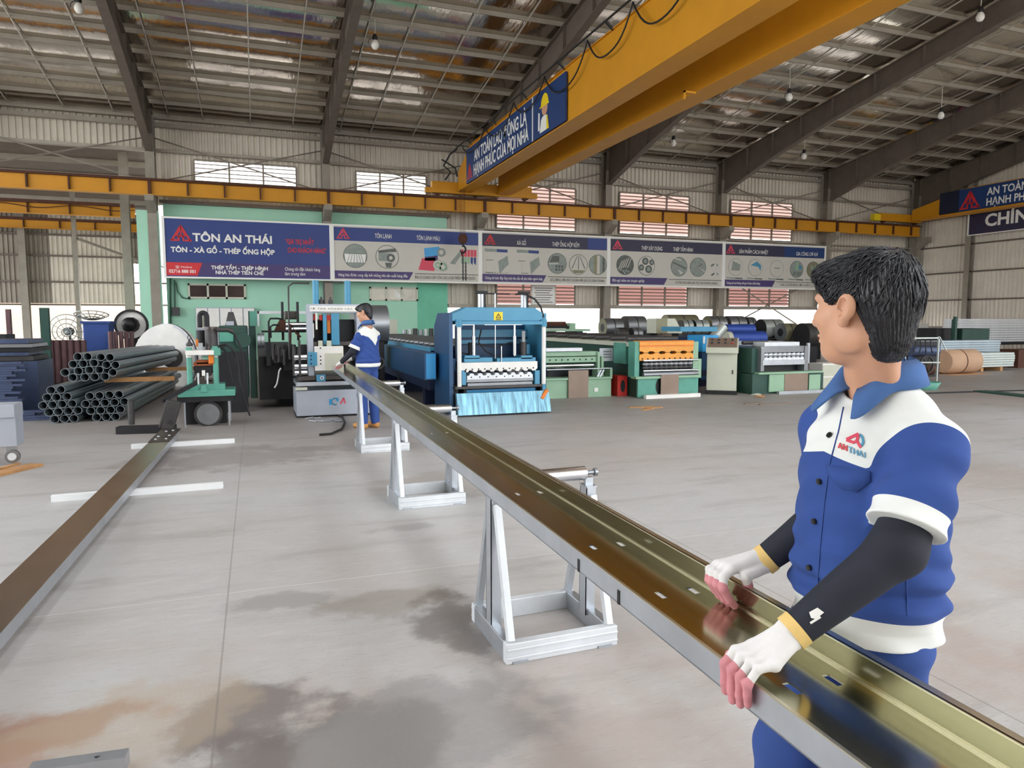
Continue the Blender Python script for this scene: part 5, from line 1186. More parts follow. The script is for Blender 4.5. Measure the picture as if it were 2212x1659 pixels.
# ---- roller stands under the long purlin
def make_stand(label, x, y, sx=.55, sy=.5):
    r = thing('roller_stand', label, 'roller stand', (x, y, 0), math.radians(1.0), 'roller stands under the long purlin')
    h0, h1, zt = .0, .092, .70
    def chan(b, a, c, up=(0, 0, 1)):
        b.bar(a, c, .045, h1 - h0)
    zc = (h0 + h1) / 2
    for q in (0.022, sy - .022):
        b = MB(); b.bar((0, q, zc), (sx, q, zc), .045, h1); b.bar((0, q + (-.025 if q < .1 else .025), zc + .018), (sx, q + (-.025 if q < .1 else .025), zc + .018), .006, .012); b.bar((0, q + (-.025 if q < .1 else .025), zc - .02), (sx, q + (-.025 if q < .1 else .025), zc - .02), .006, .012)
        b.build('base_rail', 'galv_bright', r, local=True, bevel=.004)
    for q in (.022, sx - .022):
        b = MB(); b.bar((q, .045, zc), (q, sy - .045, zc), .045, h1); b.build('base_rail', 'galv', r, local=True, bevel=.004)
    for q, s in ((.03, 1), (sx - .03, -1)):
        b = MB(); b.box(q - .026, sy / 2 - .035, h1 - .03, q - .022, sy / 2 + .035, zt); b.box(q - .026, sy / 2 - .035, h1 - .03, q + .024, sy / 2 - .031, zt); b.box(q - .026, sy / 2 + .031, h1 - .03, q + .024, sy / 2 + .035, zt)
        b.build('post', 'galv', r, local=True)
        for yy in (.03, sy - .03):
            b = MB(); b.bar((q, yy, h1), (q, sy / 2 + (-.045 if yy < .2 else .045), zt - .04), .035, .03, up=(1, 0, 0)); b.build('brace', 'galv_bright' if yy < .2 else 'galv', r, local=True)
        b = MB(); b.box(q - .02, sy / 2 - .012, zt - .03, q + .02, sy / 2 + .012, zt + .04); b.box(q - .028, sy / 2 - .04, zt - .004, q + .028, sy / 2 + .04, zt + .004); br = b.build('bearing_bracket', 'galv', r, local=True)
        b = MB(); b.cyl((q + s * .02, sy / 2, zt + .062), (q - s * .05, sy / 2, zt + .062), .011, 10); b.cyl((q - s * .03, sy / 2, zt + .062), (q - s * .045, sy / 2, zt + .062), .02, 8); b.build('axle', 'coil_grey', br, local=True)
    b = MB(); b.cyl((.05, sy / 2, zt + .062), (sx - .05, sy / 2, zt + .062), .0335, 20); b.build('roller', 'chrome', r, local=True)
    for q in (.03, sx - .1):
        b = MB(); b.box(q, -.008, -.0, q + .07, .05, .012); b.build('foot', 'galv', r, local=True)
    return r
st = make_stand('galvanised roller stand nearest the gloved hands, with floor stain at its corner', .985, 2.775, .548)
dup(st, (1.03, 5.43, 0), label='middle one of the three galvanised roller stands under the purlin')
dup(st, (1.085, 7.93, 0), label='galvanised roller stand beside the feet of the far worker')

# ---- the long Z purlin the near worker is guiding
A = math.atan(.0206)
def zpurlin(name, label, x, y, z, L, w, f, lip, holes, t=.0035, rot=0.0, up_side=1, part_name='lip'):
    """web flat, near flange turned down, far flange turned up; origin at the near end of the near edge"""
    r = thing(name, label, 'purlin', (x, y, z), rot)
    # web with real slots: strips around each slot
    b = MB(); xs = [0.0] + sorted(set([h[0] for h in holes])) + [w]
    cols = sorted(set(h[0] for h in holes))
    hw, hl = .0085, .021
    edges = [0.0]
    for c in cols: edges += [c - hw, c + hw]
    edges.append(w)
    for k in range(0, len(edges) - 1):
        a, c = edges[k], edges[k + 1]
        if k % 2 == 0: b.box(a, 0, 0, c, L, t)
        else:
            yy = 0.0
            for h in sorted(q[1] for q in holes if abs(q[0] - (a + c) / 2) < 1e-6): b.box(a, yy, 0, c, h - hl, t); yy = h + hl
            b.box(a, yy, 0, c, L, t)
    b.build('web', 'zinc_mirror', r, local=True)
    b = MB(); b.box(-t, 0, -f, 0, L, t); b.build('near_flange', 'galv', r, local=True)
    b = MB(); b.box(-t, 0, -f, .016, L, -f + t) if lip else None
    if lip: b.build('lip', 'galv', r, local=True)
    b = MB(); b.box(w, 0, 0 if up_side > 0 else -f, w + t, L, f if up_side > 0 else t); g = b.build('far_flange', 'zinc_mirror' if up_side > 0 else 'galv', r, local=True)
    if up_side > 0:
        b = MB(); b.box(w - .003, 0, f - .003, w + .02, L, f); b.build('lip', 'zinc_bright', r, local=True)
        b = MB(); b.box(w - .004, 0, t, w, L, t + .004); b.build('bend_glint', 'zinc_bright', r, local=True)  # paler strips paint the light line along the folded edges
        b = MB(); b.box(-t - .001, 0, t - .002, .003, L, t + .0012); b.build('bend_glint', 'zinc_bright', r, local=True)
    return r
def zinc(name, col, rough):
    m = bpy.data.materials.new(name); m.use_nodes = True; nt = m.node_tree; bs = nt.nodes['Principled BSDF']
    bs.inputs['Base Color'].default_value = lin(col) + [1]; bs.inputs['Metallic'].default_value = 1.0
    tc = nd(nt, 'ShaderNodeTexCoord'); mp = nd(nt, 'ShaderNodeMapping'); mp.inputs['Scale'].default_value = (25, .6, 25); nt.links.new(tc.outputs['Object'], mp.inputs['Vector'])
    n = nd(nt, 'ShaderNodeTexNoise', Scale=1.5, Detail=3.0); nt.links.new(mp.outputs['Vector'], n.inputs['Vector'])
    r = nd(nt, 'ShaderNodeMapRange'); r.inputs[3].default_value = rough * .7; r.inputs[4].default_value = rough * 1.4; nt.links.new(n.outputs['Fac'], r.inputs[0]); nt.links.new(r.outputs[0], bs.inputs['Roughness'])
    MATS[name] = m
zinc('zinc_mirror', '#b8b69c', .15); zinc('zinc_bright', '#d8d3bd', .3)
holes = []
for yy in (1.02, 1.5, 1.9, 2.6, 4.2, 6.2, 8.2):
    holes += [(.055, yy + .35), (.15, yy + .35)]
PURL = zpurlin('steel_purlin', 'long shiny olive-grey Z purlin resting on the roller stands', .8555, -.35, .800, 11.36, .1985, .058, True, holes, rot=-A)
b = MB()
for k, yy in enumerate((1.60, 1.86)): b.box(-.006, yy + .36, -.058, -.0036, yy + .372, -.02)
b.build('flange_slot', 'black', PURL, local=True)

# ---- second purlin on the floor at the left, on cross bars
mat('zinc_floor', '#d9cdc5', .24, 1.0, .1, 3)
A2 = math.radians(1.6)
r = thing('steel_purlin', 'long shiny purlin lying on cross bars on the floor at the left', 'purlin', (-1.355, 2.0, .055), -A2)
b = MB(); b.box(0, 0, .068, .215, 7.55, .072); b.build('web', 'zinc_floor', r, local=True)
b = MB(); b.box(.211, 0, 0, .215, 7.55, .07); b.build('flange', 'galv', r, local=True); b = MB(); b.box(.0, 0, 0, .004, 7.55, .07); b.build('flange', 'galv', r, local=True)
b = MB(); b.box(.195, 0, 0, .213, 7.55, .004); b.build('lip', 'galv', r, local=True)
b = MB(); b.box(-.004, 6.75, .072, .219, 7.75, .08); b.build('splice_plate', 'oily_steel', r, local=True)
for i, (x, y) in enumerate(((.05, 6.9), (.16, 6.9), (.05, 7.1), (.16, 7.15), (.08, 7.5), (.15, 7.55))):
    b = MB(); b.cyl((x, y, .08), (x, y, .088), .014, 8); b.build('bolt', 'galv_bright', r, local=True)
r = thing('stop_bracket', 'dark steel stop bracket on the floor between the purlin and green cutter', 'bracket', (-1.25, 10.4, 0))
b = MB(); b.bar((-1.75, 10.45, .05), (-1.05, 10.35, .05), .16, .09); b.build('base', 'iron_dark', r); b = MB(); b.bar((-1.16, 10.35, .05), (-1.05, 10.35, .42), .18, .16, up=(0, 1, 0)); b.build('block', 'iron', r, bevel=.01)
b = MB(); b.cyl((-1.6, 10.55, .1), (-1.6, 10.55, .42), .04, 10); b.build('pin', 'iron', r); b = MB(); b.bar((-1.2, 10.4, .42), (-.8, 10.7, .62), .05, .05); b.build('arm', 'iron_dark', r)
b = MB(); b.cyl((-1.12, 10.05, .1), (-1.12, 10.3, .12), .06, 14); b.build('roller', 'iron', r)
for (p, q), m, lab in ((((110, 1085), (482, 1055)), 'zinc_white', 'nearer galvanised cross bar under the floor purlin'), (((283, 970), (507, 957)), 'zinc_white', 'farther galvanised cross bar under the floor purlin, with a small hole'), (((60, 1700), (273, 1668)), 'galv', 'galvanised channel lying flat at the bottom left corner of the picture')):
    a, c = atZ(*p), atZ(*q); o = MB(); w = .055
    o.bar((a.x, a.y + w / 2, .026), (c.x, c.y + w / 2, .026), w, .052)
    if m != 'galv': o.bar((a.x, a.y + w + .03, .004), (c.x, c.y + w + .03, .004), .06, .006)
    o.slot = 1; o.cyl((c.x - .09, c.y - .001 + (w / 2 if m == 'galv' else 0), .03), (c.x - .09, c.y + .012 + (w / 2 if m == 'galv' else 0), .053 if m == 'galv' else .03), .009, 8)
    o = o.build('steel_channel', [m, 'black']); tag(rebase(o, ((a.x + c.x) / 2, a.y, 0)), lab, 'steel bar')

# ---- trolley and plank at the left edge
r = thing('trolley', 'blue-grey steel trolley with a caster at the left edge of the picture', 'trolley', (-3.6, 8.6, 0))
p0 = atY(34, 890, 8.5)
b = MB(); b.box(-6.2, 8.45, .50, p0.x, 8.75, .64); b.build('deck_beam', 'light_grey_machine', r, bevel=.01)
b = MB(); b.box(p0.x - .18, 8.47, .2, p0.x, 8.73, .52); b.build('leg', 'light_grey_machine', r, bevel=.008); b = MB(); b.prism([(p0.x - .5, .5), (p0.x - .16, .5), (p0.x - .16, .3)], 'y', 8.55, 8.57); b.build('gusset', 'light_grey_machine', r)
b = MB(); b.cyl((p0.x - .06, 8.59, .16), (p0.x - .06, 8.59, .22), .028, 10); b.box(p0.x - .12, 8.55, .07, p0.x - .02, 8.56, .19); cs = b.build('caster_fork', 'galv', r); b = MB(); b.cyl((p0.x - .06, 8.51, .092), (p0.x - .06, 8.55, .092), .068, 20); b.slot = 1; b.cyl((p0.x - .06, 8.5, .092), (p0.x - .06, 8.51, .092), .04, 16); b.build('wheel', ['coil_grey', 'galv_bright'], cs)
a, c = atZ(-160, 1063), atZ(80, 1006); o = MB(); o.bar((a.x, a.y, .012), (c.x, c.y, .012), .16, .024); o.bar((a.x, a.y + .12, .01), (c.x - .2, c.y + .14, .01), .05, .02); o = o.build('wooden_plank', 'wood'); tag(rebase(o, (c.x, c.y, 0)), 'splintered wooden plank on the floor under the trolley caster', 'plank')

# ---- small things on the floor
for i, (px, py, w) in enumerate(((1383, 880, .22), (1412, 882, .16), (1400, 886, .12))):
    p = atZ(px, py); o = MB(); o.bar((p.x - w, p.y, .008), (p.x + w, p.y + .08 * (i - 1), .012), .07, .016); o = o.build('scrap_wood', 'wood'); tag(rebase(o, (p.x, p.y, 0)), ('longest scrap of wood on the floor in front of the orange-die machine', 'middle scrap of wood on the floor in front of the orange-die machine', 'smallest scrap of wood on the floor, nearest the viewer of three')[i], 'wood scrap')
for i, px in enumerate((1628, 1660, 1690)):
    p = atZ(px, 872 + i % 2 * 2); o = MB(); o.bar((p.x - .2, p.y, .008), (p.x + .2, p.y + .03, .008), .05, .014); o = o.build('scrap_strip', 'plate_brown'); tag(rebase(o, (p.x, p.y, 0)), 'thin scrap strip on the floor before the grey machine, %s in the row' % ('left', 'middle', 'right')[i], 'scrap strip')
rr = random.Random(4)
for i in range(14):
    px, py = 665 + i * 5.4, 903 + rr.uniform(0, 9); p = atZ(px, py); o = MB(); an = rr.uniform(0, PI); l = rr.uniform(.03, .07)
    o.bar((p.x - l * math.cos(an), p.y - l * math.sin(an), .012), (p.x + l * math.cos(an), p.y + l * math.sin(an), .02), .035, .012); o = o.build('metal_offcut', 'galv'); tag(rebase(o, (p.x, p.y, 0)), 'small shiny metal offcut in the heap below the shearing machine', 'metal offcut', 'metal offcuts below the shear')
p = atZ(680, 940); o = MB(); o.tube([atZ(*q) + Vector((0, 0, .018)) for q in ((690, 942), (715, 940), (738, 930), (745, 915), (740, 903), (725, 897))], .016, 8); o = o.build('floor_hose', 'rubber'); tag(rebase(o, (p.x, p.y, 0)), 'black hose curling on the floor below the shearing machine', 'hose')
o = MB(); o.tube([Vector((x, 10.6 - (x - 12) * .12 + .03 * math.sin(x), .015)) for x in [12.2 + i * .5 for i in range(16)]], .014, 6); o = o.build('floor_cable', 'iron_dark'); tag(rebase(o, (14, 10.4, 0)), 'long thin dark cable across the floor at the right', 'cable')
for k, (px, py) in enumerate(((1634, 842), (1642, 846))):
    p = atZ(px, py + 12); o = MB(); o.tube([Vector((p.x + .1 * math.cos(a) * (1 + .2 * math.sin(3 * a)), p.y + .07 * math.sin(a), .015 + .008 * math.sin(2 * a))) for a in [i * PI / 8 for i in range(16)]], .012, 6, closed=True); o = o.build('cable_loop', 'wood' if k else 'console_cream'); tag(rebase(o, (p.x, p.y, 0)), ('pale loop of cable by the console foot', 'brown loop of cable by the console foot')[k], 'cable')

# ---- coils on a long rack by the back wall
rk = thing('coil_rack', 'long low dark rack carrying the row of steel coils', 'rack', (15, 21.6, 0))
b = MB(); b.box(10.0, 21.2, .7, 20.6, 22.2, .8); b.build('deck', 'iron_dark', rk)
for k in range(6):
    b = MB(); b.box(10.2 + k * 2.0, 21.3, 0, 10.35 + k * 2.0, 22.1, .7); b.build('leg', 'iron_dark', rk)
COILS = [(1302, 708, 1338, .33, 21.9, 'coil_olive', 'coil_grey', 'grey steel coil with olive end, leftmost on the rack'), (1348, 705, 1388, .36, 21.9, 'coil_dark', 'coil_grey', 'grey steel coil with dark end, second from left on the rack'), (1334, 722, 1352, .22, 20.7, 'coil_dark', 'coil_dark', 'small dark coil in front of the gap between the two leftmost coils'),
         (1363, 722, 1382, .22, 20.7, 'black', 'coil_grey', 'small black-ended coil before the second coil'), (1395, 714, 1436, .33, 21.9, 'coil_dark', 'coil_pale', 'pale steel coil with dark end left of the cream control head'), (1413, 722, 1424, .24, 20.7, 'black', 'coil_dark', 'small black coil just left of the cream control head'),
         (1437, 700, 1500, .36, 23.2, 'coil_olive', 'coil_olive', 'tan coil behind the cream control head'), (1470, 706, 1490, .26, 21.9, 'coil_dark', 'coil_pale', 'pale coil just right of the cream control head'), (1496, 706, 1524, .26, 21.9, 'black', 'coil_pale', 'pale coil with black end above the blue machine'),
         (1527, 702, 1560, .34, 22.4, 'coil_olive', 'coil_grey', 'grey coil with olive end above the blue head box'), (1568, 702, 1602, .34, 22.4, 'coil_dark', 'coil_grey', 'grey coil behind the blue coils, left one'), (1608, 704, 1624, .34, 22.4, 'coil_dark', 'coil_grey', 'grey coil behind the blue coils, right one'),
         (1642, 712, 1682, .36, 21.5, 'black', 'coil_pale', 'pale green-grey coil right of the blue coils'), (1686, 718, 1712, .33, 20.75, 'coil_grey', 'coil_olive', 'olive coil with grey end left of the near worker nose'), (1731, 724, 1760, .42, 19.8, 'black', 'coil_dark', 'black-ended coil close to the near worker nose')]
for px, py, pe, rad, Y_, me_, mb_, lab in COILS:
    p, q = atY(px, py, Y_), atY(pe, py, Y_)
    if 21 <= Y_ <= 22.6: p.z = max(p.z, .803 + rad + .005)
    r = thing('steel_coil', lab, 'coil', (p.x, Y_, p.z - rad), 0, 'steel coils along the back wall')
    b = MB(); b.cyl(p, (q.x, Y_, p.z), rad, 28); b.build('winding', mb_, r)
    b = MB(); b.ring(p - Vector((.012, 0, 0)), p, rad * .98, rad * .45, 28); b.build('end_face', me_, r)
    b = MB(); b.cyl(p - Vector((.006, 0, 0)), p + Vector((.005, 0, 0)), rad * .45, 20); b.build('core', 'black', r)
    b = MB(); x = p.x + (q.x - p.x) * .5; b.ring((x - .02, Y_, p.z), (x + .02, Y_, p.z), rad + .004, rad - .01, 28); b.build('strap', 'iron', r)
    if Y_ < 21 or Y_ > 22.6 or p.z - rad > .85:
        b = MB(); zb = .0 if (Y_ < 21 or Y_ > 22.6) else .8
        b.box(p.x + .03, Y_ - .15, zb, q.x - .03, Y_ + .15, p.z - rad * .9); b.build('cradle', 'iron_dark', r)
for px, py, pe, rad, Y_, lab in ((1566, 712, 1626, .16, 17.5, 'upper dark blue coil above the console'), (1576, 731, 1648, .2, 16.5, 'lower bright blue coil with a pale end above the console')):
    p, q = atY(px, py, Y_), atY(pe, py, Y_); r = thing('steel_coil', lab, 'coil', (p.x, Y_, p.z - rad), 0, 'blue coils')
    b = MB(); b.cyl(p, (q.x, Y_, p.z), rad, 26); b.build('winding', 'coil_blue', r); b = MB(); b.cyl(p - Vector((.14 if rad > .18 else .02, 0, 0)), p, rad * .98, 26); b.build('end_wrap', 'console_cream' if rad > .18 else 'navy_blue', r); b = MB(); b.box(p.x + .2, Y_ - .1, 0, q.x - .2, Y_ + .1, p.z - rad * .9); b.build('cradle', 'navy_blue', r)
r = thing('silver_duct', 'pale silver sloping duct piece between the blue head box and the blue coils', 'duct', (10.6, 15.5, 0)); p = atY(1545, 715, 15.5); b = MB(); b.cyl(p - Vector((.1, 0, .25)), p + Vector((.25, 0, .12)), .14, 16); b.build('body', 'coil_pale', r); b = MB(); b.box(p.x - .1, 15.45, 0, p.x + .1, 15.6, p.z - .2); b.build('stand', 'navy_blue', r)
for k in range(9):
    px = 874 + k * 11.5; p = atY(px, 712, 22.5); o = MB(); o.cyl((p.x, 22.5, .703), (p.x, 22.5, p.z + .02 * (k % 3)), .075, 14); o = o.build('upright_roller', ('coil_grey', 'coil_pale', 'iron')[k % 3]); tag(rebase(o, (p.x, 22.5, .7)), 'upright grey roller behind the blue bed, %s from the left' % ORD[k], 'roller', 'upright rollers behind the blue bed')
r = thing('roller_bench', 'pale bench carrying upright rollers behind the blue bed', 'bench', (5.4, 22.5, 0)); b = MB(); b.box(3.6, 22.2, .6, 6.7, 22.9, .7); b.build('top', 'coil_pale', r); b = MB(); b.box(4.7, 22.3, 0, 4.85, 22.8, .6); b.build('leg', 'iron_dark', r); b = MB(); b.box(6.4, 22.3, 0, 6.55, 22.8, .6); b.build('leg', 'iron_dark', r)
p0, p1 = atY(815, 700, 24), atY(858, 690, 24); o = MB(); o.box(p0.x, 24, 0, p1.x, 24.6, p1.z); o = o.build('storage_box', 'console_cream'); tag(rebase(o, (p0.x, 24, 0)), 'cream box against the teal wall right of the far worker', 'box')
r = thing('loading_table', 'green-topped feeding table with dark rollers beyond the blue press', 'table', (9.6, 19.5, 0)); p0, p1 = atY(1178, 716, 19.5), atY(1275, 711, 19.5); b = MB(); b.box(p0.x, 19.5, p0.z, p1.x, 20.6, p1.z); b.build('top', 'pale_green', r); b = MB(); b.box(p0.x + .2, 19.6, 0, p0.x + .4, 20.5, p0.z); b.build('leg', 'dark_green', r); b = MB(); b.box(p1.x - .4, 19.6, 0, p1.x - .2, 20.5, p0.z); b.build('leg', 'dark_green', r)
for k in range(3):
    q = atY(1180, 707 - k * 4.5, 19.8); e = atY(1230, 707 - k * 4.5, 19.8); b = MB(); b.cyl((q.x, 19.8 + k * .15, q.z), (e.x, 19.8 + k * .15, q.z), .045, 10); b.build('feed_roller', 'rust_brown' if k else 'iron_dark', r)
b = MB(); pb(b, 1231, 698, 1243, 712, 19.7, .3); b.build('gear_cover', 'pale_green', r)

# ---- stock at the right end
r = thing('drum_machine', 'wire cage frame with a drum and big wheel over a green oil tray', 'machine', (13.6, 12.0, 0)); WY = 12.1
for a in (1957, 2028):
    p, q = atY(a, 727, WY), atY(a, 835, WY); b = MB(); b.bar((p.x, WY, 0.0), (p.x, WY, p.z), .035, .035); b.build('post', 'coil_pale', r); b = MB(); b.bar((p.x, WY + .7, 0.0), (p.x, WY + .7, p.z), .035, .035); b.build('post', 'coil_pale', r)
b = MB(); b.bar(atY(1940, 731, WY), atY(2030, 730, WY), .035, .035); b.bar(atY(1957, 783, WY), atY(2030, 783, WY), .03, .03); b.build('rail', 'coil_pale', r)
b = MB(); b.bar(atY(2030, 728, WY), atY(2044, 757, WY), .02, .02); b.build('arm', 'coil_pale', r)
p = atY(2003, 788, WY + .1); b = MB(); b.ring(p, p + Vector((0, .04, 0)), .22, .195, 26)
for k in range(3): a = k * PI / 3; b.bar(p + Vector((.2 * math.cos(a), .02, .2 * math.sin(a))), p - Vector((.2 * math.cos(a), -.02, .2 * math.sin(a))), .02, .02)
b.build('wheel', 'iron', r)
b = MB(); b.cyl(atY(1966, 758, WY + .35), atY(2022, 758, WY + .35), .13, 18); b.build('drum', 'bar_blue', r); b = MB(); b.cyl(atY(1970, 797, WY + .3), atY(2010, 797, WY + .3), .15, 18); b.build('motor', 'rust_brown', r); b = MB(); pb(b, 1945, 738, 2030, 815, WY + .55, .1); b.build('back_plate', 'iron_dark', r)
for k in range(4):
    b = MB(); b.tube([atY(1975 + k * 12, 732, WY + .2), atY(1980 + k * 10, 745, WY + .1), atY(1972 + k * 14, 762, WY + .15)], .013, 6); b.build('hose', 'rubber', r)
b = MB(); b.lathe([(.22, 0), (.3, .16), (.285, .16), (.21, .02)], c=atZ(2016, 842) + Vector((0, .2, 0)), n=28); o = b.build('oil_tray', 'machine_green'); tag(rebase(o, atZ(2016, 842) + Vector((0, .2, 0))), 'round green oil tray on the floor below the wire cage frame', 'tray')
r = thing('wrapped_coil', 'brown paper wrapped coil lying on a pallet behind the wire cage frame', 'coil', (16.6, 14.2, 0)); KY = 14.2; p, q = atY(2036, 781, KY), atY(2106, 785, KY)
b = MB(); b.lathe([(.3, 0), (.335, .04), (.335, (q.x - p.x) - .12), (.24, (q.x - p.x))], c=(p.x, KY, p.z), axis=(1, 0, 0), n=28); b.build('wrapping', 'kraft', r); b = MB(); b.ring((p.x + .52, KY, p.z), (p.x + .55, KY, p.z), .341, .33, 28); b.build('strap', 'rust_brown', r); b = MB(); b.cyl((q.x, KY, p.z), (q.x + .03, KY, p.z), .1, 14); b.build('core', 'white_paint', r)
o = MB()
zt_ = p.z - .345
for k in range(4): o.box(p.x - .1, KY - .35 + k * .22, zt_ - .03, q.x + .2, KY - .2 + k * .22, zt_)
for k in range(3): o.box(p.x - .1 + k * .75, KY - .35, 0, p.x + .05 + k * .75, KY + .46, zt_ - .03)

o = o.build('pallet', 'wood'); tag(rebase(o, (p.x + .8, KY, 0)), 'wooden pallet under the brown wrapped coil', 'pallet')
cb = MB(); cb.box(0, 0, 0, 2.4, .055, .006); cb.box(0, 0, 0, 2.4, .005, .065); cb.box(0, 0, .059, 2.4, .055, .065); cb.box(2.39, 0, 0, 2.4, .05, .065); cme = cb.mesh('steel_channel', 'coil_pale')
cb2 = MB(); cb2.box(0, 0, 0, 3.4, .055, .006); cb2.box(0, 0, 0, 3.4, .005, .065); cb2.box(0, 0, .059, 3.4, .055, .065); cm2 = cb2.mesh('steel_channel', 'pipe_steel')
def bundle(x1, y, z, nr, nc, me, L, label, group, dy=.075, dz=.07):
    for i in range(nr):
        for j in range(nc):
            o = bpy.data.objects.new('steel_channel', me); COL.objects.link(o); o.location = (x1 - L + random.uniform(-.02, .02), y + j * dy, z + i * dz); tag(o, label, 'steel channel', group)
e1 = atY(2190, 800, 14.6)
bundle(e1.x, 14.6, .12, 6, 7, cme, 2.4, 'galvanised channel in the low bundle with gridded ends at the far right', 'low channel bundle at the right')
bundle(e1.x + .35, 15.3, .12, 11, 6, cm2, 3.4, 'grey channel in the taller bundle behind the brown wrapped coil', 'tall channel bundle at the right')
for q in (.1, .9, 1.6):
    o = MB(); o.box(e1.x - .55 - q, 14.55, 0, e1.x - .45 - q, 15.85, .115); o = o.build('timber_batten', 'wood'); tag(rebase(o, (e1.x - .5 - q, 15, 0)), 'timber batten under the channel bundles at the right, %s' % {.1: 'near the gridded ends', .9: 'in the middle', 1.6: 'behind the wrapped coil'}[q], 'batten')
for k in range(10):
    p = atY(2068, 680, 20); o = MB(); o.box(p.x + .1 * (k % 2), 20, .62 + k * .093, 32, 20.6, .70 + k * .093); o = o.build('pale_sheet_bar', 'galv_bright'); tag(rebase(o, (p.x + 3, 20.3, .62 + k * .093)), 'long pale galvanised profile in the white stack by the gable wall, %s from the top' % ORD[9 - k], 'profile', 'pale profiles by the gable wall')
r = thing('profile_rack', 'low black rack under the white stack of profiles at the right', 'rack', (27, 20.3, 0)); b = MB(); b.box(23.5, 19.9, .5, 32.2, 20.7, .6); b.build('deck', 'iron_dark', r)
for k in range(3):
    b = MB(); b.box(24 + k * 3.8, 20, 0, 24.2 + k * 3.8, 20.6, .5); b.build('leg', 'iron_dark', r)
for (x0, x1, y0, y1, Y_, lab) in ((2022, 2066, 709, 745, 17.6, 'black stack of thin profiles left of the green stake'), (2077, 2136, 710, 746, 17.6, 'near-black block of profiles right of the green stake')):
    o = MB(); pb(o, x0, y0, x1, 800, Y_, .8); o = o.build('profile_block', 'dark_green' if x0 > 2050 else 'iron_dark', bevel=.02); tag(rebase(o, atY(x0, 745, Y_) * 1), lab, 'profile stack')
for k, (px, y0) in enumerate(((2064, 684), (2070, 690))):
    p = atY(px, y0, 17.2); o = MB(); o.bar((p.x, 17.2 + k * .15, 0), (p.x, 17.2 + k * .15, p.z), .09, .1); o = o.build('steel_post', 'dark_green'); tag(rebase(o, (p.x, 17.2, 0)), 'dark green stake between the two black stacks, %s' % ('left and taller' if k == 0 else 'right and shorter'), 'post')
o = MB(); a, c = atZ(2116, 846), atZ(2300, 866); o.bar((a.x, a.y, .015), (c.x, c.y, .015), .35, .03); o = o.build('green_plate', 'dark_green'); tag(rebase(o, (a.x, a.y, 0)), 'flat dark green steel plate on the floor at the right edge', 'plate')
o = MB(); pb(o, 2199, 755, 2260, 818, 15.2, .6); o = o.build('rusty_stack', 'rust_brown'); tag(rebase(o, atY(2199, 818, 15.2)), 'dark rusty stack at the right edge of the picture', 'stack')
o = MB(); pb(o, 1905, 700, 2003, 800, 25.5, .3); o = o.build('white_panel', 'white_paint'); 
pp = atY(1905, 722, 25.5); tag(rebase(o, (pp.x, 25.5, 0)), 'white panel behind the hair at the right wall', 'panel')
# ================================================================ PEOPLE: smooth bodies grown from blended distance fields
def V3(p): return np.array(p, float)
def rc(P, a, b, ra, rb=None):
    a, b = V3(a), V3(b); rb = ra if rb is None else rb; ab = b - a
    t = np.clip(((P - a) @ ab) / max(1e-12, ab @ ab), 0, 1)
    return np.linalg.norm(P - (a + t[:, None] * ab), axis=1) - (ra + (rb - ra) * t)
def ell(P, c, R3, ax=None):
    q = P - V3(c)
    if ax is not None: q = q @ np.array(ax).T
    q1 = q / V3(R3); k0 = np.linalg.norm(q1, axis=1); k1 = np.linalg.norm(q1 / V3(R3), axis=1) + 1e-9
    return k0 * (k0 - 1) / k1
def smin(a, b, k):
    h = np.clip(.5 + .5 * (b - a) / k, 0, 1); return b + (a - b) * h - k * h * (1 - h)
def smax(a, b, k): return -smin(-a, -b, k)
def sunion(ds, k):
    d = ds[0]
    for e in ds[1:]: d = smin(d, e, k)
    return d
_rs = np.random.RandomState(3)
_dirs = _rs.normal(size=(40, 3)); _dirs /= np.linalg.norm(_dirs, axis=1)[:, None]; _ph = _rs.uniform(0, 6.28, 40)
def wob(P, freq, seed=0, n=6):
    s = 0
    for i in range(n):
        j = (seed * 7 + i) % 40; s = s + np.sin((P @ _dirs[j]) * freq * (.7 + .12 * i) + _ph[j] + 1.3 * np.sin((P @ _dirs[(j + 11) % 40]) * freq * .6))
    return s / n
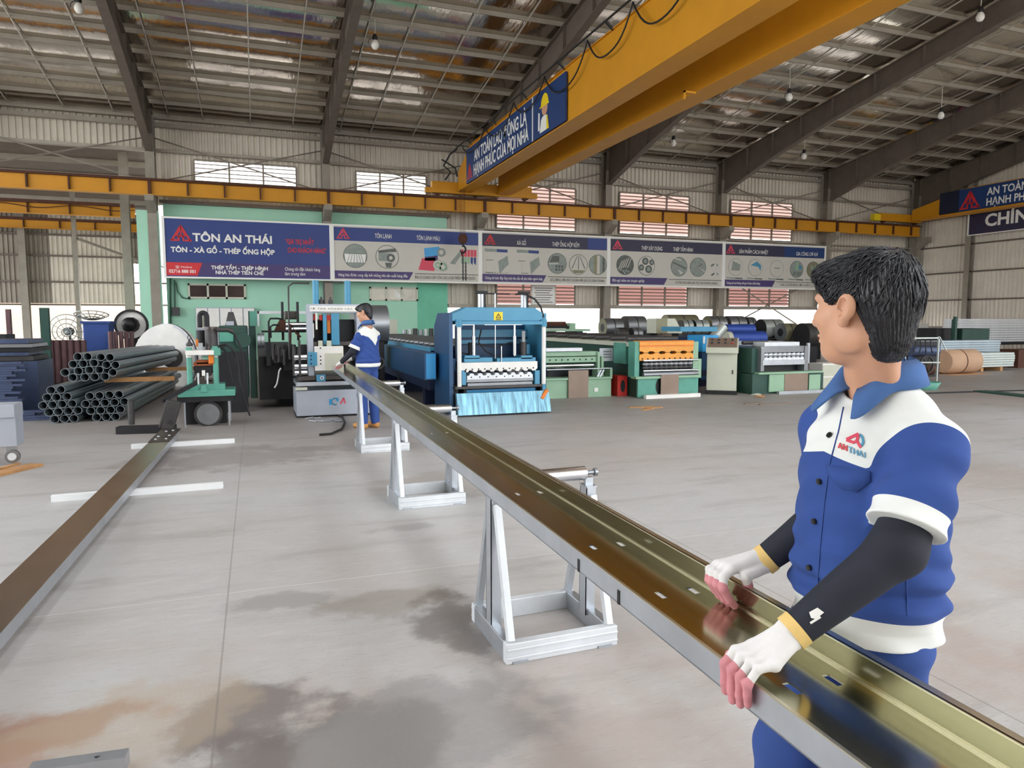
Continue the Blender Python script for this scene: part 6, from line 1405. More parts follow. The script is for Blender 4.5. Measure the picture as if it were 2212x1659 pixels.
def grow(fn, lo, hi, h, project=True):
    """mesh the zero surface of fn inside the box lo..hi on a grid of step h (surface nets, only near the surface)"""
    lo, hi = V3(lo), V3(hi); B = 8
    nb = np.ceil((hi - lo) / (h * B)).astype(int); n = nb * B
    bc = np.stack(np.meshgrid(*[np.arange(k) for k in nb], indexing='ij'), -1).reshape(-1, 3)
    dc = fn(lo + (bc + .5) * B * h); D = np.repeat(np.repeat(np.repeat(dc.reshape(nb), B, 0), B, 1), B, 2)
    act = bc[np.abs(dc) < B * h * 1.5]
    loc = np.stack(np.meshgrid(*[np.arange(B)] * 3, indexing='ij'), -1).reshape(-1, 3)
    for s in range(0, len(act), 400):
        I = (act[s:s + 400, None, :] * B + loc[None]).reshape(-1, 3)
        D[I[:, 0], I[:, 1], I[:, 2]] = fn(lo + I * h)
    D[0], D[-1] = np.maximum(D[0], .01), np.maximum(D[-1], .01); D[:, 0] = np.maximum(D[:, 0], .01); D[:, -1] = np.maximum(D[:, -1], .01); D[:, :, 0] = np.maximum(D[:, :, 0], .01); D[:, :, -1] = np.maximum(D[:, :, -1], .01)
    S = D < 0; c = [S[i:n[0] - 1 + i, j:n[1] - 1 + j, k:n[2] - 1 + k] for i in (0, 1) for j in (0, 1) for k in (0, 1)]
    al = c[0].copy(); an = c[0].copy()
    for q in c[1:]: al &= q; an |= q
    I = np.argwhere(an & ~al); idx = -np.ones(tuple(n - 1), int); idx[I[:, 0], I[:, 1], I[:, 2]] = np.arange(len(I))
    acc = np.zeros((len(I), 3)); cnt = np.zeros(len(I))
    cor = [V3((i, j, k)).astype(int) for i in (0, 1) for j in (0, 1) for k in (0, 1)]
    val = [D[I[:, 0] + q[0], I[:, 1] + q[1], I[:, 2] + q[2]] for q in cor]
    for x in range(8):
        for y in range(x + 1, 8):
            if np.abs(cor[x] - cor[y]).sum() != 1: continue
            m = (val[x] < 0) != (val[y] < 0); t = np.where(m, val[x] / np.where(m, val[x] - val[y], 1), 0)
            acc += np.where(m[:, None], cor[x] + t[:, None] * (cor[y] - cor[x]), 0); cnt += m
    Vx = lo + (I + acc / cnt[:, None]) * h; F = []
    for ax in range(3):
        e = [0, 0, 0]; e[ax] = 1; A = S[:n[0] - 1, :n[1] - 1, :n[2] - 1]; Bs = S[e[0]:n[0] - 1 + e[0], e[1]:n[1] - 1 + e[1], e[2]:n[2] - 1 + e[2]]
        E = np.argwhere(A != Bs); u, v = (ax + 1) % 3, (ax + 2) % 3; E = E[(E[:, u] > 0) & (E[:, v] > 0)]
        fl = A[E[:, 0], E[:, 1], E[:, 2]]; q = []
        for du, dv in ((1, 1), (0, 1), (0, 0), (1, 0)):
            G_ = E.copy(); G_[:, u] -= du; G_[:, v] -= dv; q.append(idx[G_[:, 0], G_[:, 1], G_[:, 2]])
        q = np.stack(q, 1); q[~fl] = q[~fl][:, ::-1]; F.append(q[(q >= 0).all(1)])
    F = np.concatenate(F)
    if project:
        d = fn(Vx); eps = h * .3; g = np.stack([fn(Vx + np.eye(3)[i] * eps) - d for i in range(3)], 1) / eps
        gl = np.maximum(np.linalg.norm(g, axis=1), .3); st = np.clip(d / gl ** 2, -h, h); Vx = Vx - g * st[:, None]
    return Vx, F
def flesh(name, parent, m, fn, lo, hi, h, project=True):
    Vx, F = grow(fn, lo, hi, h, project); off = np.array(world_base(parent))
    me = bpy.data.meshes.new(name); me.from_pydata((Vx - off).tolist(), [], F.tolist()); me.materials.append(MATS[m])
    me.polygons.foreach_set('use_smooth', [True] * len(F)); me.update()
    o = bpy.data.objects.new(name, me); COL.objects.link(o); o.parent = parent
    return o
def make_mesh(name, parent, m, Vx, F):
    off = np.array(world_base(parent)); me = bpy.data.meshes.new(name); me.from_pydata((Vx - off).tolist(), [], F.tolist()); me.materials.append(MATS[m])
    me.polygons.foreach_set('use_smooth', [True] * len(F)); me.update()
    o = bpy.data.objects.new(name, me); COL.objects.link(o); o.parent = parent
    return o
def cut_cloth(Vx, F, g):
    """split a cloth surface along the line g = 0; gives (inside, outside) panels with clean edges"""
    if F.shape[1] == 4: F = np.concatenate([F[:, [0, 1, 2]], F[:, [0, 2, 3]]])
    g = np.where(np.abs(g) < 1e-7, 1e-7, g); neg = g[F] < 0; k = neg.sum(1)
    ins, outs = [F[k == 3]], [F[k == 0]]; V_ = [Vx]; n = len(Vx); key = {}; newv = []
    def mid(a, b):
        q = (min(a, b), max(a, b))
        if q not in key:
            t = g[a] / (g[a] - g[b]); key[q] = n + len(newv); newv.append(Vx[a] + (Vx[b] - Vx[a]) * t)
        return key[q]
    ti, to = [], []
    for f, m_ in zip(F[(k == 1) | (k == 2)], neg[(k == 1) | (k == 2)]):
        lone = int(np.argmax(m_)) if m_.sum() == 1 else int(np.argmin(m_)); a, b, c = f[lone], f[(lone + 1) % 3], f[(lone + 2) % 3]; p, q = mid(a, b), mid(a, c)
        A_, B_ = (ti, to) if m_.sum() == 1 else (to, ti)
        A_.append((a, p, q)); B_ += [(p, b, c), (p, c, q)]
    V2 = np.concatenate([Vx, np.array(newv).reshape(-1, 3)])
    res = []
    for base, ex_ in ((ins[0], ti), (outs[0], to)):
        Fs = np.concatenate([base, np.array(ex_, int).reshape(-1, 3)]); u, inv = np.unique(Fs, return_inverse=True); res.append((V2[u], inv.reshape(-1, 3)))
    return res
from mathutils.bvhtree import BVHTree
def bvh_of(*objs):
    vs, fs = [], []
    for o in objs:
        off = world_base(o); n = len(vs); vs += [v.co + off for v in o.data.vertices]; fs += [[i + n for i in p.vertices] for p in o.data.polygons]
    return BVHTree.FromPolygons(vs, fs)
def hit(bv, px, py, lift=.003):
    """the spot on a surface that the photograph shows at a pixel"""
    d = ray(px, py).normalized(); q = bv.ray_cast(Vector((0, 0, CAM_H)), d)
    return (q[0] + q[1] * lift * (1 if q[1].dot(d) < 0 else -1), q[1]) if q[0] is not None else (None, None)

class Person:
    """joints are world points; F, L are the chest's forward and left"""
    def __init__(s, name_label, base, F, joints, face, head_c, h, height=1.66):
        s.J = {k: V3(v) for k, v in joints.items()}; s.F = V3((F[0], F[1], 0)); s.F /= np.linalg.norm(s.F); s.L = np.array([-s.F[1], s.F[0], 0]); s.O = V3(base); s.h = h
        f = V3((face[0], face[1], face[2] if len(face) > 2 else 0)); f /= np.linalg.norm(f); l = np.cross((0, 0, 1), f); l /= np.linalg.norm(l); s.hax = np.stack([f, l, np.cross(f, l)]); s.hc = V3(head_c)
        s.r = thing('person', name_label, 'person', (base[0], base[1], 0))
    def W(s, f, l, u): return s.O + s.F * f + s.L * l + np.array([0, 0, u])
    def Hd(s, f, l, u): return s.hc + s.hax[0] * f + s.hax[1] * l + s.hax[2] * u
    def bax(s): return np.stack([s.F, s.L, np.array([0, 0, 1.])])
    def arm(s, P, k, a=1.0, add=0.0):
        J = s.J; return smin(rc(P, J['sh' + k], J['el' + k], .047 * a + add, .040 * a + add), rc(P, J['el' + k], J['wr' + k], .042 * a + add, .027 * a + add), .02)
    def head(s, P):
        E = lambda c, r_, q=None: ell(P, s.Hd(*c), r_, s.hax); R = lambda a, b, ra, rb: rc(P, s.Hd(*a), s.Hd(*b), ra, rb)
        d = sunion([E((-.012, 0, .032), (.096, .076, .086)), E((.03, 0, -.035), (.064, .060, .082)), E((.058, 0, -.092), (.034, .032, .026))], .03)
        d = sunion([d, E((-.002, .05, -.06), (.034, .018, .034)), E((-.002, -.05, -.06), (.034, .018, .034)), E((.066, .036, -.018), (.026, .022, .022)), E((.066, -.036, -.018), (.026, .022, .022)), E((.08, 0, .028), (.018, .05, .014))], .022)
        d = smax(d, -E((.098, .031, .008), (.017, .018, .011)), .012); d = smax(d, -E((.098, -.031, .008), (.017, .018, .011)), .012)
        d = sunion([d, R((.09, 0, .018), (.112, 0, -.026), .008, .012), E((.1, .012, -.03), (.011, .008, .008)), E((.1, -.012, -.03), (.011, .008, .008))], .009)
        d = sunion([d, E((.093, 0, -.057), (.011, .022, .006)), E((.091, 0, -.069), (.011, .019, .007))], .006)
        for sg in (1, -1):
            e = rc(P, s.Hd(-.012, sg * .074, .004), s.Hd(-.004, sg * .076, -.03), .016, .010)
            ear = smin(ell(P, s.Hd(-.014, sg * .085, .004), (.021, .011, .028), s.hax), ell(P, s.Hd(-.003, sg * .079, -.026), (.012, .008, .013), s.hax), .012)
            ear = smax(ear, -ell(P, s.Hd(-.008, sg * .096, .004), (.0145, .015, .021), s.hax), .0025); ear = smax(ear, -ell(P, s.Hd(.000, sg * .092, -.008), (.009, .013, .010), s.hax), .002)
            ear = smin(ear, rc(P, s.Hd(-.016, sg * .083, .012), s.Hd(-.008, sg * .084, -.012), .004, .0035), .004)
            d = smin(d, ear, .006)
        return d
    def body(s, P):
        J = s.J; W = s.W; bx = s.bax()
        t = sunion([ell(P, W(0, 0, .90), (.095, .135, .13), bx), ell(P, W(0, 0, 1.04), (.09, .13, .16), bx), ell(P, W(0, 0, 1.16), (.095, .14, .14), bx), rc(P, J['shL'], J['shR'], .045)], .05)
        t = sunion([t, rc(P, W(-.02, 0, 1.25), s.J['neck'], .055, .05)], .04)
        n = rc(P, s.J['neck'], s.Hd(-.022, 0, -.055), .049, .053); n = smin(n, rc(P, s.Hd(-.045, .02, -.06), W(-.02, .045, 1.29), .026, .026), .03); n = smin(n, rc(P, s.Hd(-.045, -.02, -.06), W(-.02, -.045, 1.29), .026, .026), .03)
        d = smin(t, n, .03); d = smin(d, s.head(P), .016)
        for k in 'LR':
            d = smin(d, s.arm(P, k, .9), .03); d = smin(d, sunion([rc(P, J['hip' + k], J['kn' + k], .075, .05), rc(P, J['kn' + k], J['an' + k], .05, .036)], .03), .04)
        return d
    def coat(s, P, w=1.0):
        W = s.W; bx = s.bax()
        t = sunion([ell(P, W(.0, 0, 1.17), (.128, .168, .165), bx), ell(P, W(.004, 0, 1.0), (.140, .170, .26), bx), ell(P, W(.0, 0, .86), (.148, .176, .24), bx)], .06)
        t = sunion([t] + [rc(P, W(-.010, sg * .045, 1.318), W(-.008, sg * .162, 1.235), .058, .058) for sg in (1, -1)], .04)
        z = P[:, 2]
        t = t - w * (.009 * wob(P * [1, 1, .4], 40, 1) * np.clip((1.27 - z) / .2, 0, 1) + .009 * np.sin(z * 95 + 3 * wob(P, 14, 2)) * np.clip(1 - np.abs(z - .92) / .09, 0, 1) + .003 * np.sin((P @ np.array([.5, .3, .8])) * 85 + 4 * wob(P, 9, 8)))
        return t + .008 * np.clip(1 - np.abs(z - .835) / .035, 0, 1)
    def sleeve(s, P, k, cut=.80, ra=.062, rb=.079):
        a, b = s.J['sh' + k], s.J['el' + k]; d = rc(P, a + (b - a) * .02, b, ra, rb)
        ax = (b - a) / np.linalg.norm(b - a); t = (P - a) @ ax
        d = d - .006 * wob(P, 45, 4) - .004 * np.sin(t * 70 + 2.5 * wob(P, 18, 3))
        return smax(d, t - np.linalg.norm(b - a) * cut, .004)
    def trousers(s, P):
        J = s.J; W = s.W
        d = sunion([ell(P, W(0, 0, .84), (.112, .145, .12), s.bax())] + [rc(P, J['hip' + k] - V3((0, 0, .03)), J['kn' + k], .082, .072) for k in 'LR'] + [rc(P, J['kn' + k], J['an' + k], .072, .062) for k in 'LR'], .03)
        z = P[:, 2]; d = d - .005 * wob(P, 36, 5) - .005 * np.sin(z * 60 + 3 * wob(P, 15, 6)) * np.clip(1 - np.abs(z - .8) / .25, .15, 1)
        return smax(smax(d, z - .86, .003), .05 - z, .003)
    def hair_field(s, P):
        q = (P - s.hc) @ s.hax.T; f, l, u = q[:, 0], q[:, 1], q[:, 2]
        E = lambda c, r_: ell(P, s.Hd(*c), r_, s.hax)
        d = sunion([E((-.014, 0, .036), (.107, .084, .086)), E((.052, .0, .078), (.060, .068, .032)), E((-.058, 0, -.008), (.052, .068, .083)), E((-.058, 0, -.07), (.036, .05, .05)), E((-.03, 0, .084), (.07, .06, .038))], .028)
        ang = np.arctan2(l, f + .055); d = d - .0016 * np.sin(ang * 46 + u * 60 + 2.2 * wob(P, 36, 7)) - .0022 * wob(P * [1, 1, .5], 70, 8)
        cut = smin(E((.125, 0, -.050), (.135, .16, .098)), E((.006, 0, -.052), (.047, .17, .080)), .012)   # face, temples and the ears stay free
        d = smax(d, -cut + .0015 * np.sin(l * 260), .006)
        return smax(d, -.118 - u, .012)
    def hair(s, clumps=260, seed=5):
        lo, hi = s.hc - .17, s.hc + .17
        o = flesh('hair', s.r, 'hair', s.hair_field, lo, hi, max(.0032, s.h * .7)); rnd = np.random.RandomState(seed)
        if clumps:
            bv = bvh_of(o); b = MB(); off = world_base(s.r)
            for i in range(clumps):
                a = rnd.uniform(-PI, PI); e = rnd.uniform(-.1, 1.2); dv = s.hax[0] * math.cos(a) * math.cos(e) + s.hax[1] * math.sin(a) * math.cos(e) + s.hax[2] * math.sin(e)
                q = bv.ray_cast(Vector(s.hc + dv * .3 + s.hax[2] * .03), Vector(-dv))
                if q[0] is None: continue
                p, nrm = q[0], q[1]; crown = Vector(s.Hd(-.075, 0, .115)); flow = (p - crown); flow = flow - nrm * flow.dot(nrm)
                flow = flow.normalized() * .85 + Vector(s.hax[0]) * .12 - Vector((0, 0, .12)); flow = (flow - nrm * flow.dot(nrm)).normalized(); pts = [p - nrm * .002 - flow * .012]; n_ = 6; lift = rnd.uniform(.0006, .0028); L_ = rnd.uniform(.03, .055)
                uu = (np.array(p) - s.hc) @ s.hax[2]
                if uu < -.02: L_ *= .5
                for k in range(1, n_):
                    t = k / (n_ - 1); g = p + flow * L_ * t; w = bv.find_nearest(g); pts.append(w[0] + w[1] * (.0004 + lift * t))
                b.tube(pts, [.0014, .0019, .0019, .0016, .0011, .0004], 4)
            me2 = b.mesh('strands', 'hair', True, off); bm = bmesh.new(); bm.from_mesh(o.data); bm.from_mesh(me2); bm.to_mesh(o.data); bm.free(); o.data.polygons.foreach_set('use_smooth', [True] * len(o.data.polygons)); bpy.data.meshes.remove(me2)
        return o
    def eyes(s):
        for sg in (1, -1):
            b = MB(); c = Vector(s.Hd(.078, sg * .031, .008)); b.ball(c, .0125, 14, 10); b.slot = 1; fdir = Vector(s.hax[0]); b.cyl(c + fdir * .0108, c + fdir * .0128, .0052, 14)
            b.build('eye', ['white_paint', 'black'], s.r)
            b = MB(); b.tube([Vector(s.Hd(.089 - .012 * t * t, sg * (.031 + .018 * t), .026 + .003 * (1 - t * t))) for t in (-1, -.5, 0, .5, 1)], [.002, .0035, .0038, .003, .0015], 6); b.build('eyebrow', 'hair', s.r)
        b = MB(); b.tube([Vector(s.Hd(.1045 - .008 * t * t, .021 * t, -.0632 - .001 * (1 - t * t))) for t in (-1, -.5, 0, .5, 1)], [.0006, .0014, .0018, .0014, .0006], 6); b.build('mouth', 'lip_dark', s.r)
    def collar(s, m='collar_blue', dz=0.0):
        W = s.W; n = 29
        for sg in (1, -1):
            rows = []
            for i in range(n):
                t = i / (n - 1); a = PI * (1 - t) * .985; cf, cl = math.cos(a), math.sin(a) * sg       # back of the neck to the throat
                k = max(0, (t - .62) / .38); sm = k * k * (3 - 2 * k)
                zi = 1.345 - .012 * t + dz; zt = 1.416 - .012 * t - .052 * sm + dz; zo = 1.368 - .018 * min(1, t * 1.6) - .062 * sm + dz
                inner = W(-.014 + .060 * cf, .058 * cl + sg * .004, zi); top = W(-.016 + .066 * cf, .063 * cl + sg * .004, zt)
                out = W(-.016 + (.082 + .036 * sm + .012 * min(1, t * 2)) * cf, (.088 + .014 * min(1, t * 2)) * cl + sg * (.004 + .056 * sm), zo); mid = (top * .55 + out * .45) + np.array([0, 0, .009]) + (s.F * cf + s.L * cl) * .003
                up2 = (inner + top) / 2 - (s.F * cf + s.L * cl) * .001
                rows.append([inner, up2, top, mid, out])
            b = MB(); vs = [p for r_ in rows for p in r_]; fs = [(i * 5 + k, i * 5 + k + 1, i * 5 + k + 6, i * 5 + k + 5) for i in range(n - 1) for k in range(4)]
            b.add(vs, fs, True); o = b.build('collar', m, s.r); md = o.modifiers.new('thick', 'SOLIDIFY'); md.thickness = .0035; md.offset = 0
    def glove(s, name, wr, fingers, palm, h=.0022, cuff='glove_yellow'):
        """fingers: lists of (point, radius) chains; palm: list of (a, b, ra, rb)"""
        def fn(P):
            d = sunion([rc(P, *q) for q in palm], .012)
            for ch in fingers:
                e = sunion([rc(P, ch[i][0], ch[i + 1][0], ch[i][1], ch[i + 1][1]) for i in range(len(ch) - 1)], .004); d = smin(d, e, .007)
            return d - .0007 * wob(P, 160, 9)
        pts = np.array([q[0] for ch in fingers for q in ch] + [q[i] for q in palm for i in (0, 1)]); lo, hi = pts.min(0) - .04, pts.max(0) + .04
        o = flesh(name, s.r, 'glove_white', fn, lo, hi, h)
        tips = [(ch[i][0], ch[i + 1][0], ch[i][1], ch[i + 1][1]) for ch in fingers for i in range(len(ch) - (3 if len(ch) > 4 else 2), len(ch) - 1)]
        def pink(P):
            e = np.min([rc(P, V3(a) + (V3(b) - V3(a)) * -.15, b, ra + .004, rb + .004) for a, b, ra, rb in tips], axis=0); return np.maximum(fn(P) - .0009, e)
        flesh('rubber_tips', o, 'glove_pink', pink, lo, hi, h)
        return o
# ---------------------------------------------------------------- the near worker
OX, OY_ = 1.318, 1.212
FJ = Vector((-.996, .087, 0)); LJ = Vector((-.087, -.996, 0))
def bw(f, l, u): return Vector((OX, OY_, 0)) + FJ * f + LJ * l + Vector((0, 0, u))
joints = dict(neck=bw(.012, 0, 1.385), shL=bw(-.005, .158, 1.238), shR=bw(-.005, -.158, 1.238), elL=atD(1938, 1188, 1.395), elR=atD(1815, 1085, 1.70), wrL=atD(1716, 1362, 1.40), wrR=atD(1654, 1208, 1.735),
              hipL=bw(0, .085, .83), hipR=bw(.02, -.085, .83), knL=bw(.03, .09, .44), knR=bw(.13, -.09, .46), anL=bw(-.03, .09, .08), anR=bw(.14, -.1, .08))
Wk = Person('young man in blue and white work jacket, gloved hands on the purlin', (OX, OY_, 0), FJ, joints, (-.20, .98, -.02), atD(1866, 668, 1.53), .0042)
body = flesh('body', Wk.r, 'skin', Wk.body, (.78, .88, .0), (1.52, 1.58, 1.68), .0031)
Wk.hair(900); Wk.eyes()
coat_lo, coat_hi = (.95, .82, .74), (1.6, 1.62, 1.42)
def neckhole(P): return ell(P, Wk.W(.0, 0, 1.385), (.082, .076, .085), Wk.bax())
def coat_all(P):
    d = Wk.coat(P)
    for k in 'LR': d = smin(d, Wk.sleeve(P, k), .025)
    d = smax(d, -neckhole(P), .006); return smax(d, .800 - P[:, 2], .004)
def yoke(P):
    q = P - Wk.O; l = q @ Wk.L; f = q @ Wk.F; z = P[:, 2]; al = np.abs(l)
    edge = np.where(f > -.02, 1.207 - .20 * al, 1.20 + .06 * al)
    sh = np.min([np.linalg.norm((P - (Wk.J['sh' + k] + (Wk.J['el' + k] - Wk.J['sh' + k]) * .40 + Wk.L * (.03 if k == 'L' else -.03))) * [1, 1, .85], axis=1) for k in 'LR'], axis=0)
    return smax(edge - z, .118 - sh, .012)
JV, JF = grow(coat_all, coat_lo, coat_hi, .0038)
def arm_t(P, k):
    a, c = Wk.J['sh' + k], Wk.J['el' + k]; L_ = np.linalg.norm(c - a); return ((P - a) @ ((c - a) / L_)) / L_, np.linalg.norm(P - (a + np.clip(((P - a) @ (c - a)) / L_ ** 2, 0, 1)[:, None] * (c - a)), axis=1)
def band_field(P, k):
    t, rr_ = arm_t(P, k); body_d = Wk.coat(P); return np.maximum(np.maximum(.63 - t, rr_ - .115), .012 - body_d)
(yV, yF), (JV, JF) = cut_cloth(JV, JF, yoke(JV))
(wV, wF), (JV, JF) = cut_cloth(JV, JF, np.maximum(JV[:, 2] - .868, -(np.min([arm_t(JV, k)[1] for k in 'LR'], axis=0) - .115)))
bands = []
for k in 'LR':
    B_, (JV, JF) = cut_cloth(JV, JF, band_field(JV, k)); bands.append(B_)
jacket = make_mesh('jacket', Wk.r, 'fabric_navy', JV, JF)
make_mesh('yoke', jacket, 'fabric_white', yV, yF); make_mesh('waistband', jacket, 'fabric_white', wV, wF)
for B_ in bands: make_mesh('sleeve_band', jacket, 'fabric_white', *B_)
for k in 'LR':
    a, b_ = Wk.J['sh' + k], Wk.J['el' + k]; Ls = np.linalg.norm(b_ - a); ax = (b_ - a) / Ls
    flesh('arm_sleeve', Wk.r, 'sleeve_black', lambda P: smax(smin(rc(P, a + (b_ - a) * .45, b_, .052, .049), rc(P, b_, Wk.J['wr' + k], .050, .034), .025) - .0015 * wob(P, 60, 4), (P - Wk.J['wr' + k]) @ ((Wk.J['wr' + k] - b_) / np.linalg.norm(Wk.J['wr' + k] - b_)), .002), (.85, .85, .8), (1.5, 1.6, 1.3), .004)
flesh('trousers', Wk.r, 'trouser_navy', Wk.trousers, (1.0, .9, .02), (1.6, 1.55, .9), .0055)
Wk.collar()
bv = bvh_of(*([jacket] + [o for o in jacket.children]))
for px, py in ((1793, 941), (1771, 1040), (1760, 1126), (1749, 1226)):
    p, n_ = hit(bv, px, py, .001)
    if p is not None:
        b = MB(); b.cyl(p, p + n_ * .004, .0068, 18); b.cyl(p, p + n_ * .0055, .0045, 12); b.build('button', 'black', jacket)
def seam(name, pts, rad, m, par=jacket):
    q = [hit(bv, *p, .0006)[0] for p in pts]; q = [x for x in q if x is not None]
    if len(q) > 1: b = MB(); b.tube(q, rad, 6); return b.build(name, m, par)
def lerp_px(pts, n=8):
    out = []
    for a, c in zip(pts, pts[1:]): out += [(a[0] + (c[0] - a[0]) * i / n, a[1] + (c[1] - a[1]) * i / n) for i in range(n)]
    return out + [pts[-1]]
seam('placket_seam', lerp_px([(1822, 880), (1812, 930), (1793, 1000), (1782, 1080), (1774, 1160), (1768, 1240), (1766, 1300)]), .0016, 'trouser_navy')
b = MB(); fl_ = [hit(bv, *p, .0035)[0] for p in lerp_px([(1786, 1004), (1880, 1020)], 6)]; fb_ = [hit(bv, *p, .0035)[0] for p in lerp_px([(1788, 1024), (1820, 1055), (1852, 1062), (1882, 1040)], 2)]
if all(x is not None for x in fl_ + fb_):
    n7 = len(fl_); b.add(fl_ + fb_, [(i, i + 1, n7 + i + 1, n7 + i) for i in range(n7 - 1)], True); o = b.build('pocket_flap', 'fabric_navy', jacket); md = o.modifiers.new('thick', 'SOLIDIFY'); md.thickness = .003; md.offset = 0
seam('pocket_seam', lerp_px([(1786, 1003), (1880, 1019), (1883, 1040), (1852, 1064), (1820, 1057), (1788, 1025), (1786, 1003)]), .0012, 'trouser_navy')
seam('side_seam', lerp_px([(1962, 1150), (1958, 1250), (1960, 1330)]), .0014, 'trouser_navy')
bv2 = bv
def decal(name, polys, m, lift=.0018, par=None):
    """flat marks printed on the cloth: each polygon of measured spots, followed onto the surface"""
    b = MB()
    for poly in polys:
        pts = [hit(bv2, x, y, lift)[0] for x, y in poly]
        if all(p is not None for p in pts): b.add(pts, [list(range(len(pts)))], False)
    o = b.build(name, m, par or jacket); md = o.modifiers.new('thick', 'SOLIDIFY'); md.thickness = .001; md.offset = 0; return o
def stroke(a, c, w):
    d = Vector((c[0] - a[0], c[1] - a[1])); n_ = Vector((-d.y, d.x)).normalized() * w / 2
    return [(a[0] + n_.x, a[1] + n_.y), (c[0] + n_.x, c[1] + n_.y), (c[0] - n_.x, c[1] - n_.y), (a[0] - n_.x, a[1] - n_.y)]
decal('chest_logo', [stroke((1829, 950), (1855, 938), 6), stroke((1829, 951), (1846, 957), 6), stroke((1855, 938), (1851, 955), 6), stroke((1851, 953), (1860, 967), 6), stroke((1846, 956), (1852, 952), 5)], 'sign_pink')
decal('chest_logo', [stroke((1858, 939), (1864, 947), 5), stroke((1864, 947), (1865, 957), 5), stroke((1865, 957), (1862, 963), 5)], 'machine_blue')
LET = {'A': [((0, 0), (.5, 1)), ((.5, 1), (1, 0)), ((.25, .4), (.75, .4))], 'N': [((0, 0), (0, 1)), ((0, 1), (1, 0)), ((1, 0), (1, 1))], 'T': [((0, 1), (1, 1)), ((.5, 1), (.5, 0))], 'H': [((0, 0), (0, 1)), ((1, 0), (1, 1)), ((0, .5), (1, .5))], 'I': [((.5, 0), (.5, 1))]}
def print_word(word, x, y, w, hgt, gap, slope, m):
    polys = []
    for ch in word:
        cw = w * (.4 if ch == 'I' else 1)
        for a, c in LET[ch]: polys.append(stroke((x + a[0] * cw, y + (x - 0) * 0 + slope * a[0] * cw - a[1] * hgt), (x + c[0] * cw, y + slope * c[0] * cw - c[1] * hgt), 2.6))
        x += cw + gap; y += slope * (cw + gap)
    decal('chest_lettering', polys, m)
print_word('AN', 1812, 968, 7.5, 12, 3, .34, 'sign_red'); print_word('THAI', 1834, 977, 8, 12, 3, .34, 'machine_blue')
bvs = bvh_of(*[o for o in Wk.r.children if o.name.startswith('arm_sleeve')])
b = MB()
for poly in [[(x - 2, y + 15) for x, y in q] for q in ([(1750, 1308), (1768, 1298), (1782, 1308), (1764, 1322), (1754, 1320)], stroke((1752, 1331), (1774, 1317), 5), stroke((1762, 1327), (1788, 1357), 8))]:
    pts = [hit(bvs, x, y, .0016)[0] for x, y in poly]; pts = [p for p in pts if p is not None]
    if len(pts) > 2: b.add(pts, [list(range(len(pts)))], False)
if b.v: o = b.build('sleeve_print', 'white_paint', Wk.r); md = o.modifiers.new('thick', 'SOLIDIFY'); md.thickness = .0012; md.offset = 0
# gloves: near (left) hand hooked over the near edge, far (right) hand pinching the upturned flange
def chain(pts, r0, r1): n_ = len(pts) - 1; return [(V3(p), r0 + (r1 - r0) * i / n_) for i, p in enumerate(pts)]
ex = lambda y: .8627 + .0206 * y                     # the purlin's near edge
wl = Wk.J['wrL']; fing = []
for i, (dy, drop) in enumerate(((.038, .002), (.015, .010), (-.009, .006), (-.031, -.006))):     # index farthest away, little finger nearest
    y = 1.085 + dy; k = V3((ex(y) + .036, y - .006, .846 - .003 * i)); x0 = ex(y)
    fing.append(chain([k, (x0 + .002, y + .002, .838 - .002 * i), (x0 - .020, y + .004, .812 - .003 * i), (x0 - .0185, y + .005, .776 - drop), (x0 - .0155, y + .006, .757 - drop)], .0115 - .0007 * i, .0082 - .0005 * i))
kn = [f_[0][0] for f_ in fing]
palm = [(wl, kn[0], .026, .0125), (wl, kn[1], .027, .0128), (wl, kn[2], .027, .0122), (wl, kn[3], .025, .0115), (wl + V3((.03, -.006, .024)), wl, .0285, .029)]
th = chain([wl + V3((-.01, .012, -.008)), (ex(1.12) + .055, 1.128, .838), (ex(1.13) + .03, 1.145, .818), (ex(1.14) + .012, 1.155, .812)], .018, .0095)
Wk.glove('glove', wl, fing + [th], palm)
wr_ = Wk.J['wrR']; fx = lambda y: ex(y) + .1985; fing = []
for i, (dy, drop) in enumerate(((-.022, .0), (.0, .003), (.021, .002), (.039, -.004))):          # index nearest, little finger farthest
    y = 1.395 + dy; x0 = fx(y); k = V3((x0 - .020, y + .004, .898 - .003 * i))
    fing.append(chain([k, (x0 - .046, y, .882), (x0 - .052, y - .006, .856), (x0 - .036, y - .012, .826 - drop), (x0 - .024, y - .014, .813 - drop)], .0112 - .0006 * i, .008 - .0005 * i))
kn = [f_[0][0] for f_ in fing]
palm = [(wr_, kn[0], .025, .0125), (wr_, kn[1], .026, .0125), (wr_, kn[2], .026, .012), (wr_, kn[3], .024, .0115), (wr_ + V3((.03, -.0, .026)), wr_, .0275, .028)]
th = chain([wr_ + V3((-.012, -.016, -.012)), (fx(1.36) + .004, 1.356, .884), (fx(1.36) + .0145, 1.360, .858), (fx(1.36) + .0125, 1.366, .838)], .0155, .0085)
Wk.glove('glove', wr_, fing + [th], palm)
for k in 'LR':
    a, c = Wk.J['el' + k], Wk.J['wr' + k]; d_ = (c - a) / np.linalg.norm(c - a); b = MB(); b.ring(c - d_ * .012, c + d_ * .010, .0365, .03, 24); b.build('glove_cuff', 'glove_yellow', Wk.r)
for k in 'LR':
    p = Wk.J['an' + k]; flesh('shoe', Wk.r, 'shoe_tan', lambda P: smax(sunion([rc(P, p + V3((.03, 0, -.04)), p + V3((-.15, .01, -.055)), .042, .036), rc(P, p, p + V3((.01, 0, -.04)), .045, .045)], .03), .002 - P[:, 2], .004), p - .25, p + .15, .007)

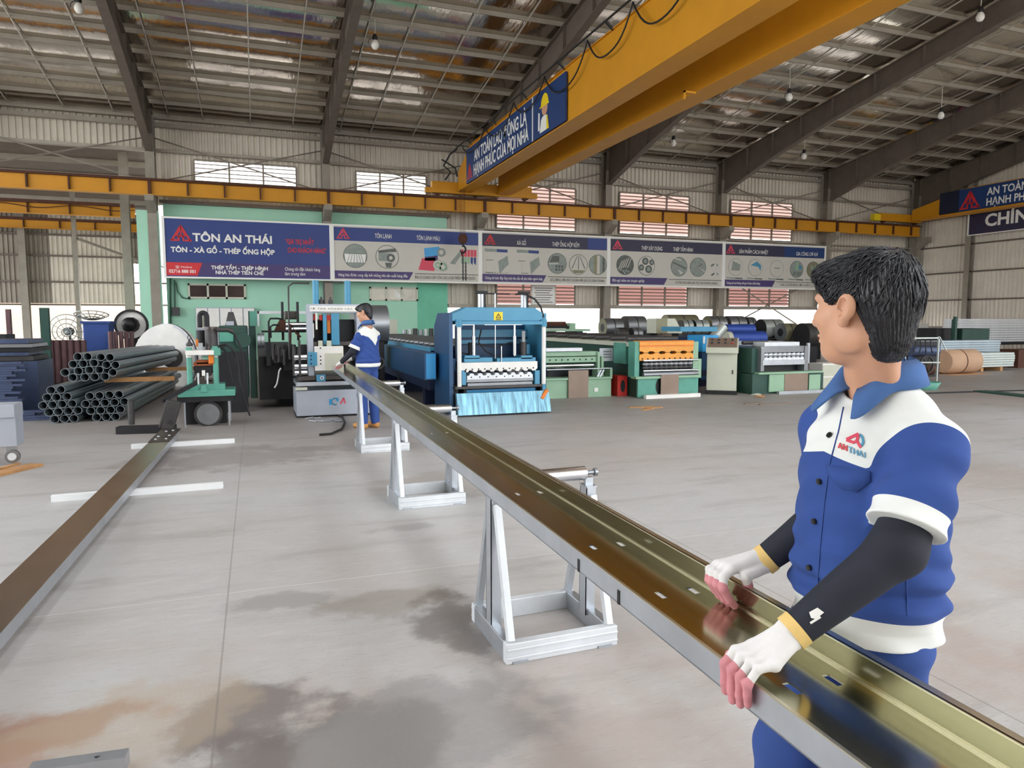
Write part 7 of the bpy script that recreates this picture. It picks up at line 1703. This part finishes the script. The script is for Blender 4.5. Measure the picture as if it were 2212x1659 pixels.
# ---------------------------------------------------------------- the far worker at the shear
wx, wy = 1.45, 9.8; F2 = Vector((-.62, .78, 0)).normalized(); L2 = Vector((-F2.y, F2.x, 0))
def b2(f, l, u): return Vector((wx, wy, 0)) + F2 * f + L2 * l + Vector((0, 0, u * 1.035))
j2 = dict(neck=b2(.02, 0, 1.385), shL=b2(0, .158, 1.238), shR=b2(0, -.158, 1.238), elL=b2(.06, .23, 1.04), elR=b2(.1, -.2, 1.03), wrL=b2(.27, .22, .90), wrR=b2(.31, -.03, .93),
          hipL=b2(0, .085, .83), hipR=b2(0, -.085, .83), knL=b2(.03, .09, .45), knR=b2(.0, -.09, .45), anL=b2(.02, .09, .09), anR=b2(-.03, -.09, .09))
W2 = Person('man in blue work jacket with his back turned, standing at the grey shearing machine', (wx, wy, 0), F2, j2, (-.86, .5, -.25), b2(.05, 0, 1.545), .009)
W2.O = V3((wx, wy, .04)); lo2, hi2 = (.75, 9.2, 0), (1.9, 10.4, 1.85)
flesh('body', W2.r, 'skin', W2.body, lo2, hi2, .008); W2.hair(0)
def coat2(P):
    d = W2.coat(P, .8)
    for k in 'LR': d = smin(d, W2.sleeve(P, k, .78), .025)
    d = smax(d, -ell(P, W2.W(0, 0, 1.385), (.082, .076, .085), W2.bax()), .006); return smax(d, .86 - P[:, 2], .004)
jk = flesh('jacket', W2.r, 'fabric_navy', coat2, lo2, hi2, .008)
def yoke2(P):
    q = P - W2.O; l = np.abs(q @ W2.L); return 1.27 - .12 * np.clip(1 - l / .09, 0, 1) + .02 * np.clip((l - .1) / .05, 0, 1) - P[:, 2]
flesh('yoke', jk, 'fabric_white', lambda P: np.maximum(np.maximum(coat2(P) - .003, yoke2(P)), np.abs((P - W2.O) @ W2.L) - .19), lo2, hi2, .007)
flesh('waistband', jk, 'fabric_white', lambda P: np.maximum(np.maximum(coat2(P) - .004, P[:, 2] - .91), .857 - P[:, 2]), lo2, hi2, .008)
for k in 'LR':
    a, b_ = W2.J['sh' + k], W2.J['el' + k]; Ls = np.linalg.norm(b_ - a); ax = (b_ - a) / Ls
    flesh('sleeve_band', jk, 'fabric_white', lambda P: np.maximum(W2.sleeve(P, k, .80) - .005, .62 * Ls - (P - a) @ ax), lo2, hi2, .007)
    flesh('arm_sleeve', W2.r, 'sleeve_black', lambda P: smin(rc(P, a + (b_ - a) * .5, b_, .05, .047), rc(P, b_, W2.J['wr' + k], .047, .034), .025), lo2, hi2, .008)
    c = W2.J['wr' + k]; d_ = (c - b_) / np.linalg.norm(c - b_); lat = np.cross(d_, (0, 0, 1)); lat /= np.linalg.norm(lat); dn = V3((0, 0, -1))
    fg = [chain([c + d_ * .075 + lat * s_, c + d_ * .105 + lat * s_ + dn * .012, c + d_ * .12 + lat * s_ + dn * .035], .01, .008) for s_ in (-.032, -.011, .011, .03)]
    fg.append(chain([c + d_ * .03 + lat * .03, c + d_ * .065 + lat * .05 + dn * .02, c + d_ * .085 + lat * .045 + dn * .035], .014, .009))
    W2.glove('glove', c, fg, [(c, c + d_ * .075 + lat * s_, .027, .014) for s_ in (-.03, -.01, .01, .028)], .005)
flesh('trousers', W2.r, 'trouser_navy', W2.trousers, (.9, 9.3, .02), (1.8, 10.2, .95), .009)
W2.collar(dz=.045)
for k in 'LR':
    p = W2.J['an' + k]; fd = V3(F2); flesh('shoe', W2.r, 'shoe_tan', lambda P: smax(sunion([rc(P, p + V3((0, 0, -.05)) - fd * .03, p + fd * .15 + V3((0, 0, -.055)), .042, .036), rc(P, p, p + V3((0, 0, -.05)), .045, .045)], .03), .002 - P[:, 2], .004), p - .25, p + .25, .008)
